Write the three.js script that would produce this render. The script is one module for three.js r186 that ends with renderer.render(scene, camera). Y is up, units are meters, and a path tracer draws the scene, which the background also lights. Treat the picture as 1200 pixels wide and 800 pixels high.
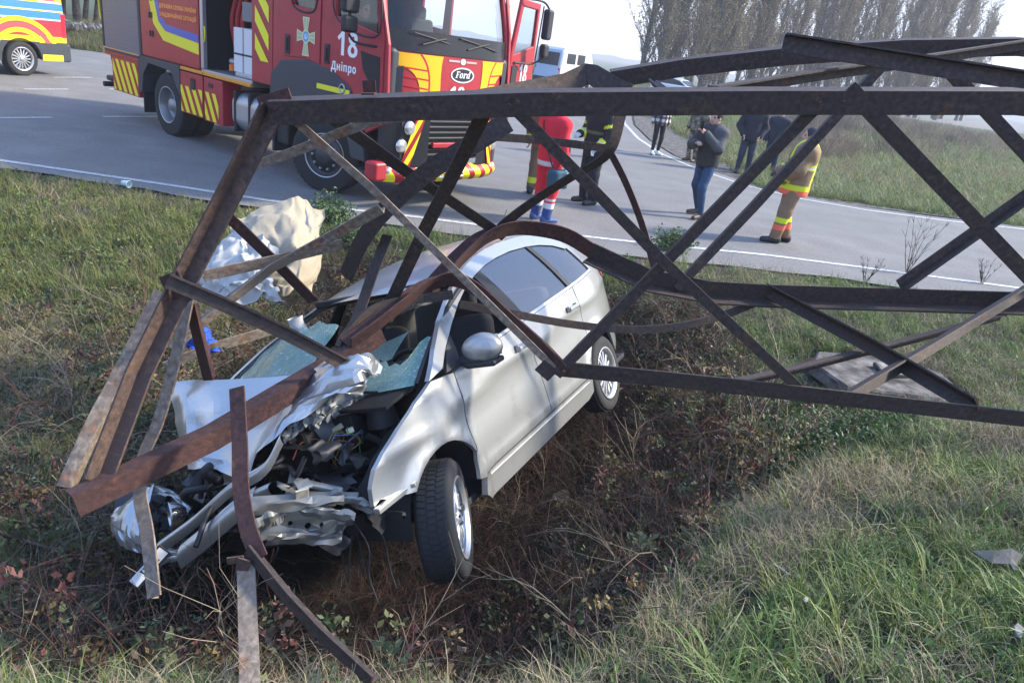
import * as THREE from 'three';
import { mergeGeometries, mergeVertices, toCreasedNormals } from 'three/addons/utils/BufferGeometryUtils.js';
import { RoundedBoxGeometry } from 'three/addons/geometries/RoundedBoxGeometry.js';
import { ImprovedNoise } from 'three/addons/math/ImprovedNoise.js';

// ---------- camera, sky, sun, exposure ----------
const scene = new THREE.Scene();
const PITCH = 22.3 * Math.PI / 180, ROLL = 8.3 * Math.PI / 180, EYE = 2.4, FOC = 850;
const camera = new THREE.PerspectiveCamera(2 * Math.atan(400 / FOC) * 180 / Math.PI, 1.5, 0.05, 3000);
camera.position.set(0, EYE, 0);
camera.rotation.order = 'YXZ';
camera.rotation.set(-PITCH, 0, ROLL);
const renderer = new THREE.WebGLRenderer({ antialias: true });
renderer.toneMapping = THREE.LinearToneMapping;
renderer.toneMappingExposure = 2.2;
renderer.shadowMap.enabled = true;
const SUN = new THREE.Vector3(0.83, 0.62, -0.22).normalize();
{
  const W = 256, Hh = 128, d = new Float32Array(W * Hh * 4), v = new THREE.Vector3();
  for (let j = 0; j < Hh; j++) for (let i = 0; i < W; i++) {
    const phi = (j + 0.5) / Hh * Math.PI - Math.PI / 2, th = (i + 0.5) / W * 2 * Math.PI - Math.PI;
    v.set(Math.cos(phi) * Math.cos(th), Math.sin(phi), Math.cos(phi) * Math.sin(th));
    const e = Math.max(0, v.y), k = Math.pow(1 - e, 4.2);
    const g = Math.max(0, v.dot(SUN)), glow = 0.6 * Math.pow(g, 4) + 1.1 * Math.pow(g, 40);
    const o = (j * W + i) * 4;
    d[o] = 0.24 + (0.68 - 0.24) * k + glow * 1.0;
    d[o + 1] = 0.42 + (0.68 - 0.42) * k + glow * 0.97;
    d[o + 2] = 0.86 + (0.70 - 0.86) * k + glow * 0.9;
    d[o + 3] = 1;
  }
  const t = new THREE.DataTexture(d, W, Hh, THREE.RGBAFormat, THREE.FloatType);
  t.mapping = THREE.EquirectangularReflectionMapping; t.magFilter = t.minFilter = THREE.LinearFilter; t.needsUpdate = true;
  scene.background = t; scene.environment = t;
}
const sun = new THREE.DirectionalLight(new THREE.Color(1, 0.91, 0.75), 3.7);
sun.position.copy(SUN).multiplyScalar(60); sun.castShadow = true; sun.shadow.radius = 10;
sun.shadow.mapSize.set(2048, 2048);
Object.assign(sun.shadow.camera, { left: -30, right: 30, top: 30, bottom: -30, near: 1, far: 160 });
scene.add(sun, sun.target);

// ---------- helpers ----------
let seed = 12345;
const rnd = () => { seed = (seed * 1664525 + 1013904223) >>> 0; return seed / 4294967296; };
const rr = (a, b) => a + (b - a) * rnd();
const V = (x, y, z) => new THREE.Vector3(x, y, z);
const clamp = (x, a, b) => Math.min(b, Math.max(a, x));
const sm = (a, b, x) => { const t = clamp((x - a) / (b - a), 0, 1); return t * t * (3 - 2 * t); };
const lerp = (a, b, t) => a + (b - a) * t;
function pl(arr, x) { if (x <= arr[0][0]) return arr[0][1]; for (let i = 1; i < arr.length; i++) if (x <= arr[i][0]) { const [a, p] = arr[i - 1], [b, q] = arr[i]; return lerp(p, q, (x - a) / (b - a)); } return arr[arr.length - 1][1]; }
const IN = new ImprovedNoise();
const noise = (x, y, z = 0) => IN.noise(x + 31.7, y + 17.3, z + 5.1);
const fbm = (x, y, z = 0, n = 4) => { let s = 0, a = 0.5, f = 1; for (let i = 0; i < n; i++) { s += a * noise(x * f, y * f, z * f + i * 7); a *= 0.5; f *= 2.03; } return s; };
// photo pixel + distance along the lens axis -> point of the place
const _F = V(0, -Math.sin(PITCH), -Math.cos(PITCH)), _u0 = V(0, Math.cos(PITCH), -Math.sin(PITCH));
const _R = V(1, 0, 0).multiplyScalar(Math.cos(ROLL)).addScaledVector(_u0, Math.sin(ROLL)), _U = _u0.clone().multiplyScalar(Math.cos(ROLL)).addScaledVector(V(1, 0, 0), -Math.sin(ROLL));
const rayOf = (px, py) => _F.clone().addScaledVector(_R, (px - 600) / FOC).addScaledVector(_U, (400 - py) / FOC);
const PD = (px, py, d) => V(0, EYE, 0).addScaledVector(rayOf(px, py), d);
const PG = (px, py, y = 0) => { const r = rayOf(px, py); return V(0, EYE, 0).addScaledVector(r, (y - EYE) / r.y); };
const used = {};
const numbered = n => { used[n] = (used[n] ?? -1) + 1; return used[n] ? n + '_' + String(used[n]).padStart(3, '0') : n; };
function tag(o, label, category, group, kind) { o.userData.label = label; if (category) o.userData.category = category; if (group) o.userData.group = group; if (kind) o.userData.kind = kind; return o; }
function thing(name, label, category, group) { const o = new THREE.Group(); o.name = numbered(name); scene.add(o); return tag(o, label, category, group); }
const norm = g => { g = g.index ? g.toNonIndexed() : g; for (const k of Object.keys(g.attributes)) if (!['position', 'normal', 'uv', 'color'].includes(k)) g.deleteAttribute(k); if (!g.attributes.normal) g.computeVertexNormals(); if (!g.attributes.uv) boxUV(g); return g; };
function boxUV(g) { // uv in metres, by the face's main direction
  const p = g.attributes.position, n = g.attributes.normal, uv = new Float32Array(p.count * 2);
  for (let i = 0; i < p.count; i++) { const a = Math.abs(n.getX(i)), b = Math.abs(n.getY(i)), c = Math.abs(n.getZ(i)); const x = p.getX(i), y = p.getY(i), z = p.getZ(i);
    if (b >= a && b >= c) { uv[2 * i] = x; uv[2 * i + 1] = z; } else if (a >= c) { uv[2 * i] = z; uv[2 * i + 1] = y; } else { uv[2 * i] = x; uv[2 * i + 1] = y; } }
  g.setAttribute('uv', new THREE.BufferAttribute(uv, 2)); return g; }
function mesh(name, geos, mat, parent, keepUV) {
  geos = Array.isArray(geos) ? geos : [geos];
  let g = geos.length > 1 ? mergeGeometries(geos.map(q => { q = norm(q); return q; })) : norm(geos[0]);
  if (!keepUV) boxUV(g);
  const m = new THREE.Mesh(g, mat); m.name = parent && parent !== scene ? name : numbered(name); m.castShadow = m.receiveShadow = true; (parent || scene).add(m); return m;
}
const T = (g, x = 0, y = 0, z = 0, rx = 0, ry = 0, rz = 0) => { const m = new THREE.Matrix4().makeRotationFromEuler(new THREE.Euler(rx, ry, rz)); m.setPosition(x, y, z); g.applyMatrix4(m); return g; };
const bx = (w, h, d, x = 0, y = 0, z = 0, r = 0.01) => T(r > 0 ? new RoundedBoxGeometry(w, h, d, 1, Math.min(r, w / 2.01, h / 2.01, d / 2.01)) : new THREE.BoxGeometry(w, h, d), x, y, z);
const cyl = (r, h, n = 16, r2 = r) => new THREE.CylinderGeometry(r2, r, h, n);
function tube(pts, r, seg = 24, n = 6, closed = false) { return new THREE.TubeGeometry(new THREE.CatmullRomCurve3(pts.map(p => Array.isArray(p) ? V(...p) : p), closed, 'centripetal'), seg, r, n, closed); }
function bar(a, b, w, h) { const d = b.clone().sub(a), L = d.length(); const g = new THREE.BoxGeometry(w, L, h); g.applyQuaternion(new THREE.Quaternion().setFromUnitVectors(V(0, 1, 0), d.normalize())); g.translate((a.x + b.x) / 2, (a.y + b.y) / 2, (a.z + b.z) / 2); return g; }
// prism from an outline in (x,y), thickness along z with a small bevel
function prism(pts, z0, z1, bev = 0.008, holes = []) {
  const s = new THREE.Shape(pts.map(p => new THREE.Vector2(...p))); for (const h of holes) s.holes.push(new THREE.Path(h.map(p => new THREE.Vector2(...p))));
  const g = new THREE.ExtrudeGeometry(s, { depth: Math.abs(z1 - z0) - 2 * bev, bevelEnabled: bev > 0, bevelThickness: bev, bevelSize: bev, bevelOffset: -bev, bevelSegments: 1, curveSegments: 8 });
  g.translate(0, 0, Math.min(z0, z1) + bev); return g;
}
// grid patch from a function (u,v) -> Vector3
function patch(fn, nu, nv, flip) {
  const pos = [], uv = [], idx = [];
  for (let j = 0; j <= nv; j++) for (let i = 0; i <= nu; i++) { const p = fn(i / nu, j / nv); pos.push(p.x, p.y, p.z); uv.push(i / nu, j / nv); }
  for (let j = 0; j < nv; j++) for (let i = 0; i < nu; i++) { const a = j * (nu + 1) + i, b = a + 1, c = a + nu + 1, e = c + 1; flip ? idx.push(a, c, b, b, c, e) : idx.push(a, b, c, b, e, c); }
  const g = new THREE.BufferGeometry(); g.setAttribute('position', new THREE.Float32BufferAttribute(pos, 3)); g.setAttribute('uv', new THREE.Float32BufferAttribute(uv, 2)); g.setIndex(idx); g.computeVertexNormals(); return g;
}
// curved panel: outline in (x,y) cut into cells and lifted to z = zf(x,y); the rim is turned inwards
function panel(poly, zf, cell = 0.07, rim = 0.02, side = 1) {
  const pos = [], nor = [], sg = side;
  const N = (x, y) => { const h = 0.004; const dx = (zf(x + h, y) - zf(x - h, y)) / (2 * h), dy = (zf(x, y + h) - zf(x, y - h)) / (2 * h); return V(-dx, -dy, 1).normalize(); };
  const put = (x, y) => { const n = N(x, y); pos.push(x, y, sg * zf(x, y)); nor.push(n.x, n.y, sg * n.z); };
  let x0 = 1e9, x1 = -1e9, y0 = 1e9, y1 = -1e9; for (const [x, y] of poly) { x0 = Math.min(x0, x); x1 = Math.max(x1, x); y0 = Math.min(y0, y); y1 = Math.max(y1, y); }
  const clip = (p, ax, val, s) => { const o = []; for (let i = 0; i < p.length; i++) { const a = p[i], b = p[(i + 1) % p.length], da = s * (a[ax] - val), db = s * (b[ax] - val); if (da >= 0) o.push(a); if (da * db < 0) { const t = da / (da - db); o.push([lerp(a[0], b[0], t), lerp(a[1], b[1], t)]); } } return o; };
  const nx = Math.ceil((x1 - x0) / cell), ny = Math.ceil((y1 - y0) / cell);
  for (let i = 0; i < nx; i++) { let col = clip(clip(poly, 0, x0 + i * cell, 1), 0, x0 + (i + 1) * cell, -1); if (col.length < 3) continue;
    for (let j = 0; j < ny; j++) { let q = clip(clip(col, 1, y0 + j * cell, 1), 1, y0 + (j + 1) * cell, -1);
      q = q.filter((a, k) => { const b = q[(k + 1) % q.length]; return Math.hypot(a[0] - b[0], a[1] - b[1]) > 1e-6; }); if (q.length < 3) continue;
      const v2 = q.map(p => new THREE.Vector2(...p)); if (Math.abs(THREE.ShapeUtils.area(v2)) < 1e-8) continue;
      for (const tr of THREE.ShapeUtils.triangulateShape(v2, [])) for (const k of tr) put(...q[k]); } }
  if (rim > 0) { let A = 0; for (let i = 0; i < poly.length; i++) { const a = poly[i], b = poly[(i + 1) % poly.length]; A += a[0] * b[1] - a[1] * b[0]; } const w = A > 0 ? 1 : -1;
    for (let i = 0; i < poly.length; i++) { const a = poly[i], b = poly[(i + 1) % poly.length], L = Math.hypot(b[0] - a[0], b[1] - a[1]), n = Math.max(1, Math.ceil(L / cell)); if (L < 1e-6) continue; const nn = V(w * (b[1] - a[1]) / L, -w * (b[0] - a[0]) / L, 0);
      for (let k = 0; k < n; k++) { const p = [lerp(a[0], b[0], k / n), lerp(a[1], b[1], k / n)], q = [lerp(a[0], b[0], (k + 1) / n), lerp(a[1], b[1], (k + 1) / n)], zp = zf(...p), zq = zf(...q);
        for (const [u, z] of [[p, zp], [q, zq], [q, zq - rim], [p, zp], [q, zq - rim], [p, zp - rim]]) { pos.push(u[0], u[1], sg * z); nor.push(nn.x, nn.y, 0); } } } }
  const gp = (a, i) => V(a[3 * i], a[3 * i + 1], a[3 * i + 2]);
  for (let t = 0; t < pos.length / 9; t++) { const a = gp(pos, 3 * t), b = gp(pos, 3 * t + 1), c = gp(pos, 3 * t + 2); if (b.clone().sub(a).cross(c.clone().sub(a)).dot(gp(nor, 3 * t)) < 0) for (const A of [pos, nor]) for (let k = 0; k < 3; k++) { const i = 9 * t + 3 + k, j = i + 3, h = A[i]; A[i] = A[j]; A[j] = h; } }
  const g = new THREE.BufferGeometry(); g.setAttribute('position', new THREE.Float32BufferAttribute(pos, 3)); g.setAttribute('normal', new THREE.Float32BufferAttribute(nor, 3)); return g;
}
const arcPts = (cx, cy, r, a0, a1, n = 12) => Array.from({ length: n + 1 }, (_, i) => { const a = (a0 + (a1 - a0) * i / n) * Math.PI / 180; return [cx + r * Math.cos(a), cy + r * Math.sin(a)]; });
// ---------- textures ----------
function noiseTex(size, fn, rep = 1, srgb = true) {
  const d = new Uint8Array(size * size * 4);
  for (let j = 0; j < size; j++) for (let i = 0; i < size; i++) { const c = fn(i / size, j / size); const o = (j * size + i) * 4; for (let k = 0; k < 3; k++) d[o + k] = clamp(Math.round(c[k] * 255), 0, 255); d[o + 3] = 255; }
  const t = new THREE.DataTexture(d, size, size); t.wrapS = t.wrapT = THREE.RepeatWrapping; t.magFilter = THREE.LinearFilter; t.minFilter = THREE.LinearMipmapLinearFilter; t.generateMipmaps = true; if (srgb) t.colorSpace = THREE.SRGBColorSpace; t.repeat.set(rep, rep); t.needsUpdate = true; return t;
}
// noise that tiles over u,v in 0..1
const tn = (u, v, f, z = 0) => { const a = noise(u * f, v * f, z), b = noise((u - 1) * f, v * f, z), c = noise(u * f, (v - 1) * f, z), e = noise((u - 1) * f, (v - 1) * f, z); return lerp(lerp(a, b, u), lerp(c, e, u), v) * 1.25; };
const tfbm = (u, v, f, z = 0, n = 4) => { let s = 0, a = 0.5; for (let i = 0; i < n; i++) { s += a * tn(u, v, f, z + i * 3.3); a *= 0.55; f *= 2; } return s; };
const M = (o) => new THREE.MeshStandardMaterial(Object.assign({ roughness: 0.7 }, o));
const MP = (o) => new THREE.MeshPhysicalMaterial(o);
const rgb = (r, g, b) => new THREE.Color().setRGB(r, g, b);
function canvasTex(w, h, draw) { const c = document.createElement('canvas'); c.width = w; c.height = h; draw(c.getContext('2d'), w, h); const t = new THREE.CanvasTexture(c); t.colorSpace = THREE.SRGBColorSpace; return t; }
// ---------- the place: verge, ditch, road ----------
// the wrecked car's stance (front axle at ground level, x forward, y up, z to its right)
const CAR_M = new THREE.Matrix4().set(-0.377, -0.352, -0.857, -0.815, 0.042, 0.918, -0.395, -0.612, 0.925, -0.185, -0.331, -3.501, 0, 0, 0, 1);
{ const p = V(), q = new THREE.Quaternion(), s = V(); CAR_M.decompose(p, q, s); CAR_M.compose(p, q.normalize(), V(1, 1, 1)); }
const CAR_I = CAR_M.clone().invert();
const carP = (x, y, z) => V(x, y, z).applyMatrix4(CAR_M);
const roadEdge = x => -9.1 - 0.12 * clamp(x + 1, 0, 14) + 0.06 * Math.sin(x * 1.3) + 0.03 * Math.sin(x * 4.1);
const lipZ = x => pl([[-12, -1.5], [-0.9, -1.62], [0.17, -1.82], [0.7, -2.3], [1.21, -2.95], [2.2, -3.9], [3.2, -4.9], [12, -5.2]], x) + 0.08 * Math.sin(x * 2.3);
const dep = x => pl([[-12, 0.6], [-3.2, 0.78], [-1.8, 1.05], [0, 1.2], [1.2, 1.0], [2.4, 0.5], [3.4, 0.22], [9, 0.25]], x);
const nrmCar = V(-0.352, 0.918, -0.185);
function groundY(x, z) {
  const e = z - roadEdge(x);
  if (e < -0.6 || Math.abs(x) > 60) { // beyond the near road edge
    let y = -0.03;
    if (z < -16) { const r = sm(-18, -30, z) * sm(3, 9, x); y += r * (0.12 * fbm(x * 0.15, z * 0.15) + 0.1); const l = sm(-27, -31, z) * sm(-6, -12, x); y += l * 0.5; y -= sm(-90, -260, z) * 3.5; }
    return y;
  }
  const d = dep(x), ef = pl([[-4, 4.6], [-2, 3.0], [0.8, 2.5], [2.2, 4.4], [5, 4.2]], x);
  const yf = -0.03 - d * sm(0, ef, e) - 0.02 * sm(0, 0.4, e);
  const n = lipZ(x) - z;
  const yn = n > 0 ? 0.12 - (0.12 + d) * sm(0, 1.25, n) : 0.12 + 0.22 * Math.min(-n, 2.6) * sm(0, 0.6, -n);
  const k = 0.12; let h = Math.max(yf, yn) + Math.max(0, k - Math.abs(yf - yn)) ** 2 / (4 * k);
  const wild = sm(0, 0.6, e);
  h += wild * (0.07 * fbm(x * 0.9, z * 0.9) + 0.05 * fbm(x * 3, z * 3, 2));
  if (x > -3.5 && x < 2.5 && z < -1.5 && z > -9) { // the hollow the car lies in
    const pl0 = -0.612 - (nrmCar.x * (x + 0.815) + nrmCar.z * (z + 3.501)) / nrmCar.y;
    const q = V(x, pl0, z).applyMatrix4(CAR_I);
    const w = sm(1.35, 0.95, q.x) * sm(-4.1, -3.5, q.x) * sm(1.45, 1.0, q.z) * sm(-1.3, -0.95, q.z);
    h = lerp(h, Math.min(h, pl0 + 0.05), w);
  }
  return h;
}
const GRIT = noiseTex(512, (u, v) => { const a = 0.5 + 0.55 * tfbm(u, v, 8, 1, 5) + 0.25 * tn(u, v, 120, 4); return [a * 1.0, a * 0.98, a * 0.95]; });
const SOIL = noiseTex(512, (u, v) => { const a = 0.62 + 0.7 * tfbm(u, v, 10, 3, 5), b = tn(u, v, 40, 9); return [a + 0.1 * b, a, a - 0.06 * b]; }, 0.7);
{
  const xs = [], zs = [];
  for (let x = -14; x <= 14; x += 0.1) xs.push(x);
  { let s = 0.12, a = 14, L = [], R = []; while (a < 900) { a += s; s *= 1.16; R.push(a); L.unshift(-a); } xs.unshift(...L); xs.push(...R); }
  { let s = 0.12, a = -11, L = []; while (a > -1400) { a -= s; s *= 1.09; L.unshift(a); } zs.push(...L); }
  for (let z = -11; z <= 2; z += 0.1) zs.push(z);
  { let s = 0.2, a = 2; while (a < 400) { a += s; s *= 1.25; zs.push(a); } }
  const pos = [], col = [], uv = [], idx = [], c = new THREE.Color();
  for (const z of zs) for (const x of xs) {
    pos.push(x, groundY(x, z), z); uv.push(x, z);
    const e = z - roadEdge(x); let r;
    const a = fbm(x * 0.6, z * 0.6, 3), b = fbm(x * 2.2, z * 2.2, 8);
    if (e < -0.6) { const f = fbm(x * 0.06, z * 0.06, 2), dry = clamp(0.45 + 1.2 * f + 0.5 * a, 0, 1); r = [lerp(0.09, 0.17, dry), lerp(0.13, 0.14, dry), lerp(0.035, 0.075, dry)]; if (z < -55) r = [lerp(r[0], 0.09, 0.7), lerp(r[1], 0.17, 0.7), lerp(r[2], 0.05, 0.7)]; }
    else { // one soil, in patches
      const t = clamp(0.5 + 1.1 * a + 0.6 * b, 0, 1); r = [lerp(0.036, 0.056, t), lerp(0.034, 0.05, t), lerp(0.025, 0.034, t)];
      if (e < 0.25) { const k = sm(0.25, -0.1, e + 0.15 * b); r = r.map((q, i) => lerp(q, [0.13, 0.12, 0.105][i], k)); }
    }
    col.push(...r);
  }
  const nx = xs.length;
  for (let j = 0; j < zs.length - 1; j++) for (let i = 0; i < nx - 1; i++) { const p = j * nx + i; idx.push(p, p + nx, p + 1, p + 1, p + nx, p + nx + 1); }
  const g = new THREE.BufferGeometry(); g.setAttribute('position', new THREE.Float32BufferAttribute(pos, 3)); g.setAttribute('uv', new THREE.Float32BufferAttribute(uv, 2)); g.setAttribute('color', new THREE.Float32BufferAttribute(col, 3)); g.setIndex(idx); g.computeVertexNormals();
  const m = new THREE.Mesh(g, M({ map: SOIL, vertexColors: true, roughness: 1, bumpMap: GRIT, bumpScale: 0.03 })); m.name = 'ground'; m.receiveShadow = m.castShadow = true; m.userData.kind = 'structure'; m.userData.label = 'grassy verge and ditch beside the road, fields beyond'; scene.add(m);
}
function flat(name, pts, y, mat, label) { // level sheet from an outline in (x, z)
  const s = new THREE.Shape(pts.map(([x, z]) => new THREE.Vector2(x, -z))); const g = new THREE.ShapeGeometry(s); g.rotateX(-Math.PI / 2); g.translate(0, y, 0);
  const m = mesh(name, g, mat); m.userData.kind = 'structure'; if (label) m.userData.label = label; return m;
}
const asphalt = M({ color: rgb(0.205, 0.198, 0.19), roughness: 0.92, bumpScale: 0.006,
  map: noiseTex(1024, (u, v) => { const a = 0.86 + 0.16 * tfbm(u, v, 5, 11, 4) + 0.13 * tn(u, v, 230, 2) + 0.1 * tn(u, v, 90, 6); return [a, a, a * 1.0]; }, 0.25), bumpMap: GRIT });
const paint = M({ color: rgb(0.62, 0.62, 0.6), roughness: 0.8, map: noiseTex(256, (u, v) => { const a = 0.82 + 0.5 * tfbm(u, v, 14, 5, 4); return [a, a, a]; }, 1.3) });
{
  const near = []; for (let x = -70; x <= 70; x += 0.25) near.push([x, roadEdge(x) - 0.05 + 0.05 * noise(x * 2.2, 0)]);
  flat('road', [...near, [70, -19], [30, -18.4], [11.6, -17.5], [9.2, -17.0], [7.4, -16.85], [6.2, -17.1], [5.2, -17.9], [4.4, -19.4], [3.8, -21.6], [3.5, -25], [3.5, -30], [4, -36], [6, -46], [-2, -48], [-4.5, -42], [-9, -33], [-17, -27.4], [-30, -27], [-70, -30]], 0.006, asphalt, 'grey asphalt road junction');
  flat('far_road', [[2, -50], [5.5, -44], [30, -66], [100, -152], [260, -330], [250, -345], [96, -170], [24, -76], [-2, -58], [-40, -56], [-40, -48]], 0.0, asphalt, 'far road behind the field');
  // gravel shoulder by the far kerb
  flat('gravel_shoulder', [[4.35, -19.5], [5.15, -18], [6.1, -17.2], [7.4, -16.95], [11.6, -17.6], [12, -18], [7.4, -17.5], [6.4, -18.2], [5.8, -20], [5.6, -24], [5.9, -32], [4.1, -36], [3.6, -30], [3.6, -25], [3.9, -21.7]], -0.004, M({ color: rgb(0.24, 0.225, 0.2), roughness: 1, map: SOIL, bumpMap: GRIT, bumpScale: 0.02 }), 'grey gravel shoulder along the far edge of the road');
  const strip = (pts, w) => { const a = [], b = []; for (let i = 0; i < pts.length; i++) { const p = pts[Math.max(0, i - 1)], q = pts[Math.min(pts.length - 1, i + 1)], L = Math.hypot(q[0] - p[0], q[1] - p[1]), nx = -(q[1] - p[1]) / L, nz = (q[0] - p[0]) / L; a.push([pts[i][0] + nx * w / 2, pts[i][1] + nz * w / 2]); b.unshift([pts[i][0] - nx * w / 2, pts[i][1] - nz * w / 2]); } return [...a, ...b]; };
  const el = []; for (let x = -70; x <= 70; x += 0.5) el.push([x, pl([[-70, -9.6], [-4.8, -9.56], [-3.6, -9.5], [-1.5, -9.8], [-0.7, -9.85], [1.55, -10.2], [3.6, -10.6], [6.6, -10.8], [70, -14]], x)]);
  flat('edge_line', strip(el, 0.11), 0.012, paint, 'worn white line along the near edge of the road');
  flat('edge_line', strip([[30, -18.0], [11.6, -17.1], [9.2, -16.6], [7.4, -16.45], [6.0, -16.7], [4.9, -17.6], [4.1, -19.2], [3.45, -21.5], [3.15, -25], [3.15, -30], [3.6, -36]], 0.12), 0.012, paint, 'white line curving round the far corner of the junction');
  for (const [a, b] of [[[-9.6, -11.9], [-8.87, -13.26]], [[-8.44, -14.13], [-7.84, -15.1]], [[-11.34, -16.13], [-10.97, -17.1]], [[-12.42, -18.79], [-12.1, -19.9]], [[-7.3, -16.1], [-6.7, -17.1]], [[-10.6, -18.1], [-10.2, -19.1]]])
    flat('lane_dash', strip([a, b], 0.1), 0.012, paint, 'short white dash painted on the asphalt');
}
// ---------- the fallen lattice pylon ----------
const rustMap = (base, rust, k, z) => noiseTex(512, (u, v) => { const p = tfbm(u, v, 6, z, 5), q = tn(u, v, 60, z + 2), t = sm(-0.12 + k, 0.35 + k, p + 0.15 * q), g = 1 + 0.35 * tn(u, v, 24, z + 5) + 0.2 * q; return [0, 1, 2].map(i => lerp(base[i], rust[i], t) * g); }, 1.6);
const steelBump = noiseTex(256, (u, v) => { const a = 0.5 + 0.5 * tfbm(u, v, 16, 21, 4); return [a, a, a]; }, 4, false);
const steelDark = M({ map: rustMap([0.235, 0.2, 0.185], [0.31, 0.23, 0.185], 0.14, 31), roughness: 0.72, metalness: 0.25, bumpMap: steelBump, bumpScale: 0.0015 });
const steelRust = M({ map: rustMap([0.265, 0.17, 0.155], [0.34, 0.215, 0.17], 0.12, 37), roughness: 0.85, metalness: 0.1, bumpMap: steelBump, bumpScale: 0.002 });
const steelBrown = M({ map: rustMap([0.29, 0.225, 0.195], [0.37, 0.28, 0.22], 0.1, 51), roughness: 0.8, metalness: 0.1, bumpMap: steelBump, bumpScale: 0.002 });
const steelPale = M({ map: rustMap([0.48, 0.43, 0.38], [0.47, 0.33, 0.24], 0.12, 43), roughness: 0.85, metalness: 0.05, bumpMap: steelBump, bumpScale: 0.002 });
// angle iron swept along points: corner on the points, legs along a and b
function angleBar(pts, w, a, b, th = 0.011, w2 = w) {
  const n = pts.length, sec = [];
  for (let i = 0; i < n; i++) {
    const t = pts[Math.min(n - 1, i + 1)].clone().sub(pts[Math.max(0, i - 1)]).normalize();
    const A = (Array.isArray(a) ? a[Math.min(i, a.length - 1)] : a).clone(); A.addScaledVector(t, -A.dot(t)).normalize();
    let B = (Array.isArray(b) ? b[Math.min(i, b.length - 1)] : b).clone(); B.addScaledVector(t, -B.dot(t)).addScaledVector(A, -B.dot(A)); if (B.lengthSq() < 1e-4) B.crossVectors(t, A); B.normalize();
    sec.push([[0, 0], [w, 0], [w, th], [th, th], [th, w2], [0, w2]].map(([u, v]) => pts[i].clone().addScaledVector(A, u).addScaledVector(B, v)));
  }
  const pos = [], tri = (...q) => q.forEach(p => pos.push(p.x, p.y, p.z));
  for (let i = 0; i < n - 1; i++) for (let k = 0; k < 6; k++) { const p = sec[i][k], q = sec[i][(k + 1) % 6], r = sec[i + 1][k], s = sec[i + 1][(k + 1) % 6]; tri(p, r, q, q, r, s); }
  for (const [S, f] of [[sec[0], 0], [sec[n - 1], 1]]) for (const t of [[0, 1, 2], [0, 2, 3], [0, 3, 4], [0, 4, 5]]) f ? tri(...t.map(k => S[k])) : tri(...t.map(k => S[k]).reverse());
  const g = new THREE.BufferGeometry(); g.setAttribute('position', new THREE.Float32BufferAttribute(pos, 3)); g.computeVertexNormals();
  // uv along the bar
  return toCreasedNormals(g, 0.5);
}
const pylon = thing('lattice_pylon', 'toppled rusty steel lattice pylon lying across the car roof', 'pylon');
const UP = V(0, 1, 0), DN = V(0, -1, 0), BK = V(0, 0, -1), FR = V(0, 0, 1), RT = V(1, 0, 0), LT = V(-1, 0, 0);
const pts3 = (a, smooth) => { const p = a.map(q => PD(...q)); if (!smooth) return p; const c = new THREE.CatmullRomCurve3(p, false, 'centripetal'); return c.getPoints(smooth); };
function member(name, a, w, A, B, mat, smooth = 0, w2) { return mesh(name, angleBar(pts3(a, smooth), w, A, B, 0.011, w2 ?? w), mat, pylon); }
const tiltA = V(0, -0.97, -0.12), tiltB = V(0, 0.24, -0.97);
// chords
const NT = [[312, 119, 3.32], [620, 108.5, 3.33], [900, 106.5, 3.34], [1200, 107, 3.35]];
{ const p = pts3(NT); p.push(p[3].clone().add(V(3.4, 0.1, -0.1))); mesh('chord', angleBar(p, 0.108, tiltA, tiltB), steelDark, pylon); }
{ const p = pts3([[655, 441, 4.05], [780, 453, 4.0], [900, 466, 3.96], [1200, 500, 3.9]]); p.push(p[3].clone().add(V(3.2, -0.05, -0.05))); mesh('chord', angleBar(p, 0.092, V(0, 1, 0.1), BK), steelDark, pylon); }
member('chord', [[655, 441, 4.05], [628, 412, 4.12], [590, 378, 4.25], [560, 350, 4.36], [540, 338, 4.42], [522, 336, 4.45], [500, 344, 4.42], [470, 366, 4.3], [440, 390, 4.2], [412, 410, 4.1]], 0.1, V(0.15, 0.9, 0.35), V(0, -0.2, -1), steelRust, 26);
member('chord', [[446, 384, 4.22], [414, 406, 4.1], [380, 430, 3.92], [330, 459, 3.64], [250, 505, 3.35], [84, 582, 2.95]], 0.098, V(-0.1, -0.9, 0.4), V(0, -0.3, -1), steelRust, 0, 0.09);
{ const p = pts3([[690, 302, 5.35], [760, 335, 5.22], [830, 348, 5.2], [900, 352, 5.2], [1200, 361, 5.15]]); p.push(p[4].clone().add(V(3, -0.1, 0))); mesh('chord', angleBar(p, 0.125, V(0, 1, 0.1), FR), steelDark, pylon); }
member('chord', [[690, 302, 5.35], [662, 285, 5.32], [630, 277, 5.2], [600, 276, 5.1], [572, 285, 5.0], [548, 305, 4.9], [525, 330, 4.8], [506, 352, 4.72]], 0.12, V(0.2, 0.9, 0.3), V(-0.9, 0.1, -0.3), steelRust, 24);
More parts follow.
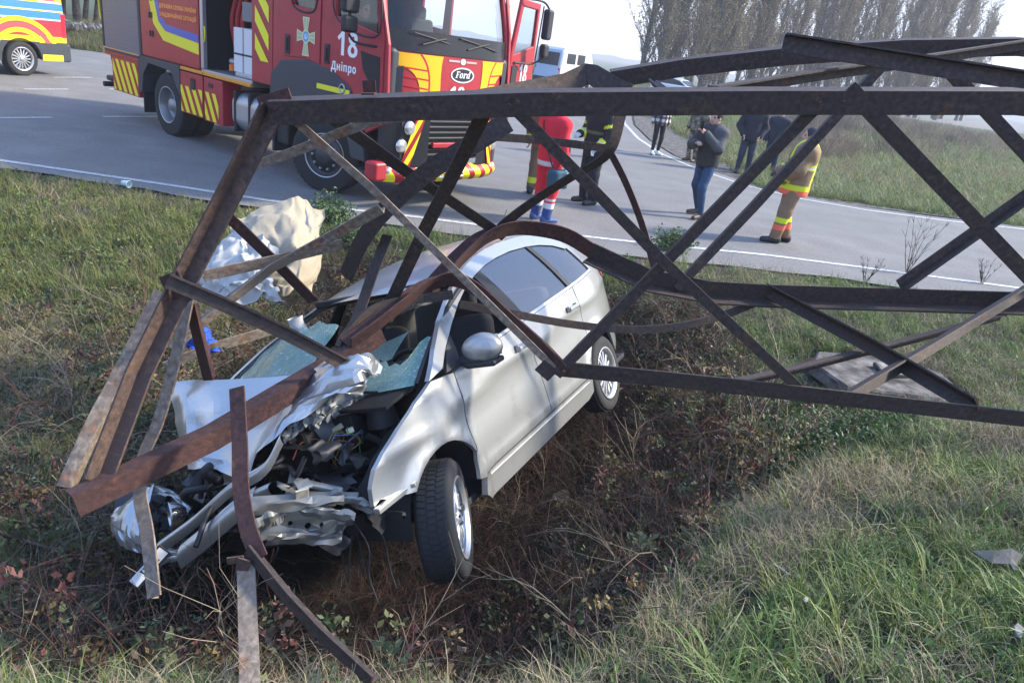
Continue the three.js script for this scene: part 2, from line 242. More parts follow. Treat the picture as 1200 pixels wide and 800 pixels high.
// back top chord, kinked
{ const p = pts3([[716, 84, 4.9], [800, 70, 4.85], [925, 56, 4.8], [1060, 47, 4.78], [1200, 45, 4.76]]); p.push(p[4].clone().add(V(3, 0.1, 0))); mesh('chord', angleBar(p, 0.11, tiltA, tiltB), steelDark, pylon); }
member('chord', [[742, 100, 4.6], [700, 76, 4.62], [686, 74, 4.64], [660, 86, 4.6], [600, 97, 4.4], [520, 112, 4.1]], 0.13, V(0.15, -0.9, 0.3), V(0.1, 0.35, -0.9), steelDark, 0, 0.08);
member('loose_angle', [[920, 40, 4.0], [1060, 62, 3.95], [1200, 84, 3.9], [1330, 105, 3.85]], 0.095, V(0.1, -0.95, 0.2), V(0, 0.25, 0.9), steelDark, 0, 0.045);
member('brace', [[830, 100, 3.5], [960, 80, 4.0], [1040, 70, 4.3], [1200, 46, 4.75], [1300, 34, 4.9]], 0.065, V(0, -1, 0.1), V(0, 0.2, 1), steelDark);
// near face braces
const nb = (a, w = 0.06, m = steelDark, A = V(0.7, 0.5, 0.2), B = V(0, 0.1, -1)) => member('brace', a, w * 0.88, A, B, m);
nb([[318, 124, 3.36], [430, 222, 3.6], [540, 330, 3.85], [652, 440, 4.06]], 0.045, steelPale, V(0.6, 0.6, 0));
nb([[588, 122, 3.37], [770, 308, 3.7], [948, 474, 3.97]], 0.062, steelDark, V(0.6, 0.6, 0));
nb([[648, 436, 4.03], [794, 285, 3.75], [952, 122, 3.4]], 0.062, steelDark, V(0.7, -0.6, 0.1));
nb([[988, 110, 3.36], [1100, 227, 3.55], [1200, 330, 3.72], [1345, 478, 3.92]], 0.08, steelDark, V(0.65, 0.6, 0.1));
nb([[578, 131, 3.45], [548, 190, 3.75], [505, 272, 4.1], [448, 392, 4.5]], 0.085, steelDark, V(-0.8, -0.1, 0.1));
// far face braces
nb([[790, 335, 5.15], [880, 240, 5.05], [976, 135, 4.92], [1046, 58, 4.82]], 0.07, steelDark, V(0.7, -0.6, 0.1));
nb([[1056, 338, 5.15], [1200, 236, 5.05], [1420, 80, 4.9]], 0.085, steelDark, V(0.7, 0.7, 0.1));
nb([[1086, 62, 4.8], [1150, 132, 4.85], [1200, 186, 4.9], [1340, 340, 5.1]], 0.085, steelDark, V(0.7, 0.6, 0.1));
nb([[764, 100, 4.5], [780, 114, 4.0], [800, 132, 3.45]], 0.05, steelDark, V(0.7, 0.6, 0.1));
nb([[368, 132, 3.9], [470, 205, 4.5], [588, 282, 5.1]], 0.08, steelDark, V(0.5, 0.8, 0.1));
// bottom face braces
nb([[903, 338, 5.2], [1030, 405, 4.55], [1148, 474, 3.95]], 0.085, steelDark, V(-0.5, 0.6, 0.6), V(0.3, -1, 0));
nb([[980, 464, 4.0], [1090, 400, 4.6], [1200, 334, 5.1]], 0.085, steelDark, V(0.5, 0.6, 0.6), V(0.3, -1, 0));
member('brace', [[540, 352, 4.5], [600, 363, 4.6], [680, 377, 4.8], [745, 382, 4.9], [800, 378, 5.0], [850, 365, 5.1], [884, 352, 5.15]], 0.05, V(0, -1, 0.3), V(0, -0.2, -1), steelDark, 24, 0.03);
member('brace', [[828, 450, 4.05], [930, 428, 4.4], [1050, 398, 4.8], [1172, 366, 5.1]], 0.055, V(0, -1, 0.2), V(0, 0.3, 1), steelDark);
// twisted braces at the broken end
member('brace', [[742, 98, 4.65], [734, 135, 4.7], [724, 172, 4.75], [712, 188, 4.8], [680, 207, 4.9], [640, 232, 5.0], [600, 262, 5.1], [585, 278, 5.12]], 0.075, V(-0.7, 0, 0.3), V(0, -0.3, -1), steelDark, 28, 0.04);
member('brace', [[706, 170, 4.9], [728, 212, 4.95], [748, 262, 5.1], [764, 318, 5.2]], 0.045, V(0.9, 0.1, 0.2), V(0, 0, -1), steelRust, 12);
member('brace', [[562, 154, 4.5], [640, 160, 4.65], [718, 170, 4.8]], 0.05, V(0, -1, 0.1), V(0, 0.3, -1), steelDark);
member('chord', [[590, 132, 4.1], [545, 160, 4.15], [500, 188, 4.25], [462, 220, 4.4], [432, 252, 4.6], [412, 285, 4.8], [398, 318, 4.95]], 0.115, V(0.6, -0.6, 0.3), V(0.2, 0.3, -1), steelDark, 24);
member('brace', [[288, 203, 4.1], [350, 182, 4.0], [427, 152, 3.85], [470, 143, 3.75], [560, 137, 3.6]], 0.052, V(0, 1, 0.2), V(0, 0, -1), steelPale, 14, 0.03);
member('brace', [[448, 274, 4.75], [432, 315, 4.7], [415, 362, 4.6], [396, 408, 4.4]], 0.075, V(0.9, 0.1, 0.3), V(0, 0.2, -1), steelDark, 10);
member('brace', [[530, 340, 4.4], [490, 345, 4.36], [452, 352, 4.3], [428, 364, 4.24], [408, 386, 4.18], [398, 406, 4.1]], 0.055, V(0, -0.9, 0.3), V(0, -0.3, -1), steelDark, 24, 0.03);
// the leg frame at the foot of the tower
member('leg', [[316, 126, 3.4], [268, 222, 3.42], [209, 338, 3.4], [160, 440, 3.3], [112, 566, 3.1]], 0.088, V(1, 0.25, 0.2), V(-0.45, 0, 0.9), steelBrown, 0, 0.075);
member('strap', [[200, 320, 3.3], [260, 346, 3.4], [340, 384, 3.6], [408, 420, 3.8]], 0.07, V(0, -0.9, 0.3), V(0, 0.4, 0.9), steelDark, 0, 0.03);
member('brace', [[195, 344, 3.5], [146, 440, 3.4], [118, 492, 3.3], [82, 572, 3.15]], 0.06, V(-0.9, -0.1, 0.3), V(0.3, 0, -1), steelPale, 12);
member('brace', [[214, 345, 3.55], [198, 420, 3.5], [178, 492, 3.45], [160, 534, 3.4], [155, 580, 3.3], [164, 630, 3.2], [172, 702, 3.1]], 0.062, V(0.9, 0, 0.3), V(0, 0.1, -1), steelPale, 20);
member('brace', [[216, 358, 3.6], [226, 400, 3.62], [238, 446, 3.66]], 0.07, V(0.9, 0, 0.4), V(0, 0.1, -1), steelRust);
member('brace', [[262, 258, 4.3], [310, 304, 4.5], [362, 356, 4.75]], 0.075, V(0.6, 0.7, 0.2), V(0, 0.2, -1), steelRust);
member('brace', [[240, 330, 4.2], [320, 312, 4.4], [402, 292, 4.6]], 0.07, V(0, 1, 0.2), V(0, -0.1, -1), steelPale);
member('brace', [[205, 412, 4.1], [265, 362, 4.2], [322, 318, 4.3], [388, 284, 4.3], [450, 250, 4.2]], 0.065, V(0.3, 0.9, 0.2), V(0, -0.1, -1), steelPale);
member('brace', [[198, 432, 4.0], [260, 410, 4.25], [320, 392, 4.5]], 0.065, V(0, 1, 0.2), V(0, -0.1, -1), steelPale);
member('leg', [[268, 456, 3.22], [271, 520, 3.12], [272, 575, 3.02], [280, 622, 2.94], [294, 660, 2.88]], 0.07, V(0.95, 0, 0.3), V(0, 0.1, -1), steelRust, 16);
member('leg', [[286, 650, 2.9], [330, 705, 2.8], [372, 750, 2.72], [432, 806, 2.6]], 0.055, V(0.6, 0.6, 0.3), V(0, 0.1, -1), steelDark);
member('leg', [[277, 662, 2.88], [279, 745, 2.72], [281, 830, 2.5]], 0.07, V(1, 0, 0.15), V(-0.3, 0, -1), steelPale, 0, 0.1);
// gussets and bolts
const plate = (px, py, d, w, h, rz, m = steelDark) => mesh('gusset', T(bx(w, h, 0.012, 0, 0, 0, 0.002), ...PD(px, py, d).toArray(), -0.1, 0, rz), m, pylon);
plate(325, 126, 3.38, 0.16, 0.14, 0.4, steelRust); plate(206, 338, 3.36, 0.1, 0.15, 0.5, steelRust); plate(640, 434, 4.04, 0.1, 0.08, -0.6);
plate(1040, 60, 4.84, 0.12, 0.12, 0.5); plate(276, 656, 2.87, 0.07, 0.03, 0.3, steelBrown); plate(284, 666, 2.87, 0.05, 0.09, -0.15, steelBrown);
mesh('bracket', angleBar([PD(426, 110, 3.34), PD(441, 110, 3.34)], 0.06, V(0.25, 1, 0), V(0.9, 0.2, 0.3), 0.008), steelRust, pylon);
for (const [px, py, d] of [[322, 126, 3.35], [596, 124, 3.33], [606, 120, 3.33], [962, 122, 3.34], [990, 120, 3.34], [660, 436, 3.99], [950, 468, 3.94], [985, 466, 3.94], [1148, 480, 3.88]]) {
  const g = cyl(0.011, 0.016, 6); g.rotateX(Math.PI / 2); mesh('bolt', T(g, ...PD(px, py, d - 0.02).toArray()), steelRust, pylon); }
// ---------- the wrecked car ----------
const car = thing('wrecked_car', 'crashed silver hatchback tilted in the ditch with crushed front', 'car');
car.applyMatrix4(CAR_M);
const dirtTex = noiseTex(512, (u, v) => { const a = 0.97 - 0.10 * sm(0.05, 0.4, tfbm(u, v, 7, 61, 5)) - 0.05 * Math.max(0, tn(u, v, 70, 3)); return [a, a * 0.99, a * 0.965]; }, 0.8);
const silver = MP({ color: rgb(0.42, 0.43, 0.435), metalness: 0.55, roughness: 0.36, clearcoat: 0.8, clearcoatRoughness: 0.08, map: dirtTex });
const silverBent = MP({ color: rgb(0.46, 0.47, 0.48), metalness: 0.75, roughness: 0.3, clearcoat: 0.6, clearcoatRoughness: 0.12, map: dirtTex, side: THREE.DoubleSide });
const blackPl = M({ color: rgb(0.018, 0.018, 0.02), roughness: 0.6 }), blackGl = M({ color: rgb(0.012, 0.012, 0.014), roughness: 0.25 });
const grime = M({ color: rgb(0.03, 0.028, 0.027), roughness: 0.75, map: GRIT, bumpMap: GRIT, bumpScale: 0.01 });
const blackInner = M({ color: rgb(0.016, 0.016, 0.017), roughness: 0.7, side: THREE.DoubleSide });
const alloy = M({ color: rgb(0.62, 0.62, 0.61), metalness: 0.75, roughness: 0.32 }), bareMetal = M({ color: rgb(0.62, 0.62, 0.6), metalness: 0.8, roughness: 0.36, map: dirtTex });
const cloth = M({ color: rgb(0.05, 0.05, 0.055), roughness: 0.95 });
const glassCar = MP({ color: rgb(0.8, 0.84, 0.82), transmission: 1, thickness: 0, roughness: 0.03, ior: 2.2 });
const rubber = M({ color: rgb(0.025, 0.025, 0.025), roughness: 0.9, bumpMap: GRIT, bumpScale: 0.002 });
const dustyRubber = M({ color: rgb(0.05, 0.047, 0.043), roughness: 0.95, map: GRIT });
const beltY = x => pl([[-3.5, 1.17], [-3, 1.155], [-2.3, 1.11], [-1.3, 1.065], [-0.2, 1.02], [0.5, 0.9]], x);
function W(x, y) {
  let w = 0.897 - 0.10 * Math.max(0, 0.62 - y) ** 2 * 1.6 - 0.32 * Math.max(0, y - 0.80) ** 2;
  const b = beltY(x); if (y > b) w -= 0.40 * (y - b) + 0.12 * (y - b) ** 2;
  if (x > -0.1) w -= 0.13 * ((x + 0.1) / 0.9) ** 2; if (x < -2.4) w -= 0.15 * ((-2.4 - x) / 1.05) ** 2.4;
  // shoulder crease and hollow below it
  const c = pl([[-3.4, 1.02], [-2.4, 0.965], [-0.3, 0.85], [0.5, 0.78]], x); w += 0.009 * Math.exp(-(((y - c) / 0.035) ** 2)) - 0.007 * Math.exp(-(((y - c + 0.13) / 0.1) ** 2));
  w += 0.009 * Math.exp(-(((y - 0.40) / 0.05) ** 2));
  for (const cx of [0, -2.65]) { const r = Math.hypot(x - cx, y - 0.33); w += 0.018 * Math.exp(-(((r - 0.385) / 0.05) ** 2)) * (y < 0.85 ? 1 : 0); }
  return w;
}
const railOut = [[-0.08, 1.035], [-0.3, 1.16], [-0.55, 1.28], [-0.8, 1.37], [-1.02, 1.44], [-1.25, 1.5], [-1.5, 1.55], [-1.75, 1.578], [-2.0, 1.592], [-2.3, 1.592], [-2.6, 1.58], [-2.85, 1.555], [-3.08, 1.5], [-3.25, 1.42]];
const railIn = [[-0.24, 1.06], [-0.4, 1.145], [-0.62, 1.24], [-0.85, 1.325], [-1.05, 1.385], [-1.28, 1.437], [-1.5, 1.475], [-1.75, 1.5], [-2.0, 1.512], [-2.3, 1.505], [-2.5, 1.485], [-2.7, 1.445], [-2.86, 1.385]];
const railY = x => pl([...railOut].reverse(), x), railInY = x => pl([...railIn].reverse(), x);
const beltPts = (x0, x1, n = 6, dy = 0) => Array.from({ length: n + 1 }, (_, i) => { const x = lerp(x0, x1, i / n); return [x, beltY(x) + dy]; });
const topIn = (x0, x1, n = 8) => Array.from({ length: n + 1 }, (_, i) => { const x = lerp(x0, x1, i / n); return [x, railInY(x)]; });
for (const s of [-1, 1]) { // left (seen) and right flanks
  const pp = (name, poly, m, par = car, cell = 0.06, rim = 0.025) => mesh(name, panel(poly, W, cell, rim, s), m, par);
  // wing: the front is torn off beyond the axle
  if (s < 0) {
    const f = pp('front_fender', [[-0.305, 0.37], [-0.305, 1.012], [-0.09, 1.03], [0.1, 0.975], [0.28, 0.9], [0.42, 0.83], [0.5, 0.78], [0.535, 0.70], [0.545, 0.615], [0.5, 0.63], [0.42, 0.6], ...arcPts(0, 0.33, 0.372, 40, 176, 14)], silver);
    mesh('torn_bracket', [bx(0.30, 0.03, 0.04, 0.42, 0.60, -0.85, 0.006), T(bx(0.2, 0.09, 0.012, 0, 0, 0, 0.003), 0.42, 0.645, -0.815, 0, 0, 0.35), T(bx(0.06, 0.02, 0.05, 0, 0, 0, 0.004), 0.28, 0.605, -0.87, 0.2, 0.3, 0)], bareMetal, f);
  } else pp('front_fender', [[-0.305, 0.37], [-0.305, 1.012], [-0.09, 1.03], [0.05, 0.985], [0.1, 0.8], ...arcPts(0, 0.33, 0.372, 75, 176, 8)], silverBent);
  const d1 = pp('door', [[-0.315, 0.385], [-0.315, 1.01], ...beltPts(-0.315, -1.3, 6).slice(1), [-1.335, 0.8], [-1.40, 0.5], [-1.415, 0.385]], silver);
  const d2 = pp('door', [[-1.425, 0.385], [-1.41, 0.5], [-1.345, 0.8], [-1.31, beltY(-1.31)], ...beltPts(-1.31, -2.33, 6).slice(1), [-2.345, 0.85], ...arcPts(-2.65, 0.33, 0.385, 45, 12, 6).map(p => p), [-2.26, 0.385]], silver);
  pp('rear_quarter', [[-2.355, 0.85], [-2.343, beltY(-2.343)], ...beltPts(-2.343, -2.93, 4).slice(1), [-2.9, 1.385], [-2.88, 1.4], [-3.25, 1.415], [-3.36, 1.2], [-3.43, 1.0], [-3.45, 0.7], [-3.44, 0.4], [-3.1, 0.33], ...arcPts(-2.65, 0.33, 0.385, 180, 47, 14).slice(1)], silver);
  pp('sill', [[-0.37, 0.375], [-2.27, 0.375], [-2.28, 0.25], [-2.2, 0.205], [-0.4, 0.205], [-0.35, 0.25]], silver, car, 0.06, 0.04);
  mesh('sill_strip', T(bx(1.8, 0.012, 0.012, 0, 0, 0, 0.004), -1.32, 0.345, s * 0.893), bareMetal, car);
  pp('roof_rail', [...railOut, [-2.9, 1.395], ...[...railIn].reverse()], silver, car, 0.05, 0.03);
  pp('quarter_trim', [[-0.245, 1.03], [-0.42, 1.03], [-0.52, 1.19], [-0.4, 1.14]], blackPl, car, 0.05, 0.02);
  pp('door_pillar', [[-1.24, beltY(-1.24) + 0.004], [-1.395, beltY(-1.395) + 0.004], [-1.40, railInY(-1.4) - 0.004], [-1.27, railInY(-1.27) - 0.004]], blackPl, car, 0.05, 0.02);
  pp('door_pillar', [[-2.28, beltY(-2.28) + 0.004], [-2.35, beltY(-2.35) + 0.004], [-2.34, railInY(-2.34) - 0.004], [-2.28, railInY(-2.28) - 0.004]], blackPl, car, 0.05, 0.02);
  pp('window_trim', [...beltPts(-0.45, -2.93, 10, 0.022), ...beltPts(-2.93, -0.45, 10, 0.004)], bareMetal, car, 0.08, 0.01);
  const Wg = (x, y) => W(x, y) - 0.012;
  const glassPane = (poly, par) => mesh('window', panel(poly, Wg, 0.1, 0, s), glassCar, par);
  glassPane([...beltPts(-1.39, -2.285, 5, 0.01), ...topIn(-2.285, -1.39)], d2);
  glassPane([...beltPts(-2.345, -2.9, 4, 0.01), ...topIn(-2.86, -2.345)], car);
  // handles
  for (const [par, hx] of [[d1, -1.17], [d2, -2.16]]) { const hy = beltY(hx) - 0.125; mesh('handle', [T(bx(0.19, 0.035, 0.03, 0, 0, 0, 0.012), hx, hy, s * (W(hx, hy) + 0.028)), T(bx(0.03, 0.05, 0.03, 0, 0, 0, 0.01), hx - 0.08, hy, s * (W(hx, hy) + 0.014)), T(bx(0.03, 0.05, 0.03, 0, 0, 0, 0.01), hx + 0.08, hy, s * (W(hx, hy) + 0.014))], silver, par); }
  // inner wheel houses
  for (const cx of [0, -2.65]) { const g = new THREE.CylinderGeometry(0.37, 0.37, 0.42, 20, 1, true, 0, Math.PI); g.rotateX(Math.PI / 2); g.rotateZ(Math.PI / 2); mesh('wheel_liner', T(g, cx, 0.34, s * 0.65, 0, 0, Math.PI / 2 * 0), M({ color: rgb(0.015, 0.015, 0.015), roughness: 0.9, side: THREE.DoubleSide }), car); }
  const door_card = pp('door_card', [[-0.4, 0.42], [-0.4, 0.98], [-1.28, 1.03], [-1.36, 0.42]], cloth, d1, 0.3, 0.0); door_card.position.z = -s * 0.07;
}
// mirror
{ const g = new THREE.SphereGeometry(1, 20, 14); g.scale(0.075, 0.088, 0.125); const p = g.attributes.position; for (let i = 0; i < p.count; i++) { if (p.getX(i) < -0.035) p.setX(i, -0.035); const t = p.getZ(i); p.setY(i, p.getY(i) * (1 - 0.5 * Math.max(0, t)) ); } g.computeVertexNormals();
  const m = mesh('mirror', T(g, -0.47, 1.1, -1.005, 0, 0.15, 0.05), silver, car);
  mesh('mirror_base', [bx(0.1, 0.05, 0.2, -0.46, 1.035, -0.92, 0.02), T(bx(0.14, 0.035, 0.2, 0, 0, 0, 0.015), -0.47, 1.015, -1.0)], blackPl, m);
  mesh('mirror_glass', T(bx(0.006, 0.12, 0.19, 0, 0, 0, 0.002), -0.512, 1.1, -1.0, 0, 0.15, 0), M({ color: rgb(0.7, 0.7, 0.7), metalness: 1, roughness: 0.05 }), m); }
// roof, pressed in a little by the pylon
{ const hx0 = v => -1.0 - 0.0 * v;
  mesh('roof', patch((u, v) => { const zz = v * 2 - 1, x = lerp(-1.02 + 0.13 * (1 - zz * zz), -3.27, u), xe = Math.min(x, -1.02), ye = railY(xe), we = W(xe, ye);
    const dent = 0.05 * Math.exp(-(((x + 1.9) / 0.35) ** 2) - ((zz + 0.75) / 0.3) ** 2); return V(x, ye + 0.065 * (1 - zz * zz) - (x > -1.02 ? (x + 1.02) * 0.35 : 0) - dent * (1 - Math.abs(zz) ** 6), zz * (we - 0.002)); }, 36, 20), silver, car, true);
  mesh('antenna', tube([[-2.95, 1.62, 0], [-3.1, 1.72, 0], [-3.25, 1.82, 0]], 0.005, 6, 5), blackPl, car);
  // headlining
  mesh('headlining', patch((u, v) => { const zz = v * 2 - 1, x = lerp(-1.0, -3.2, u), ye = railY(x); return V(x, ye + 0.06 * (1 - zz * zz) - 0.035, zz * (W(x, ye) - 0.04)); }, 10, 6), M({ color: rgb(0.3, 0.29, 0.27), roughness: 1 }), car);
  mesh('header', T(bx(0.06, 0.05, 1.1, 0, 0, 0, 0.015), -0.98, 1.455, 0), blackPl, car);
}
// tail
{ const prof = [[-3.25, 1.43], [-3.34, 1.22], [-3.42, 1.02], [-3.47, 0.75], [-3.48, 0.5], [-3.42, 0.32]];
  const py = t => { const k = t * 5, i = Math.min(4, Math.floor(k)), f = k - i; return [lerp(prof[i][0], prof[i + 1][0], f), lerp(prof[i][1], prof[i + 1][1], f)]; };
  const tg = mesh('tailgate', patch((u, v) => { const [x, y] = py(v), zz = u * 2 - 1, w = W(Math.max(-3.44, x), y); return V(x - 0.10 * (1 - zz * zz), y, zz * w); }, 16, 24), silver, car, true);
  mesh('rear_window', patch((u, v) => { const [x, y] = py(0.03 + v * 0.33), zz = (u * 2 - 1) * 0.82, w = W(Math.max(-3.44, x), y); return V(x - 0.10 * (1 - zz * zz) - 0.008, y, zz * w); }, 8, 6), blackGl, tg);
  for (const s of [-1, 1]) mesh('tail_lamp', panel([[-3.12, 1.44], [-3.235, 1.40], [-3.36, 1.19], [-3.4, 1.03], [-3.3, 1.05], [-3.24, 1.2]], (x, y) => W(x, y) + 0.012, 0.04, 0.03, s), MP({ color: rgb(0.5, 0.015, 0.02), roughness: 0.15, clearcoat: 1 }), car);
}
// cabin
{ mesh('floor_pan', bx(3.4, 0.04, 1.6, -1.75, 0.24, 0, 0.005), blackPl, car);
  mesh('firewall', [bx(0.04, 0.72, 1.5, -0.12, 0.6, 0, 0.01), T(bx(0.3, 0.02, 1.45, 0, 0, 0, 0.005), 0.0, 0.99, 0, 0, 0, -0.12)], grime, car);
  mesh('dashboard', [T(new THREE.CylinderGeometry(0.2, 0.24, 1.36, 16), -0.42, 0.86, 0, Math.PI / 2, 0, 0), T(bx(0.3, 0.06, 1.36, 0, 0, 0, 0.03), -0.22, 0.98, 0, 0, 0, 0.1)], M({ color: rgb(0.035, 0.035, 0.038), roughness: 0.8 }), car);
  const sw = new THREE.TorusGeometry(0.18, 0.017, 8, 28); sw.rotateY(Math.PI / 2); mesh('steering_wheel', [T(sw, -0.72, 0.93, -0.36, 0, 0, -0.35), T(bx(0.06, 0.1, 0.12, 0, 0, 0, 0.03), -0.71, 0.93, -0.36, 0, 0, -0.35), T(bx(0.03, 0.03, 0.34, 0, 0, 0, 0.01), -0.71, 0.93, -0.36)], blackPl, car);
  const seatAt = (x, z, w) => mesh('seat', [bx(0.5, 0.16, w, x, 0.52, z, 0.06), T(bx(0.15, 0.62, w, 0, 0, 0, 0.06), x - 0.32, 0.86, z, 0, 0, 0.22), T(bx(0.1, 0.18, Math.min(w, 0.27), 0, 0, 0, 0.045), x - 0.42, 1.27, z, 0, 0, 0.15)], cloth, car);
  seatAt(-0.98, -0.37, 0.5); seatAt(-0.98, 0.37, 0.5); seatAt(-1.95, 0, 1.3);
  // airbag hanging by the windscreen
  mesh('airbag', patch((u, v) => { const a = u * 2 * Math.PI, h = v; return V(-0.78 + 0.05 * Math.cos(a) * (1 + 0.3 * noise(u * 5, v * 4)), 1.42 - h * 0.26 + 0.02 * noise(u * 4, h * 5), 0.60 + 0.10 * Math.sin(a) * (0.6 + 0.7 * h) + 0.03 * noise(h * 5, u * 3, 4)); }, 18, 10), M({ color: rgb(0.55, 0.53, 0.5), roughness: 1, side: THREE.DoubleSide }), car);
}
// windscreen: the right half hangs in a crazed sheet, the left half is gone but for shards
{ const crack = (() => { const sites = []; for (let i = 0; i < 420; i++) sites.push([rnd(), rnd()]); return noiseTex(384, (u, v) => { let a = 9, b = 9; for (const s of sites) { let dx = Math.abs(s[0] - u), dy = Math.abs(s[1] - v); if (dx > 0.5) dx = 1 - dx; if (dy > 0.5) dy = 1 - dy; const d = dx * dx + dy * dy; if (d < a) { b = a; a = d; } else if (d < b) b = d; } const e = sm(0.0, 0.008, Math.sqrt(b) - Math.sqrt(a)), t = 0.5 + 0.5 * tfbm(u, v, 5, 71, 3); return [lerp(0.95, 0.42 + 0.25 * t, e), lerp(0.98, 0.66 + 0.2 * t, e), lerp(0.96, 0.6 + 0.2 * t, e)]; }); })();
  crack.repeat.set(2.5, 2.5);
  const crazed = MP({ color: rgb(0.95, 1, 0.98), map: crack, transmission: 0.55, thickness: 0, roughness: 0.22, ior: 1.5, bumpMap: crack, bumpScale: 0.003, side: THREE.DoubleSide });
  const ws = (t, z, sag = 0) => { // t: 0 base, 1 header; z across
    const zz = z, x = lerp(0.07 - 0.20 * zz * zz * 0.8, -0.97 - 0.1 * zz * zz, t), y = lerp(1.02, 1.45 - 0.03 * zz * zz, t); const w = lerp(0.78, 0.64, t); return V(x + sag * 0.2, y + 0.05 * Math.sin(Math.PI * t) - sag, zz * w); };
  const sheet = (z0, z1, t0f, t1f, nu, nv, sagf) => patch((u, v) => { const z = lerp(z0, z1, u), t = lerp(t0f(z), t1f(z), v); return ws(t, z, sagf(z, t)); }, nu, nv);
  const wsM = mesh('windscreen', sheet(0.12, 0.985, z => 0.0, z => 0.62 + 0.12 * noise(z * 9, 3) + 0.33 * sm(0.75, 0.98, z), 22, 12, (z, t) => 0.05 * Math.sin(t * 4 + z * 3) * (1 - z) + 0.015 * noise(z * 8, t * 8)), crazed, car, true);
  mesh('glass_shard', sheet(-0.98, 0.12, z => 0.0, z => clamp(0.16 + 0.14 * noise(z * 11, 1) + 0.2 * sm(-0.7, -0.98, z) , 0.03, 0.5), 26, 4, () => 0), crazed, wsM, true);
  mesh('glass_shard', sheet(-0.6, -0.05, z => 0.40 + 0.08 * noise(z * 7, 8), z => 0.62 + 0.1 * noise(z * 10, 5), 10, 4, (z, t) => 0.12), crazed, wsM, true);
  // screen surround
  for (const s of [-1, 1]) mesh('pillar_seal', tube(Array.from({ length: 7 }, (_, i) => ws(i / 6, s * 0.99)), 0.016, 14, 5), blackPl, car);
  mesh('wiper', [tube([[0.1, 1.035, -0.3], [0.02, 1.07, 0.1], [-0.06, 1.1, 0.45]], 0.009, 8, 5), tube([[0.06, 1.04, -0.62], [0.03, 1.07, -0.2], [0.0, 1.09, 0.1]], 0.009, 8, 5)], blackPl, car);
}
// wheels
const lathe = (prof, n = 40) => { const g = new THREE.LatheGeometry(prof.map(p => new THREE.Vector2(...p)), n); g.rotateX(Math.PI / 2); return g; }; // axis along z, outer face +z
function carWheel(parent, x, y, z, out, steer, camber, R = 0.325, spokes = 15, twin) {
  const w = new THREE.Group(); w.name = 'wheel'; parent.add(w); w.position.set(x, y, z); w.rotation.set(camber, (out < 0 ? Math.PI : 0) + steer, 0, 'YXZ');
  const k = R / 0.325, hw = 0.105 * k;
  const ty = lathe([[0.222 * k, -hw], [0.27 * k, -hw], [0.305 * k, -hw * 0.93], [R, -hw * 0.72], [R, hw * 0.72], [0.305 * k, hw * 0.93], [0.27 * k, hw], [0.222 * k, hw * 0.9]], 44);
  const tread = []; for (let i = 0; i < 60; i++) for (const s of [-1, 0, 1]) { const a = (i + (s ? 0.5 : 0)) / 60 * Math.PI * 2; const g = bx(0.026 * k, 0.006, 0.042 * k, 0, 0, 0, 0); tread.push(T(T(g, 0, R + 0.002, s * 0.05 * k, 0, s * 0.3, 0), 0, 0, 0, 0, 0, a)); }
  mesh('tyre', [ty, ...tread], rubber, w);
  const sp = []; for (let i = 0; i < spokes; i++) { const a = i / spokes * Math.PI * 2; sp.push(T(T(prism([[-0.011, 0.045], [0.011, 0.045], [0.014, 0.2], [-0.014, 0.2]].map(p => [p[0] * k, p[1] * k]), 0, 0.022, 0.005), 0, 0, hw * 0.62, -0.10, 0, 0), 0, 0, 0, 0, 0, a)); }
  mesh('rim', [lathe([[0.19 * k, -hw * 0.9], [0.205 * k, -hw], [0.225 * k, -hw], [0.21 * k, -hw * 0.7], [0.2 * k, 0], [0.2 * k, hw * 0.6], [0.218 * k, hw * 0.8], [0.228 * k, hw * 0.98], [0.214 * k, hw * 0.97], [0.198 * k, hw * 0.75]], 44), ...sp, T(lathe([[0, 0.03], [0.03, 0.028], [0.055, 0.012], [0.06, -0.01]].map(p => [p[0] * k, p[1]]), 24), 0, 0, hw * 0.62)], alloy, w);
  mesh('brake_disc', T(lathe([[0.0, 0], [0.14 * k, 0], [0.145 * k, -0.02]], 28), 0, 0, 0.0), M({ color: rgb(0.12, 0.11, 0.1), metalness: 0.6, roughness: 0.5 }), w);
  for (let i = 0; i < 5; i++) { const g = cyl(0.009 * k, 0.02, 6); g.rotateX(Math.PI / 2); mesh('wheel_nut', T(g, 0.036 * k * Math.cos(i * 1.2566), 0.036 * k * Math.sin(i * 1.2566), hw * 0.72 + 0.012), M({ color: rgb(0.1, 0.1, 0.1), metalness: 0.6 }), w); }
  return w;
}
carWheel(car, 0.0, 0.27, -0.80, -1, 0.40, 0.05); carWheel(car, -2.65, 0.29, -0.80, -1, 0, 0);
carWheel(car, -0.02, 0.36, 0.78, 1, 0.3, 0.1); carWheel(car, -2.65, 0.33, 0.78, 1, 0, 0);
mesh('suspension', [tube([[0, 0.3, -0.72], [0, 0.28, -0.3], [0, 0.3, 0]], 0.03, 8, 8), tube([[0, 0.32, -0.68], [0.0, 0.6, -0.6], [0, 0.85, -0.56]], 0.045, 8, 10)], grime, car);
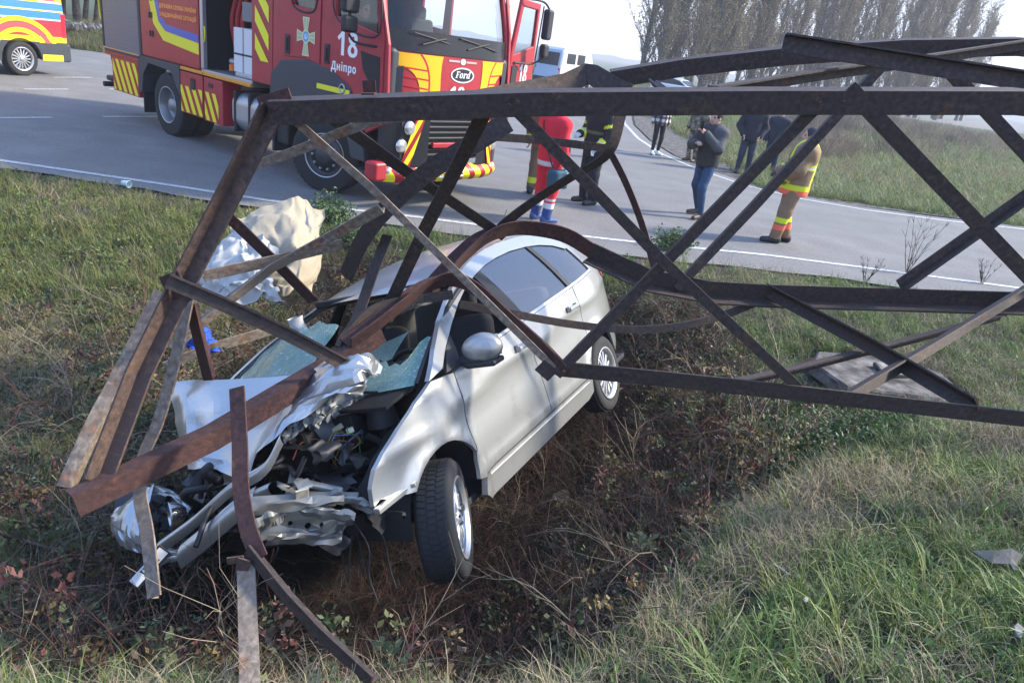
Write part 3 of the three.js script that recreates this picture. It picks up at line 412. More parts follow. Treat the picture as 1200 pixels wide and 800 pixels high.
// engine bay: crushed machinery
{ const bay = [];
  mesh('inner_wing', patch((u, v) => V(-0.1 + u * 0.56 + 0.03 * noise(u * 4, v * 3), lerp(0.42, 0.86 - 0.25 * u * u, v), -0.72 + 0.05 * noise(u * 5, v * 5, 3) + 0.05 * v), 12, 8), blackInner, car);
  mesh('inner_wing', patch((u, v) => V(-0.1 + u * 0.5, lerp(0.4, 0.8 - 0.3 * u, v), 0.7 + 0.08 * noise(u * 5, v * 5, 8)), 12, 8), blackInner, car);
  mesh('strut_tower', [T(cyl(0.09, 0.12, 20, 0.075), 0.0, 0.9, -0.56), T(cyl(0.03, 0.05, 12), 0, 0.97, -0.56)], blackPl, car);
  const eb = mesh('engine_block', [T(bx(0.42, 0.42, 0.62, 0, 0, 0, 0.03), 0.22, 0.58, -0.02, 0.15, 0.2, 0.1), T(bx(0.34, 0.1, 0.54, 0, 0, 0, 0.03), 0.22, 0.83, -0.02, 0.15, 0.2, 0.1), T(cyl(0.1, 0.2, 16), 0.3, 0.55, 0.4, Math.PI / 2, 0, 0), T(cyl(0.07, 0.1, 16), 0.45, 0.6, 0.25, Math.PI / 2, 0.3, 0), T(bx(0.3, 0.25, 0.3, 0, 0, 0, 0.03), 0.15, 0.5, -0.45, 0.2, -0.3, 0.3), T(bx(0.26, 0.2, 0.2, 0, 0, 0, 0.02), 0.02, 0.82, 0.42, 0.4, 0.3, 0)], grime, car);
  for (let i = 0; i < 5; i++) mesh('engine_fin', T(bx(0.36, 0.02, 0.03, 0, 0, 0, 0.006), 0.23, 0.885, -0.22 + i * 0.1, 0.15, 0.2, 0.1), blackGl, eb);
  seed = 777;
  for (let i = 0; i < 110; i++) { // shards of plastic and sheet
    const x = rr(-0.02, 0.66), z = rr(-0.62, 0.75), y = rr(0.5, 0.95) - 0.3 * Math.max(0, x - 0.3); const L = rr(0.08, 0.34), w = rr(0.03, 0.14);
    const g = patch((u, v) => V((u - 0.5) * L, 0.03 * noise(u * 3 + i, v * 3) + 0.02 * Math.sin(u * 5 + i), (v - 0.5) * w * (1 + 0.4 * noise(u * 4, i))), 6, 3);
    bay.push(T(g, x, y, z, rr(-1, 1), rr(0, 6.28), rr(-0.8, 0.8))); }
  { const tm = M({ color: rgb(0.02, 0.02, 0.022), roughness: 0.45, side: THREE.DoubleSide }); for (const g of bay) mesh('crushed_trim', g, tm, car); }
  const bent = []; for (let i = 0; i < 16; i++) { const x = rr(0.1, 0.75), z = rr(-0.55, 0.7), y = rr(0.35, 0.72); const L = rr(0.1, 0.3), w = rr(0.03, 0.07); bent.push(T(patch((u, v) => V((u - 0.5) * L, 0.03 * noise(u * 4 + i, v * 3), (v - 0.5) * w), 6, 2), x, y, z, rr(-1, 1), rr(0, 6.28), rr(-0.8, 0.8))); }
  { const tm = M({ color: rgb(0.35, 0.35, 0.35), metalness: 0.7, roughness: 0.45, side: THREE.DoubleSide }); for (const g of bent) mesh('torn_metal', g, tm, car); }
  for (let i = 0; i < 26; i++) { const p = []; let x = rr(0, 0.6), y = rr(0.45, 0.9), z = rr(-0.65, 0.65); for (let k = 0; k < 5; k++) { p.push([x, y, z]); x += rr(-0.14, 0.18); y += rr(-0.16, 0.1); z += rr(-0.2, 0.2); } mesh('hose', tube(p, rr(0.007, 0.024), 24, 7), blackPl, car); }
  const wc = [[0.5, 0.12, 0.05], [0.45, 0.4, 0.05], [0.1, 0.3, 0.12], [0.6, 0.6, 0.55], [0.15, 0.25, 0.5], [0.55, 0.3, 0.08]];
  for (let i = 0; i < 13; i++) { const p = []; let x = 0.16 + rr(-0.08, 0.08), y = 0.84, z = -0.42 + rr(-0.08, 0.1); for (let k = 0; k < 5; k++) { p.push([x, y, z]); x += rr(-0.04, 0.1); y += rr(-0.07, 0.05); z += rr(-0.06, 0.06); } mesh('wire', tube(p, 0.003, 16, 4), M({ color: rgb(...wc[i % 6].map(q => q * 0.6)), roughness: 0.6 }), car); }
  for (let i = 0; i < 6; i++) { const p = []; let x = rr(0.35, 0.6), y = 0.6, z = rr(-0.8, -0.5); for (let k = 0; k < 5; k++) { p.push([x, y, z]); x += rr(-0.03, 0.04); y -= rr(0.08, 0.14); z += rr(-0.05, 0.05); } mesh('wire', tube(p, 0.005, 16, 4), blackPl, car); }
  mesh('relay', [T(bx(0.05, 0.03, 0.07, 0, 0, 0, 0.005), 0.12, 0.88, -0.35, 0.4, 0.2, 0), T(bx(0.04, 0.03, 0.04, 0, 0, 0, 0.004), 0.15, 0.87, -0.45, 0.2, 0.7, 0)], M({ color: rgb(0.6, 0.58, 0.4), roughness: 0.5 }), car);
  { const r = []; for (let i = 0; i < 14; i++) { const g = new THREE.TorusGeometry(0.04, 0.009, 6, 14); g.rotateY(Math.PI / 2 - i * 0.07); r.push(T(g, 0.05 + i * 0.022, 0.93 - i * 0.006, 0.1 - 0.012 * i)); } mesh('intake_hose', r, blackPl, car); }
  { const b = mesh('battery', bx(0.2, 0.17, 0.24, 0.02, 0.86, -0.33, 0.01), blackPl, car); mesh('battery_label', T(bx(0.14, 0.004, 0.1, 0, 0, 0, 0.001), 0.02, 0.948, -0.33), M({ color: rgb(0.3, 0.3, 0.28), roughness: 0.6 }), b); for (const z of [-0.4, -0.26]) mesh('terminal', T(cyl(0.012, 0.025, 8), 0.07, 0.958, z), bareMetal, b); }
  { const f = [new THREE.TorusGeometry(0.17, 0.014, 6, 26)]; for (let i = 0; i < 7; i++) f.push(T(T(bx(0.045, 0.14, 0.008, 0, 0.1, 0, 0.002), 0, 0, 0, 0, 0.5, 0), 0, 0, 0, 0, 0, i * 0.8976)); f.push(T(cyl(0.045, 0.03, 14), 0, 0, 0, Math.PI / 2, 0, 0)); const m = mesh('radiator_fan', f, blackPl, car); m.position.set(0.52, 0.62, 0.22); m.rotation.set(-0.25, 1.2, 0.1); }
  mesh('cowl_rail', tube([[0.02, 0.98, 0.5], [0.1, 0.96, 0.1], [0.12, 0.95, -0.3], [0.02, 0.98, -0.62]], 0.014, 16, 6), bareMetal, car);
}
// pieces placed where they hang, in the car's own frame
const carL = (px, py, d) => PD(px, py, d).applyMatrix4(CAR_I);
const netPatch = (rows, nu, nv, crump = 0.01, fr = 7, zo = 0, cf) => { // rows of [px,py,d], smooth in both directions
  const C = rows.map(r => new THREE.CatmullRomCurve3(r.map(q => carL(...q)), false, 'centripetal'));
  return patch((u, v) => { const p = C.map(c => c.getPoint(v)); const q = new THREE.CatmullRomCurve3(p, false, 'centripetal').getPoint(u); const rg = (a) => 0.35 - Math.abs(a) * 2; const cr = crump * (cf ? cf(u, v) : 1); q.x += cr * rg(fbm(u * fr, v * fr, zo + 1, 3)); q.y += cr * 1.6 * rg(fbm(u * fr * 0.8, v * fr * 0.8, zo + 9, 3)); q.z += cr * rg(fbm(u * fr, v * fr, zo + 17, 3)); return q; }, nu, nv); };
const crease = (g, a) => { const q = g.index ? g.toNonIndexed() : g; q.deleteAttribute('normal'); return toCreasedNormals(q, a); };
{ const b = mesh('bonnet', crease(netPatch([
    [[193, 452, 4.15], [206, 485, 4.02], [209, 520, 3.92], [226, 549, 3.82]],
    [[214, 447, 4.12], [222, 480, 3.94], [226, 520, 3.86], [240, 553, 3.76]],
    [[250, 445, 4.1], [256, 480, 4.0], [254, 520, 3.86], [262, 556, 3.74]],
    [[312, 444, 4.02], [310, 470, 3.92], [300, 515, 3.74], [284, 562, 3.6]],
    [[360, 438, 3.98], [352, 456, 3.88], [334, 488, 3.7], [304, 537, 3.55]],
    [[398, 424, 3.86], [392, 442, 3.78], [372, 466, 3.72], [340, 494, 3.64]],
    [[436, 416, 3.86], [432, 432, 3.76], [416, 454, 3.74], [390, 474, 3.72]],
    [[450, 428, 3.92], [446, 438, 3.86], [436, 450, 3.84], [420, 464, 3.82]]], 34, 16, 0.085, 2.3, 0, (u, v) => 0.25 + 0.75 * sm(0.45, 0.75, u) + 0.4 * sm(0.7, 1, v)), 0.3), silverBent, car, true);
  mesh('bonnet_frame', [netPatch([[[350, 492, 3.78], [372, 470, 3.86], [400, 458, 3.92]], [[362, 498, 3.8], [384, 480, 3.88], [424, 462, 3.98]], [[380, 500, 3.84], [398, 488, 3.9], [430, 472, 4.0]]], 16, 16, 0.06, 4, 4), netPatch([[[330, 510, 3.74], [340, 500, 3.78], [356, 494, 3.82]], [[336, 520, 3.76], [348, 512, 3.8], [366, 500, 3.86]]], 8, 8, 0.04, 4, 8)], M({ color: rgb(0.2, 0.21, 0.215), metalness: 0.4, roughness: 0.6, side: THREE.DoubleSide }), b);
  const can = mesh('canister', [lathe([[0, 0.05], [0.05, 0.05], [0.06, 0.045], [0.075, 0.05], [0.086, 0.04], [0.09, 0.0], [0.088, -0.14]], 28)], M({ color: rgb(0.13, 0.13, 0.13), roughness: 0.5 }), car); can.position.copy(carL(370, 505, 3.98)); can.rotation.set(-0.9, 0.9, 0.2);
}
{ // right front corner: bumper shell with the empty lamp socket
  const s = mesh('bumper_corner', crease(mergeGeometries([netPatch([[[150, 588, 3.95], [136, 598, 3.92], [130, 616, 3.86], [142, 640, 3.8]], [[166, 574, 3.92], [152, 596, 3.84], [146, 622, 3.78], [160, 648, 3.74]], [[182, 568, 3.9], [168, 606, 3.8], [164, 632, 3.72], [184, 653, 3.7]]], 14, 14, 0.02, 3, 2),
    netPatch([[[164, 632, 3.72], [190, 640, 3.66], [216, 646, 3.64]], [[176, 652, 3.7], [196, 658, 3.66], [214, 656, 3.64]]], 10, 8, 0.012, 5, 3), netPatch([[[178, 568, 3.9], [200, 574, 3.92], [224, 592, 3.9]], [[182, 578, 3.9], [204, 584, 3.92], [222, 606, 3.9]]], 10, 8, 0.02, 6, 5)].map(norm)), 0.35), silverBent, car);
  const lamp = mesh('headlamp', [lathe([[0.03, -0.05], [0.055, -0.02], [0.07, 0.02], [0.075, 0.03], [0.07, 0.034], [0.05, 0.0], [0.0, -0.02]], 24)], M({ color: rgb(0.5, 0.5, 0.5), metalness: 0.9, roughness: 0.2 }), car); lamp.position.copy(carL(206, 603, 3.8)); lamp.rotation.set(-0.3, 1.0, 0.4);
  mesh('lamp_housing', [netPatch([[[170, 590, 3.88], [190, 592, 3.95], [214, 594, 3.92]], [[172, 630, 3.78], [196, 626, 3.88], [222, 628, 3.8]]], 10, 8, 0.08, 6, 7)], M({ color: rgb(0.02, 0.02, 0.022), roughness: 0.5, side: THREE.DoubleSide }), s);
  const strip = (name, a, w, m, th = 0.012) => { const p = a.map(q => carL(...q)); const c = new THREE.CatmullRomCurve3(p); const t0 = carL(a[0][0], a[0][1] + 40, a[0][2]).sub(p[0]).normalize(); return mesh(name, patch((u, v) => { const q = c.getPoint(u), k = v * 2 - 1; return q.addScaledVector(t0, k * w / 2).add(V(0.02 * (1 - k * k), 0.012 * (1 - k * k), 0)); }, 20, 6), m, car); };
  strip('bumper_beam', [[188, 641, 3.52], [230, 610, 3.5], [270, 574, 3.5], [312, 548, 3.5], [332, 512, 3.55]], 0.07, silverBent);
  strip('bumper_beam', [[212, 652, 3.48], [240, 630, 3.46], [275, 600, 3.46], [300, 584, 3.46]], 0.12, silverBent);
  strip('number_plate_surround', [[280, 590, 3.5], [300, 580, 3.48], [318, 572, 3.5]], 0.06, silverBent);
  // radiator support with punched holes
  const hole = (x, y, r) => Array.from({ length: 8 }, (_, i) => [x + r * Math.cos(-i * Math.PI / 4), y + r * 1.4 * Math.sin(-i * Math.PI / 4)]);
  const xm = mesh('crossmember', [prism([[-0.24, 0.06], [-0.2, 0.085], [0.16, 0.075], [0.22, 0.05], [0.2, -0.03], [0.13, -0.075], [0.02, -0.085], [-0.08, -0.06], [-0.16, -0.085], [-0.23, -0.05]], 0, 0.02, 0.004, [hole(-0.02, 0.0, 0.016), hole(0.06, 0.0, 0.02), hole(0.12, 0.005, 0.014)]), T(bx(0.4, 0.03, 0.1, 0, 0, 0, 0.01), -0.02, 0.085, -0.05, 0.15, 0, 0.05), T(bx(0.07, 0.06, 0.012, 0, 0, 0, 0.004), 0.02, 0.13, -0.05, 0.3, 0.4, 0.15), T(bx(0.075, 0.012, 0.06, 0, 0, 0, 0.004), 0.025, 0.165, -0.08, 0.25, 0.4, 0.15), T(bx(0.3, 0.02, 0.05, 0, 0, 0, 0.008), 0.14, 0.1, -0.1, 0.2, -0.25, 0.12), T(bx(0.24, 0.025, 0.04, 0, 0, 0, 0.008), 0.1, 0.125, -0.14, 0.3, -0.3, -0.05)], M({ color: rgb(0.36, 0.36, 0.345), metalness: 0.8, roughness: 0.45, map: dirtTex }), scene);
  { const P = xm.geometry.attributes.position; for (let i = 0; i < P.count; i++) { const x = P.getX(i), y = P.getY(i), z = P.getZ(i); P.setXYZ(i, x, y + 0.035 * noise(x * 6, 3), z + 0.045 * noise(x * 7, y * 5, 9)); } xm.geometry.computeVertexNormals(); }
  { const cg = (L, w, sd) => crease(patch((u, v) => { const a = v * Math.PI * 0.9; return V((u - 0.5) * L, w * Math.cos(a) + 0.025 * noise(u * 4, v * 2, sd), w * 0.6 * Math.sin(a) + 0.025 * noise(u * 4, v * 3, sd + 4)); }, 16, 4), 0.3); const tm = M({ color: rgb(0.24, 0.24, 0.23), metalness: 0.7, roughness: 0.5, side: THREE.DoubleSide, map: dirtTex });
    for (const [L, w, x, y, z, ry, rz, sd] of [[0.46, 0.03, -0.02, 0.1, 0.02, 0.1, 0.1, 1], [0.3, 0.035, 0.12, 0.07, 0.03, -0.3, 0.05, 5], [0.34, 0.028, 0.05, -0.06, 0.03, 0.1, -0.06, 9], [0.2, 0.04, -0.14, 0.02, 0.04, 0.4, 0.3, 13], [0.16, 0.03, 0.2, 0.0, 0.02, -0.5, 0.9, 17], [0.22, 0.025, 0.26, 0.1, -0.04, -0.4, -0.1, 21]]) mesh('torn_metal', T(cg(L, w, sd), x, y, z, 0.2, ry, rz), tm, xm); }
  scene.remove(xm); xm.name = 'crossmember'; car.add(xm); used['crossmember'] = -1;
  const wp = PD(345, 613, 3.36); const q = camera.quaternion.clone(); const mw = new THREE.Matrix4().compose(wp, new THREE.Quaternion().setFromEuler(new THREE.Euler(-0.2, 0.35, -0.03)), V(1, 1, 1)); mw.premultiply(CAR_I); mw.decompose(xm.position, xm.quaternion, xm.scale);
}
// ---------- vehicles on the road ----------
const redPaint = MP({ color: rgb(0.40, 0.016, 0.030), roughness: 0.55, clearcoat: 0.2, clearcoatRoughness: 0.3, map: dirtTex });
const yelPaint = M({ color: rgb(0.80, 0.72, 0.02), roughness: 0.5 }), orgPaint = M({ color: rgb(0.70, 0.28, 0.02), roughness: 0.5 });
const darkPl = M({ color: rgb(0.04, 0.045, 0.052), roughness: 0.6 }), shutterM = M({ color: rgb(0.17, 0.18, 0.20), roughness: 0.5, metalness: 0.3 });
const steelGrey = M({ color: rgb(0.42, 0.42, 0.42), metalness: 0.7, roughness: 0.42 }), whiteM = M({ color: rgb(0.66, 0.66, 0.66), roughness: 0.5 });
const winGlass = MP({ color: rgb(0.75, 0.82, 0.82), transmission: 1, thickness: 0, roughness: 0.02, ior: 1.52 });
const printM = (tex, o = {}) => M(Object.assign({ map: tex, roughness: 0.45, transparent: true, alphaTest: 0.5 }, o));
// flat print on a face of constant z (side 1: seen from +z) or, with axis 'x', on a face of constant x (seen from +x)
function decal(name, a0, a1, y0, y1, at, side, tex, parent, axis = 'z') {
  const g = new THREE.PlaneGeometry(a1 - a0, y1 - y0); if (axis === 'x') g.rotateY(Math.PI / 2); else if (side < 0) g.rotateY(Math.PI);
  if (axis === 'x') g.translate(at, (y0 + y1) / 2, (a0 + a1) / 2); else g.translate((a0 + a1) / 2, (y0 + y1) / 2, at);
  return mesh(name, g, printM(tex), parent, true);
}
const hazard = (n, w, h, slope = 1, off = 0) => canvasTex(w, h, (c) => { c.fillStyle = '#a3142a'; c.fillRect(0, 0, w, h); c.fillStyle = '#e8e01a'; for (let i = -n; i < 2 * n; i++) { const p = w / n, x = i * p + off * p; c.beginPath(); c.moveTo(x, 0); c.lineTo(x + p * 0.55, 0); c.lineTo(x + p * 0.55 + slope * h, h); c.lineTo(x + slope * h, h); c.fill(); } });
const truck = thing('fire_engine', 'red fire engine with crew cab and yellow hazard stripes stopped on the road', 'fire engine');
truck.position.set(-2.37, 0, -11.5); truck.rotation.y = -37 * Math.PI / 180;
{
  const t = truck, Z = 1.25;
  const B = (name, x0, x1, y0, y1, z0, z1, m, par = t, r = 0.012) => mesh(name, bx(x1 - x0, y1 - y0, z1 - z0, (x0 + x1) / 2, (y0 + y1) / 2, (z0 + z1) / 2, r), m, par);
  // chassis
  B('chassis', -6.6, 1.1, 0.62, 0.9, -0.45, 0.45, blackPl); B('axle', -4.58, -4.42, 0.45, 0.6, -1.0, 1.0, blackPl); B('axle', -0.08, 0.08, 0.45, 0.6, -0.9, 0.9, blackPl);
  // superstructure around the open locker
  B('body', -6.93, -3.3, 1.26, 3.1, -1.22, 1.215, redPaint); B('body', -3.3, -1.3, 1.2, 3.1, -1.22, 0.55, darkPl); B('body', -3.3, -1.3, 2.85, 3.1, 0.552, 1.22, redPaint); B('body', -1.8, -1.25, 1.3, 2.848, 0.552, 1.225, redPaint);
  B('locker_floor', -3.3, -1.8, 1.2, 1.295, 0.552, 1.22, steelGrey); B('locker_frame', -3.29, -3.2, 1.297, 2.848, 1.16, 1.235, steelGrey); B('locker_wall', -3.299, -3.27, 1.297, 2.848, 0.552, 1.155, blackPl);
  // roller shutter and its frame
  const sh = B('shutter', -6.84, -5.42, 1.23, 2.8, 1.216, 1.235, shutterM); const sl = []; for (let y = 1.27; y < 2.78; y += 0.045) sl.push(bx(1.4, 0.036, 0.012, -6.13, y, 1.238, 0.005)); mesh('shutter_slats', sl, shutterM, sh).userData.kind = 'stuff';
  B('shutter_bar', -6.84, -5.42, 1.2, 1.24, 1.236, 1.262, darkPl, sh); B('shutter_frame', -6.93, -6.85, 1.262, 2.9, 1.216, 1.245, blackPl); B('shutter_frame', -5.41, -5.33, 1.262, 2.9, 1.216, 1.245, blackPl);
  // printed panel with the service's stripes and name
  const pan = B('side_panel', -5.31, -3.31, 1.28, 2.9, 1.216, 1.246, redPaint);
  mesh('stripe', prism([[-5.0, 2.88], [-4.86, 2.88], [-4.55, 2.0], [-4.38, 1.87], [-3.32, 1.80], [-3.32, 1.682], [-4.42, 1.762], [-4.648, 1.9]], 1.244, 1.2495, 0), M({ color: rgb(0.015, 0.085, 0.42), roughness: 0.4 }), pan);
  mesh('stripe', prism([[-5.2, 2.88], [-5.005, 2.88], [-4.652, 1.9], [-4.42, 1.757], [-3.32, 1.677], [-3.32, 1.5], [-4.5, 1.6], [-4.83, 1.85]], 1.244, 1.2495, 0), yelPaint, pan);
  for (const [y, str] of [[2.1, 'ДЕРЖАВНА СЛУЖБА УКРАЇНИ'], [1.965, 'З НАДЗВИЧАЙНИХ СИТУАЦІЙ']]) decal('lettering', -4.6, -3.36, y, y + 0.11, 1.2505, 1, canvasTex(640, 60, (c, w, h) => { c.fillStyle = '#aa1028'; c.fillRect(0, 0, w, h); c.fillStyle = '#e89c34'; c.font = 'bold 50px sans-serif'; c.fillText(str, 4, 48, w - 8); }), pan);
  for (const y of [1.62, 1.92, 2.2]) for (const dx of [0, 0.09]) B('hinge', -4.98 + dx, -4.94 + dx, y, y + 0.1, 1.246, 1.262, blackPl, pan, 0.006);
  for (const [a, b] of [[-6.9, -5.44], [-3.96, -3.22], [-3.2, -1.8]]) B('reflective_strip', a, b, 1.20, 1.256, 1.2, 1.252, orgPaint);
  // lower skirts with hazard stripes
  const s1 = B('skirt', -6.6, -5.52, 0.5, 1.12, 0.9, 1.24, redPaint); decal('hazard_stripes', -6.55, -5.55, 0.52, 1.08, 1.244, 1, hazard(4.5, 480, 270, 0.55), s1);
  B('skirt_beam', -6.9, -5.44, 1.12, 1.2, 0.9, 1.235, redPaint);
  const s2 = B('skirt', -3.98, -3.24, 0.5, 1.18, 0.9, 1.24, redPaint); decal('hazard_stripes', -3.97, -3.26, 0.52, 0.95, 1.244, 1, hazard(3.3, 380, 240, 0.55), s2); B('filler_flap', -3.62, -3.48, 0.92, 1.1, 1.241, 1.255, blackPl, s2);
  const s3 = B('skirt', -3.2, -2.62, 0.48, 1.18, 0.9, 1.24, redPaint); decal('hazard_stripes', -3.18, -2.75, 0.5, 0.95, 1.244, 1, hazard(2.1, 240, 240, 0.55, 0.2), s3); B('filler_flap', -3.05, -2.92, 1.03, 1.1, 1.241, 1.25, blackPl, s3);
  mesh('wheel_arch', prism([[-5.5, 0.62], [-5.5, 1.26], [-3.99, 1.26], [-3.99, 0.75], ...arcPts(-4.72, 0.55, 0.62, 12, 168, 1).slice(0, 0), [-4.08, 0.85], [-4.3, 1.12], [-5.1, 1.16], [-5.32, 0.95], [-5.4, 0.62]], 0.85, 1.248, 0.008), darkPl, t);
  B('mudflap', -5.47, -5.44, 0.25, 0.7, 0.65, 1.2, blackPl);
  mesh('rear_step', [bx(0.3, 0.1, 2.3, -6.98, 0.66, 0, 0.03), T(cyl(0.05, 0.4, 10), -7.0, 0.55, 1.05, Math.PI / 2, 0, 0), T(cyl(0.045, 0.5, 10), -7.02, 0.85, 1.0, 0, 0, 0.3)], blackPl, t);
  mesh('grab_rail', tube([[-6.98, 2.95, 1.2], [-7.04, 2.9, 1.2], [-7.04, 1.8, 1.2], [-6.98, 1.72, 1.2]], 0.022, 24, 6), yelPaint, t);
  // locker contents
  for (const x of [-2.35, -2.06]) { const bxx = B('equipment_box', x - 0.13, x + 0.12, 1.36, 2.02, 0.8, 1.12, whiteM); B('box_strap', x - 0.14, x + 0.13, 1.62, 1.65, 0.79, 1.13, blackPl, bxx); }
  for (const x of [-3.02, -2.86, -2.7]) mesh('red_hose', tube([[x, 1.7, 0.75], [x - 0.03, 2.1, 0.8], [x + 0.05, 2.5, 0.75]], 0.045, 14, 8), M({ color: rgb(0.42, 0.03, 0.03), roughness: 0.6 }), t);
  B('locker_shelf', -3.19, -1.8, 2.55, 2.6, 0.56, 1.1, whiteM); B('equipment_box', -2.35, -2.0, 2.12, 2.4, 0.75, 1.05, shutterM); mesh('hose_cap', T(cyl(0.06, 0.1, 12), -2.62, 1.4, 1.05), M({ color: rgb(0.7, 0.16, 0.02), roughness: 0.5 }), t);
  mesh('pump_fitting', [T(cyl(0.05, 0.25, 12), -2.7, 1.48, 0.95, 0, 0, Math.PI / 2), bx(0.5, 0.07, 0.2, -2.15, 1.33, 1.05, 0.02)], steelGrey, t);
  mesh('handle_strap', tube([[-3.14, 1.95, 1.24], [-3.09, 1.86, 1.26], [-3.12, 1.75, 1.25], [-3.15, 1.72, 1.24]], 0.014, 10, 5), yelPaint, t);
  // yellow diagonals behind the cab
  decal('chevrons', -1.74, -1.3, 1.62, 2.84, 1.230, 1, canvasTex(220, 610, (c, w, h) => { c.clearRect(0, 0, w, h); c.fillStyle = '#ece51c'; for (let i = -1; i < 4; i++) { const y = i * 190 + 40; c.beginPath(); c.moveTo(20, y); c.lineTo(200, y + 190); c.lineTo(200, y + 300); c.lineTo(20, y + 110); c.fill(); } }), t);
  // fuel tank
  { const g = mesh('fuel_tank', T(bx(1.02, 0.6, 0.62, 0, 0, 0, 0.2), -1.99, 0.78, 0.9), steelGrey, t); g.geometry.dispose(); g.geometry = boxUV(norm(T(new RoundedBoxGeometry(1.02, 0.6, 0.62, 5, 0.2), -1.99, 0.78, 0.92)));
    for (const x of [-2.27, -1.86]) { const r = mesh('tank_strap', T(new RoundedBoxGeometry(0.07, 0.63, 0.65, 5, 0.03), x, 0.78, 0.92), blackPl, t); } mesh('battery_box', bx(0.5, 0.55, 0.5, -1.2, 0.75, 0.9, 0.04), blackPl, t); }
  // cab: flank with window and wheel openings
  const arch = arcPts(0, 0.53, 0.68, 0, 180, 16);
  const win1 = [[-0.72, 2.46], [-0.22, 2.42], [-0.2, 2.85], [-0.7, 2.87]], win2 = [[0.24, 2.40], [1.12, 2.24], [1.04, 2.86], [0.26, 2.9]];
  for (const s of [1, -1]) {
    const poly = [[-1.22, 1.05], [-1.22, 3.08], [1.0, 3.1], [1.30, 2.15], [1.36, 1.2], [0.95, 1.0], [0.8, 1.2], [0.6, 1.5], [0.2, 1.68], [-0.4, 1.74], [-0.95, 1.68], [-1.12, 1.5]];
    if (s > 0) mesh('cab_side', prism(poly, 1.18, 1.235, 0.01, [win1, win2]), redPaint, t);
    else { mesh('cab_side', prism([[-1.22, 1.05], [-1.22, 3.08], [-0.05, 3.1], [-0.05, 1.6], [-0.95, 1.6], [-1.12, 1.5]], -1.235, -1.18, 0.01, [win1]), redPaint, t); mesh('door_sill', prism([[-0.05, 1.1], [-0.05, 1.35], [1.33, 1.35], [1.36, 1.2], [1.0, 1.1]], -1.235, -1.18, 0.01), redPaint, t); mesh('cab_pillar', prism([[1.12, 1.35], [1.05, 3.05], [1.2, 2.5], [1.33, 1.35]], -1.235, -1.18, 0.01), redPaint, t); }
    // moulded wheel arch in dark plastic
    mesh('arch_moulding', prism([[-1.3, 0.95], [-1.24, 1.5], [-1.0, 1.7], [-0.4, 1.775], [0.2, 1.7], [0.6, 1.53], [0.85, 1.2], [0.97, 0.62], [0.72, 0.62], ...arcPts(0, 0.53, 0.68, 10, 150, 12), [-0.8, 0.95]], s > 0 ? 0.75 : -1.262, s > 0 ? 1.262 : -0.75, 0.02), darkPl, t);
  }
  // doors on the seen flank
  const d1 = mesh('door', prism([[-0.94, 1.765], [-0.94, 2.98], [-0.08, 3.0], [-0.08, 1.75], [-0.4, 1.79]], 1.236, 1.252, 0.005, [win1]), redPaint, t);
  const d2 = mesh('door', prism([[-0.04, 1.76], [-0.04, 3.0], [1.02, 3.02], [1.24, 2.2], [1.26, 1.42], [0.86, 1.25], [0.62, 1.56], [0.22, 1.72]], 1.236, 1.252, 0.005, [win2]), redPaint, t);
  mesh('window', prism(win1, 1.205, 1.211, 0), winGlass, d1); mesh('window', prism(win2, 1.205, 1.211, 0), winGlass, d2);
  for (const [d, w] of [[d1, win1], [d2, win2]]) { mesh('window_seal', tube(w.map(p => [p[0], p[1], 1.252]), 0.014, 40, 5, true), blackPl, d); }
  mesh('window_post', bx(0.03, 0.55, 0.02, 0.48, 2.62, 1.215, 0.004), blackPl, d2);
  for (const [d, x, y] of [[d1, -0.83, 1.93], [d2, 0.09, 1.9]]) mesh('handle', [bx(0.11, 0.26, 0.02, x, y, 1.256, 0.03), bx(0.05, 0.17, 0.03, x, y, 1.27, 0.015)], blackPl, d);
  mesh('intake_grille', prism([[0.80, 2.02], [1.18, 1.98], [1.2, 1.55], [1.02, 1.62], [0.86, 1.8]], 1.25, 1.262, 0.004), M({ color: rgb(0.012, 0.012, 0.013), roughness: 0.7 }), d2);
  decal('emblem', -0.62, -0.17, 1.8, 2.34, 1.257, 1, canvasTex(256, 300, (c, w, h) => { c.clearRect(0, 0, w, h); c.translate(w / 2, h / 2); for (let i = 0; i < 4; i++) { c.save(); c.rotate(i * Math.PI / 2); const L = i % 2 ? 0.85 : 1; c.fillStyle = '#d8cf9a'; c.beginPath(); c.moveTo(-15, 0); c.lineTo(-46, -140 * L); c.lineTo(46, -140 * L); c.lineTo(15, 0); c.fill(); c.fillStyle = '#a9b58c'; c.beginPath(); c.moveTo(-9, 0); c.lineTo(-33, -130 * L); c.lineTo(33, -130 * L); c.lineTo(9, 0); c.fill(); c.strokeStyle = '#e6dfb4'; c.lineWidth = 4; c.beginPath(); c.moveTo(0, -20); c.lineTo(0, -128 * L); c.stroke(); c.restore(); } c.fillStyle = '#d8cf9a'; c.beginPath(); c.arc(0, 0, 50, 0, 7); c.fill(); c.fillStyle = '#4f9fc4'; c.beginPath(); c.arc(0, 0, 38, 0, 7); c.fill(); c.fillStyle = '#d8e6ee'; c.fillRect(-4, -22, 8, 44); c.fillRect(-20, -16, 6, 26); c.fillRect(14, -16, 6, 26); c.fillRect(-18, 8, 36, 6); }), d1);
  decal('number', 0.24, 0.80, 1.86, 2.28, 1.257, 1, canvasTex(256, 192, (c, w, h) => { c.clearRect(0, 0, w, h); c.fillStyle = '#eef0f0'; c.font = 'bold 190px sans-serif'; c.textAlign = 'center'; c.fillText('18', w / 2, 165, 230); }), d2);
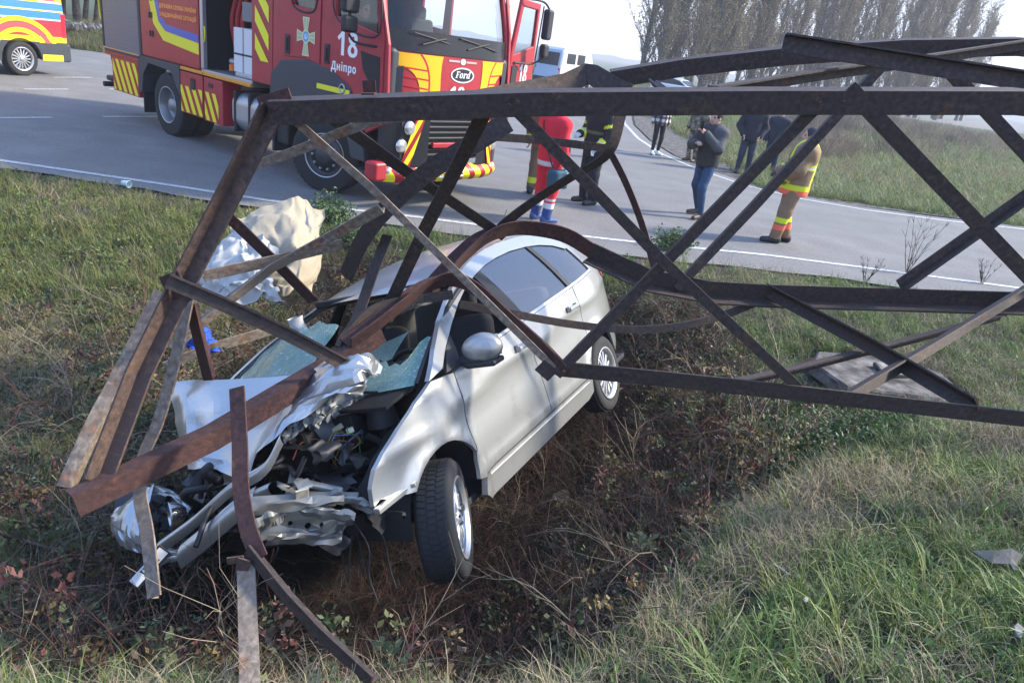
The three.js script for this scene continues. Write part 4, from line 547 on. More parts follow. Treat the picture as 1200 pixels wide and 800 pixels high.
  decal('town_name', 0.14, 0.78, 1.66, 1.86, 1.257, 1, canvasTex(256, 80, (c, w, h) => { c.clearRect(0, 0, w, h); c.fillStyle = '#eef0f0'; c.font = 'bold 62px sans-serif'; c.textAlign = 'center'; c.fillText('Дніпро', w / 2, 56, 244); }), d2);
  // fender lamp strip and ring
  B('marker_strip', -0.1, 0.62, 1.43, 1.5, 1.262, 1.272, yelPaint); mesh('lamp_ring', T(new THREE.TorusGeometry(0.055, 0.013, 8, 20), 0.47, 1.5, 1.275), steelGrey, t);
  // cab shell
  B('cab_roof', -1.22, 1.05, 3.02, 3.12, -1.179, 1.179, redPaint); B('cab_back', -1.22, -1.18, 1.1, 3.02, -1.179, 1.179, darkPl); B('cab_floor', -1.17, 1.34, 1.28, 1.36, -1.179, 1.179, darkPl); B('engine_tunnel', -1.0, 1.1, 0.75, 1.28, -0.6, 0.6, blackPl);
  const dash = B('dashboard', 0.82, 1.28, 1.37, 2.14, -1.17, 1.17, darkPl, t, 0.08);
  for (const z of [0.7, -0.7]) mesh('seat', [bx(0.5, 0.2, 0.5, 0.1, 1.72, z, 0.06), T(bx(0.14, 0.75, 0.5, 0, 0, 0, 0.05), -0.2, 2.15, z, 0, 0, 0.12), bx(0.12, 0.2, 0.28, -0.28, 2.6, z, 0.05)], cloth, t);
  const swt = new THREE.TorusGeometry(0.23, 0.02, 8, 28); swt.rotateY(Math.PI / 2); mesh('steering_wheel', T(swt, 0.72, 2.12, -0.65, 0, 0, -0.9), blackPl, t);
  // front: plan bowed at the corners
  const bow = z => 1.42 - 0.20 * Math.abs(z / 1.18) ** 4 - 0.03 * z * z;
  const front = (name, y0, y1, z0, z1, m, off = 0, par = t, lean = 0, nz = 20, ny = 4) => mesh(name, patch((u, v) => { const z = lerp(z0, z1, u), y = lerp(y0, y1, v); return V(bow(z) + off - lean * (y - 2.1), y, z); }, nz, ny, true), m, par);
  const fp = front('front_panel', 1.36, 2.1, -1.19, 1.19, redPaint);
  front('scuttle', 2.1, 2.36, -1.2, 1.2, blackGl, 0.012, t, 0.1); front('windscreen', 2.36, 3.02, -1.14, 1.14, winGlass, 0.0, t, 0.28); front('screen_header', 3.0, 3.12, -1.18, 1.18, redPaint, 0.01, t, 0.28);
  for (const s of [1, -1]) mesh('screen_pillar', tube([[1.18, 2.1, s * 1.195], [1.12, 2.5, s * 1.175], [0.97, 3.05, s * 1.15]], 0.045, 12, 8), redPaint, t);
  for (const z0 of [-0.1, 0.75]) mesh('wiper', [tube([[1.43, 2.2, z0 + 0.02], [1.42, 2.28, z0 - 0.3], [1.41, 2.3, z0 - 0.42]], 0.014, 10, 5), tube([[1.43, 2.33, z0 + 0.18], [1.42, 2.27, z0 - 0.3], [1.40, 2.22, z0 - 0.62]], 0.011, 12, 5)], blackPl, t);
  const frontDecal = (name, y0, y1, z0, z1, tex) => { const g = patch((u, v) => { const z = lerp(z1, z0, u), y = lerp(y0, y1, v); return V(bow(z) + 0.006, y, z); }, 16, 2); return mesh(name, g, printM(tex, { side: THREE.DoubleSide }), fp, true); };
  const wing = flip => canvasTex(300, 300, (c, w, h) => { c.clearRect(0, 0, w, h); if (flip) { c.translate(w, 0); c.scale(-1, 1); } c.fillStyle = '#ecb516'; c.beginPath(); c.moveTo(0, 0); c.lineTo(300, 0); c.bezierCurveTo(280, 60, 300, 180, 300, 300); c.lineTo(150, 300); c.bezierCurveTo(190, 150, 120, 60, 0, 70); c.fill(); c.strokeStyle = '#b5202c'; c.lineWidth = 9; for (let k = 0; k < 4; k++) { c.beginPath(); c.moveTo(20, 75 + 45 * k); c.lineTo(210, 85 + 50 * k); c.stroke(); } c.beginPath(); c.moveTo(150, 0); c.bezierCurveTo(240, 80, 215, 200, 215, 300); c.lineWidth = 12; c.stroke(); });
  frontDecal('livery', 1.38, 2.08, 0.36, 1.12, wing(false)); frontDecal('livery', 1.38, 2.08, -1.12, -0.42, wing(true));
  frontDecal('maker_badge', 1.76, 1.97, -0.27, 0.2, canvasTex(256, 116, (c, w, h) => { c.clearRect(0, 0, w, h); c.fillStyle = '#dfe2e4'; c.beginPath(); c.ellipse(128, 58, 126, 56, 0, 0, 7); c.fill(); c.fillStyle = '#20242c'; c.beginPath(); c.ellipse(128, 58, 114, 46, 0, 0, 7); c.fill(); c.fillStyle = '#e8eaec'; c.font = 'italic bold 66px serif'; c.textAlign = 'center'; c.fillText('Ford', 128, 78); }));
  frontDecal('crew_badge', 1.99, 2.09, -0.34, 0.3, canvasTex(300, 60, (c, w, h) => { c.clearRect(0, 0, w, h); c.fillStyle = '#d9d9d9'; c.beginPath(); c.arc(150, 30, 24, 0, 7); c.fill(); c.fillStyle = '#b9a4a4'; c.fillRect(20, 22, 100, 16); c.fillRect(180, 22, 100, 16); }));
  frontDecal('front_number', 1.5, 1.74, -0.12, 0.2, canvasTex(128, 100, (c, w, h) => { c.clearRect(0, 0, w, h); c.fillStyle = '#eef0f0'; c.font = 'bold 110px sans-serif'; c.textAlign = 'center'; c.fillText('18', 64, 90, 124); }));
  for (const s of [1, -1]) mesh('corner_deflector', patch((u, v) => { const z = s * lerp(0.98, 1.235, u), y = lerp(1.42, 1.92 - 0.1 * u, v); return V(bow(z) + 0.035 - 0.05 * u, y, z); }, 6, 6, true), M({ color: rgb(0.045, 0.05, 0.058), roughness: 0.5, side: THREE.DoubleSide }), t);
  const gr = B('grille', 1.18, 1.34, 0.72, 1.36, -0.95, 0.95, blackPl); for (let i = 0; i < 8; i++) mesh('grille_slat', bx(0.05, 0.028, 1.36, 1.36, 0.78 + i * 0.075, -0.08, 0.008), M({ color: rgb(0.03, 0.032, 0.035), roughness: 0.5 }), gr);
  B('grille_bar', 1.38, 1.43, 0.88, 0.95, -0.55, 0.42, redPaint, gr);
  for (const s of [1, -1]) {
    const hl = mesh('headlamp_panel', patch((u, v) => { const z = s * lerp(0.5, 1.2, u), y = lerp(0.62, 1.36, v); return V(bow(z) + 0.01, y, z); }, 8, 4, true), M({ color: rgb(0.02, 0.021, 0.024), roughness: 0.25, side: THREE.DoubleSide }), t);
    for (const [y, z, r] of [[1.14, 0.82, 0.085], [0.9, 0.92, 0.085], [0.55, 0.93, 0.06], [0.55, 1.06, 0.06]]) { const g = lathe([[0.0, 0.02], [r * 0.7, 0.016], [r, 0], [r * 1.12, -0.03]], 20); g.rotateY(Math.PI / 2); mesh('headlamp', T(g, bow(z) + 0.035, y, s * z), M({ color: rgb(0.6, 0.6, 0.6), metalness: 0.6, roughness: 0.12 }), hl); }
    mesh('hazard_frame', patch((u, v) => { const z = s * (lerp(0.58, 0.72, u) + 0.22 * (1 - v)), y = lerp(0.62, 1.36, v); return V(bow(z) + 0.03, y, z); }, 3, 10, true), Object.assign(printM(hazard(1, 60, 260, 0.3)), { side: THREE.DoubleSide }), t, true);
  }
  const bm = mesh('bumper', patch((u, v) => { const z = lerp(-1.22, 1.22, u), a = v * Math.PI; return V(bow(z) - 0.03 + 0.1 * Math.sin(a), 0.64 - 0.24 * v, z); }, 24, 6), Object.assign(printM(hazard(9, 900, 90, 0.6)), { side: THREE.DoubleSide }), t, true);
  B('bumper_end', 1.05, 1.3, 0.42, 0.68, 1.1, 1.32, redPaint, bm, 0.05);
  mesh('number_plate', T(bx(0.012, 0.115, 0.52, 0, 0, 0, 0.003), 1.475, 0.53, 0.06), whiteM, bm);
  decal('plate_print', -0.2, 0.32, 0.475, 0.585, 1.483, 1, canvasTex(260, 56, (c, w, h) => { c.fillStyle = '#eeeeea'; c.fillRect(0, 0, w, h); c.fillStyle = '#2b57a5'; c.fillRect(0, 0, 22, 28); c.fillStyle = '#e8cf3a'; c.fillRect(0, 28, 22, 28); c.fillStyle = '#14161a'; c.font = 'bold 52px sans-serif'; c.fillText('AE 61', 30, 47); }), bm, 'x');
  // steps below the seen door
  B('cab_step', 0.72, 1.12, 0.42, 0.5, 0.95, 1.24, darkPl); B('cab_step', 0.78, 1.14, 0.78, 0.86, 0.95, 1.24, darkPl);
  // mirrors
  const mir = (x, z, s) => { const m = mesh('mirror', [bx(0.12, 0.42, 0.24, x, 2.66, z, 0.04), bx(0.11, 0.2, 0.22, x, 2.32, z, 0.04)], blackPl, t); mesh('mirror_arm', [tube([[x, 2.9, z], [x, 2.98, z - s * 0.12], [1.1, 2.98, s * 1.2]], 0.016, 12, 6), tube([[x, 2.2, z], [x, 2.12, z - s * 0.1], [1.15, 2.1, s * 1.22]], 0.016, 12, 6)], blackPl, m); };
  mir(0.85, 1.5, 1);
  // far door, standing open
  { const d = new THREE.Group(); d.name = 'open_door'; t.add(d); d.position.set(1.2, 0, -1.25); d.rotation.y = -1.22; // swung about its front hinge
    mesh('door_skin', prism([[0, 1.4], [0, 2.2], [-0.22, 3.0], [-1.1, 3.0], [-1.1, 1.7], [-0.7, 1.42]], -0.03, 0.03, 0.012, [[[-0.1, 2.2], [-0.3, 2.9], [-1.0, 2.9], [-1.0, 2.36]]]), redPaint, d);
    mesh('door_glass', prism([[-0.1, 2.2], [-0.3, 2.9], [-1.0, 2.9], [-1.0, 2.36]], -0.004, 0.004, 0), winGlass, d);
    decal('number', -0.86, -0.36, 1.74, 2.14, -0.036, -1, canvasTex(256, 192, (c, w, h) => { c.clearRect(0, 0, w, h); c.fillStyle = '#eef0f0'; c.font = 'bold 190px sans-serif'; c.textAlign = 'center'; c.fillText('18', w / 2, 165, 230); }), d);
    mesh('door_grille', prism([[-0.06, 2.05], [-0.3, 2.05], [-0.3, 1.7], [-0.06, 1.62]], -0.045, -0.03, 0.003), blackPl, d);
    const m = mesh('mirror', [bx(0.24, 0.44, 0.12, -0.72, 2.7, -0.3, 0.04), bx(0.22, 0.2, 0.11, -0.72, 2.32, -0.3, 0.04)], blackPl, d); mesh('mirror_arm', [tube([[-0.72, 2.92, -0.3], [-0.6, 3.0, -0.25], [-0.1, 3.0, -0.05]], 0.016, 12, 6), tube([[-0.72, 2.22, -0.3], [-0.6, 2.12, -0.2], [-0.1, 2.1, -0.05]], 0.016, 12, 6), tube([[-0.58, 2.95, -0.25], [-0.58, 2.15, -0.22]], 0.012, 4, 5)], blackPl, m);
  }
  // wheels
  const twheel = (x, z, out, steer, rear) => { const w = new THREE.Group(); w.name = 'wheel'; t.add(w); w.position.set(x, 0.53, z); w.rotation.y = (out < 0 ? Math.PI : 0) + steer;
    const R = 0.53, hw = 0.15; const tread = []; for (let i = 0; i < 44; i++) for (const s of [-1, 1]) tread.push(T(T(bx(0.05, 0.012, 0.11, 0, 0, 0, 0), 0, R + 0.002, s * 0.07, 0, s * 0.25, 0), 0, 0, 0, 0, 0, (i + (s > 0 ? 0.5 : 0)) / 44 * 6.2832));
    const ty = lathe([[0.29, -hw], [0.4, -hw * 1.05], [0.5, -hw * 0.95], [R, -hw * 0.8], [R, hw * 0.8], [0.5, hw * 0.95], [0.4, hw * 1.05], [0.29, hw]], 48); mesh('tyre', [ty, ...tread], rubber, w);
    if (rear) { mesh('tyre', T(lathe([[0.29, -hw], [0.4, -hw * 1.05], [0.5, -hw * 0.95], [R, -hw * 0.8], [R, hw * 0.8], [0.5, hw * 0.95], [0.4, hw * 1.05], [0.29, hw]], 48), 0, 0, -0.34), rubber, w); mesh('rim', lathe([[0.3, hw], [0.31, hw * 1.03], [0.285, hw * 0.98], [0.27, 0.02], [0.25, -0.03], [0.14, -0.05], [0.13, 0.04], [0.1, 0.1], [0, 0.11]], 40), M({ color: rgb(0.3, 0.3, 0.3), metalness: 0.7, roughness: 0.45 }), w); }
    else mesh('rim', [lathe([[0.3, hw], [0.312, hw * 1.05], [0.29, hw * 1.0], [0.275, hw * 0.55], [0.23, hw * 0.75], [0.15, hw * 0.9], [0.14, hw * 1.2], [0.09, hw * 1.35], [0, hw * 1.4]], 40)], M({ color: rgb(0.05, 0.05, 0.055), metalness: 0.4, roughness: 0.4 }), w);
    mesh('rim_edge', lathe([[0.305, hw * 1.02], [0.316, hw * 1.06], [0.305, hw * 1.08], [0.296, hw * 1.03]], 40), M({ color: rgb(0.45, 0.45, 0.46), metalness: 0.7, roughness: 0.35 }), w);
    for (let i = 0; i < 10; i++) { const g = cyl(0.018, 0.05, 6); g.rotateX(Math.PI / 2); mesh('wheel_nut', T(g, 0.19 * Math.cos(i * 0.6283), 0.19 * Math.sin(i * 0.6283), rear ? -0.02 : hw * 0.95), steelGrey, w); } };
  twheel(0, 1.08, 1, 0.43, false); twheel(0, -1.08, -1, 0.43, false); twheel(-4.5, 1.07, 1, 0, true); twheel(-4.5, -1.07, -1, 0, true);
  B('splash_guard', -1.28, -1.22, 0.35, 1.1, 0.75, 1.2, blackPl); B('inner_arch', -0.75, 0.75, 1.2, 1.3, 0.5, 1.1, blackPl);
}
// ---------- ambulance ----------
const amb = thing('ambulance', 'yellow, blue and red striped ambulance van on the far lanes', 'ambulance');
amb.position.set(-13.85, 0, -18.7); amb.rotation.y = -(90 + 21) * Math.PI / 180; amb.scale.setScalar(1.1);
{ const zc = (x, y) => 1.0 - 0.04 * Math.max(0, 0.6 - y) - 0.05 * Math.max(0, y - 1.2) ** 2;
  const prof = [[-1.05, 0.32], [-1.1, 0.6], [-1.06, 1.5], [-0.98, 2.5], [-0.85, 2.62], [2.9, 2.66], [3.3, 2.5], [4.05, 1.55], [4.75, 1.25], [4.95, 0.9], [4.95, 0.35], [4.05, 0.35], ...arcPts(3.66, 0.36, 0.42, 0, 180, 12), [0.44, 0.32], ...arcPts(0, 0.36, 0.44, 0, 180, 12)];
  const L0 = -1.1, L1 = 4.95, tex = canvasTex(1210, 560, (c, w, h) => { const X = x => (x - L0) / (L1 - L0) * w, Y = y => (2.8 - y) / 2.8 * h, R = (x0, x1, y0, y1, f) => { c.fillStyle = f; c.fillRect(X(x0), Y(y1), X(x1) - X(x0), Y(y0) - Y(y1)); };
    c.fillStyle = '#f2d425'; c.fillRect(0, 0, w, h); R(L0, L1, 1.22, 1.56, '#3d7fd6'); R(L0, L1, 1.38, 1.41, '#e6d84a'); R(L0, L1, 1.2, 1.23, '#e8e8d8'); R(L0, L1, 0.86, 1.2, '#dc2f3c'); R(L0, L1, 0.74, 0.86, '#f2d81e'); R(L0, L1, 0, 0.74, '#3c3f44');
    c.lineWidth = 12; for (const [r, f] of [[0.86, '#f2d81e'], [0.74, '#e5525a'], [0.62, '#f2d81e']]) { c.strokeStyle = f; c.lineWidth = 20; c.beginPath(); c.ellipse(X(0), Y(0.38), r * 200, r * 190, 0, Math.PI * 1.12, Math.PI * 1.88); c.stroke(); }
    R(L0, L1, 0, 0.74, 'rgba(0,0,0,0)'); c.fillStyle = '#e25a5a'; c.beginPath(); c.moveTo(X(-0.45), Y(1.62)); c.lineTo(X(-0.88), Y(1.58)); c.lineTo(X(-1.0), Y(2.3)); c.lineTo(X(-0.62), Y(2.3)); c.fill(); R(-1.0, -0.5, 1.56, 1.6, '#e8e0e0');
    c.fillStyle = '#f4f0ee'; c.beginPath(); c.arc(X(0.2), Y(2.0), 34, 0, 7); c.fill(); c.fillStyle = '#c8325a'; c.fillRect(X(0.2) - 8, Y(2.0) - 24, 16, 48); c.fillRect(X(0.2) - 24, Y(2.0) - 8, 48, 16); });
  for (const s of [-1, 1]) { const g = panel(prof, zc, 0.2, 0.05, s); const p = g.attributes.position, uv = new Float32Array(p.count * 2); for (let i = 0; i < p.count; i++) { uv[2 * i] = (p.getX(i) - L0) / (L1 - L0); uv[2 * i + 1] = p.getY(i) / 2.8; } g.setAttribute('uv', new THREE.BufferAttribute(uv, 2)); mesh('side_panel', g, MP({ map: tex, roughness: 0.35, clearcoat: 0.5, clearcoatRoughness: 0.1 }), amb, true);
    mesh('reflector_bar', [bx(0.5, 0.15, 0.03, -0.72, 0.41, s * 1.0, 0.01)], yelPaint, amb); mesh('reflector_bar', bx(2.4, 0.15, 0.03, 1.95, 0.41, s * 1.0, 0.01), yelPaint, amb);
    mesh('tail_lamp', bx(0.14, 0.55, 0.1, -1.04, 1.1, s * 0.955, 0.03), MP({ color: rgb(0.5, 0.02, 0.04), roughness: 0.2, clearcoat: 1 }), amb);
    mesh('skirt', panel([[-1.06, 0.34], [-1.1, 0.72], [-0.52, 0.72], ...arcPts(0, 0.36, 0.45, 128, 178, 6)], (x, y) => zc(x, y) + 0.02, 0.15, 0.03, s), darkPl, amb); }
  mesh('body_core', bx(5.6, 1.9, 1.9, 1.75, 1.65, 0, 0.1), M({ color: rgb(0.6, 0.5, 0.08), roughness: 0.5 }), amb); mesh('underbody', bx(5.6, 0.4, 1.6, 1.8, 0.55, 0, 0.05), blackPl, amb);
  mesh('rear_bumper', bx(0.2, 0.4, 1.98, -1.1, 0.52, 0, 0.05), darkPl, amb);
  for (const [x, s] of [[0, -1], [0, 1], [3.66, -1], [3.66, 1]]) carWheel(amb, x, 0.36, s * 0.9, s, 0, 0, 0.36, 16);
}
// ---------- van and car further off ----------
const paleBlue = MP({ color: rgb(0.34, 0.46, 0.60), roughness: 0.35, clearcoat: 0.6 }), whitePaint = MP({ color: rgb(0.66, 0.66, 0.65), roughness: 0.35, clearcoat: 0.6 }), darkGlass = M({ color: rgb(0.03, 0.035, 0.045), roughness: 0.08 });
{ const van = thing('van', 'pale van with dark rear window parked behind the fire engine', 'van'); const p = PG(662, 104); van.position.set(p.x, 0, p.z); van.rotation.y = 1.0;
  const prof = [[-2.4, 0.35], [-2.45, 1.0], [-2.3, 2.2], [-2.15, 2.42], [1.0, 2.42], [1.6, 1.6], [2.5, 1.3], [2.6, 0.35], [2.0, 0.35], ...arcPts(1.6, 0.35, 0.38, 0, 180, 8), [-1.1, 0.35], ...arcPts(-1.5, 0.35, 0.38, 0, 180, 8)];
  mesh('body', prism(prof, -0.95, 0.95, 0.06), whitePaint, van); const rp = mesh('rear_door', T(bx(0.04, 1.9, 1.8, 0, 0, 0, 0.02), -2.43, 1.35, 0, 0, 0, -0.09), paleBlue, van); mesh('rear_window', T(bx(0.03, 0.75, 1.5, 0, 0, 0, 0.02), -2.43, 1.75, 0, 0, 0, -0.09), darkGlass, rp);
  for (const s of [-1, 1]) { mesh('tail_lamp', T(bx(0.06, 0.5, 0.14, 0, 0, 0, 0.02), -2.44, 1.0, s * 0.86), MP({ color: rgb(0.5, 0.02, 0.03), roughness: 0.2 }), van); mesh('window', bx(1.0, 0.6, 0.02, -1.3, 1.85, s * 0.955, 0.005), darkGlass, van); mesh('window', bx(0.9, 0.6, 0.02, -0.1, 1.85, s * 0.955, 0.005), darkGlass, van); for (const x of [1.6, -1.5]) carWheel(van, x, 0.34, s * 0.82, s, 0, 0, 0.34, 8); }
  mesh('bumper', bx(0.16, 0.3, 1.9, -2.48, 0.5, 0, 0.04), blackPl, van); }
{ const wc = thing('white_car', 'white car far down the side road near the poplars', 'car'); const p = PG(794, 116); wc.position.set(p.x, 0, p.z); wc.rotation.y = -0.65;
  mesh('body', prism([[-2.1, 0.3], [-2.15, 0.9], [-1.5, 1.0], [1.0, 0.98], [2.1, 0.8], [2.2, 0.35], [1.75, 0.3], ...arcPts(1.35, 0.33, 0.36, 0, 180, 8), ...arcPts(-1.3, 0.33, 0.36, 0, 180, 8)], -0.88, 0.88, 0.08), whitePaint, wc);
  const cab = mesh('cabin', prism([[-1.9, 0.95], [-1.5, 1.42], [-0.3, 1.5], [0.3, 1.4], [1.1, 0.95]], -0.74, 0.74, 0.08), whitePaint, wc); mesh('windscreen', T(bx(0.02, 0.62, 1.3, 0, 0, 0, 0.005), 0.72, 1.2, 0, 0, 0, 0.98), darkGlass, cab);
  for (const s of [-1, 1]) { mesh('window', prism([[-1.6, 1.02], [-1.35, 1.36], [-0.3, 1.42], [0.25, 1.33], [0.8, 1.02]], s * 0.735, s * 0.75, 0.002), darkGlass, cab); mesh('headlamp', bx(0.1, 0.14, 0.35, 2.1, 0.72, s * 0.6, 0.04), whiteM, wc); for (const x of [1.35, -1.3]) carWheel(wc, x, 0.32, s * 0.78, s, 0, 0, 0.32, 8); } }
// ---------- people ----------
const cap = (p, a, b, ra, rb) => { const bax = b.x - a.x, bay = b.y - a.y, baz = b.z - a.z, pax = p[0] - a.x, pay = p[1] - a.y, paz = p[2] - a.z; const t = clamp((pax * bax + pay * bay + paz * baz) / (bax * bax + bay * bay + baz * baz + 1e-9), 0, 1); return Math.hypot(pax - bax * t, pay - bay * t, paz - baz * t) - lerp(ra, rb, t); };
const ell = (p, c, r) => { const k = Math.hypot((p[0] - c.x) / r.x, (p[1] - c.y) / r.y, (p[2] - c.z) / r.z); return (k - 1) * Math.min(r.x, r.y, r.z); };
const smin = (a, b, k) => { const h = Math.max(k - Math.abs(a - b), 0) / k; return Math.min(a, b) - h * h * k * 0.25; };
function surfaceNet(f, lo, hi, cell, colf) {
  const n = [0, 1, 2].map(i => Math.max(2, Math.ceil((hi.getComponent(i) - lo.getComponent(i)) / cell) + 1)), [nx, ny, nz] = n;
  const F = new Float32Array(nx * ny * nz), at = (i, j, k) => (k * ny + j) * nx + i;
  for (let k = 0; k < nz; k++) for (let j = 0; j < ny; j++) for (let i = 0; i < nx; i++) F[at(i, j, k)] = f([lo.x + i * cell, lo.y + j * cell, lo.z + k * cell]);
  const id = new Int32Array(nx * ny * nz).fill(-1), pos = [], idx = [];
  const E = [[0, 1], [2, 3], [4, 5], [6, 7], [0, 2], [1, 3], [4, 6], [5, 7], [0, 4], [1, 5], [2, 6], [3, 7]];
  for (let k = 0; k < nz - 1; k++) for (let j = 0; j < ny - 1; j++) for (let i = 0; i < nx - 1; i++) {
    let m = 0; const v = []; for (let c = 0; c < 8; c++) { v[c] = F[at(i + (c & 1), j + ((c >> 1) & 1), k + (c >> 2))]; if (v[c] < 0) m |= 1 << c; } if (m === 0 || m === 255) continue;
    let sx = 0, sy = 0, sz = 0, cnt = 0; for (const [a, b] of E) if ((v[a] < 0) !== (v[b] < 0)) { const t = v[a] / (v[a] - v[b]); sx += lerp(a & 1, b & 1, t); sy += lerp((a >> 1) & 1, (b >> 1) & 1, t); sz += lerp(a >> 2, b >> 2, t); cnt++; }
    id[at(i, j, k)] = pos.length / 3; pos.push(lo.x + (i + sx / cnt) * cell, lo.y + (j + sy / cnt) * cell, lo.z + (k + sz / cnt) * cell); }
  const quad = (a, b, c, d, fl) => { if (a < 0 || b < 0 || c < 0 || d < 0) return; fl ? idx.push(a, b, c, a, c, d) : idx.push(a, c, b, a, d, c); };
  for (let k = 1; k < nz - 1; k++) for (let j = 1; j < ny - 1; j++) for (let i = 1; i < nx - 1; i++) { const s = F[at(i, j, k)] < 0;
    if (s !== F[at(i + 1, j, k)] < 0) quad(id[at(i, j - 1, k - 1)], id[at(i, j, k - 1)], id[at(i, j, k)], id[at(i, j - 1, k)], s);
    if (s !== F[at(i, j + 1, k)] < 0) quad(id[at(i - 1, j, k - 1)], id[at(i - 1, j, k)], id[at(i, j, k)], id[at(i, j, k - 1)], s);
    if (s !== F[at(i, j, k + 1)] < 0) quad(id[at(i - 1, j - 1, k)], id[at(i, j - 1, k)], id[at(i, j, k)], id[at(i - 1, j, k)], s); }
  const g = new THREE.BufferGeometry(); g.setAttribute('position', new THREE.Float32BufferAttribute(pos, 3)); g.setIndex(idx); g.computeVertexNormals();
  if (colf) { const col = []; for (let q = 0; q < pos.length; q += 3) col.push(...colf([pos[q], pos[q + 1], pos[q + 2]])); g.setAttribute('color', new THREE.Float32BufferAttribute(col, 3)); }
  return g;
}
const weave = noiseTex(256, (u, v) => { const a = 0.5 + 0.3 * tfbm(u, v, 12, 81, 4) + 0.15 * Math.sin(u * 400) * Math.sin(v * 400); return [a, a, a]; }, 3, false);
const clothM = MP({ color: 0xffffff, vertexColors: true, roughness: 0.9, sheen: 0.2, bumpMap: weave, bumpScale: 0.004 }), skinM = M({ color: 0xffffff, vertexColors: true, roughness: 0.6 }), shoeM = M({ color: 0xffffff, vertexColors: true, roughness: 0.6 });
function bounds(js, pad) { const lo = V(1e9, 1e9, 1e9), hi = V(-1e9, -1e9, -1e9); for (const j of js) { lo.min(j); hi.max(j); } return [lo.subScalar(pad), hi.addScalar(pad)]; }
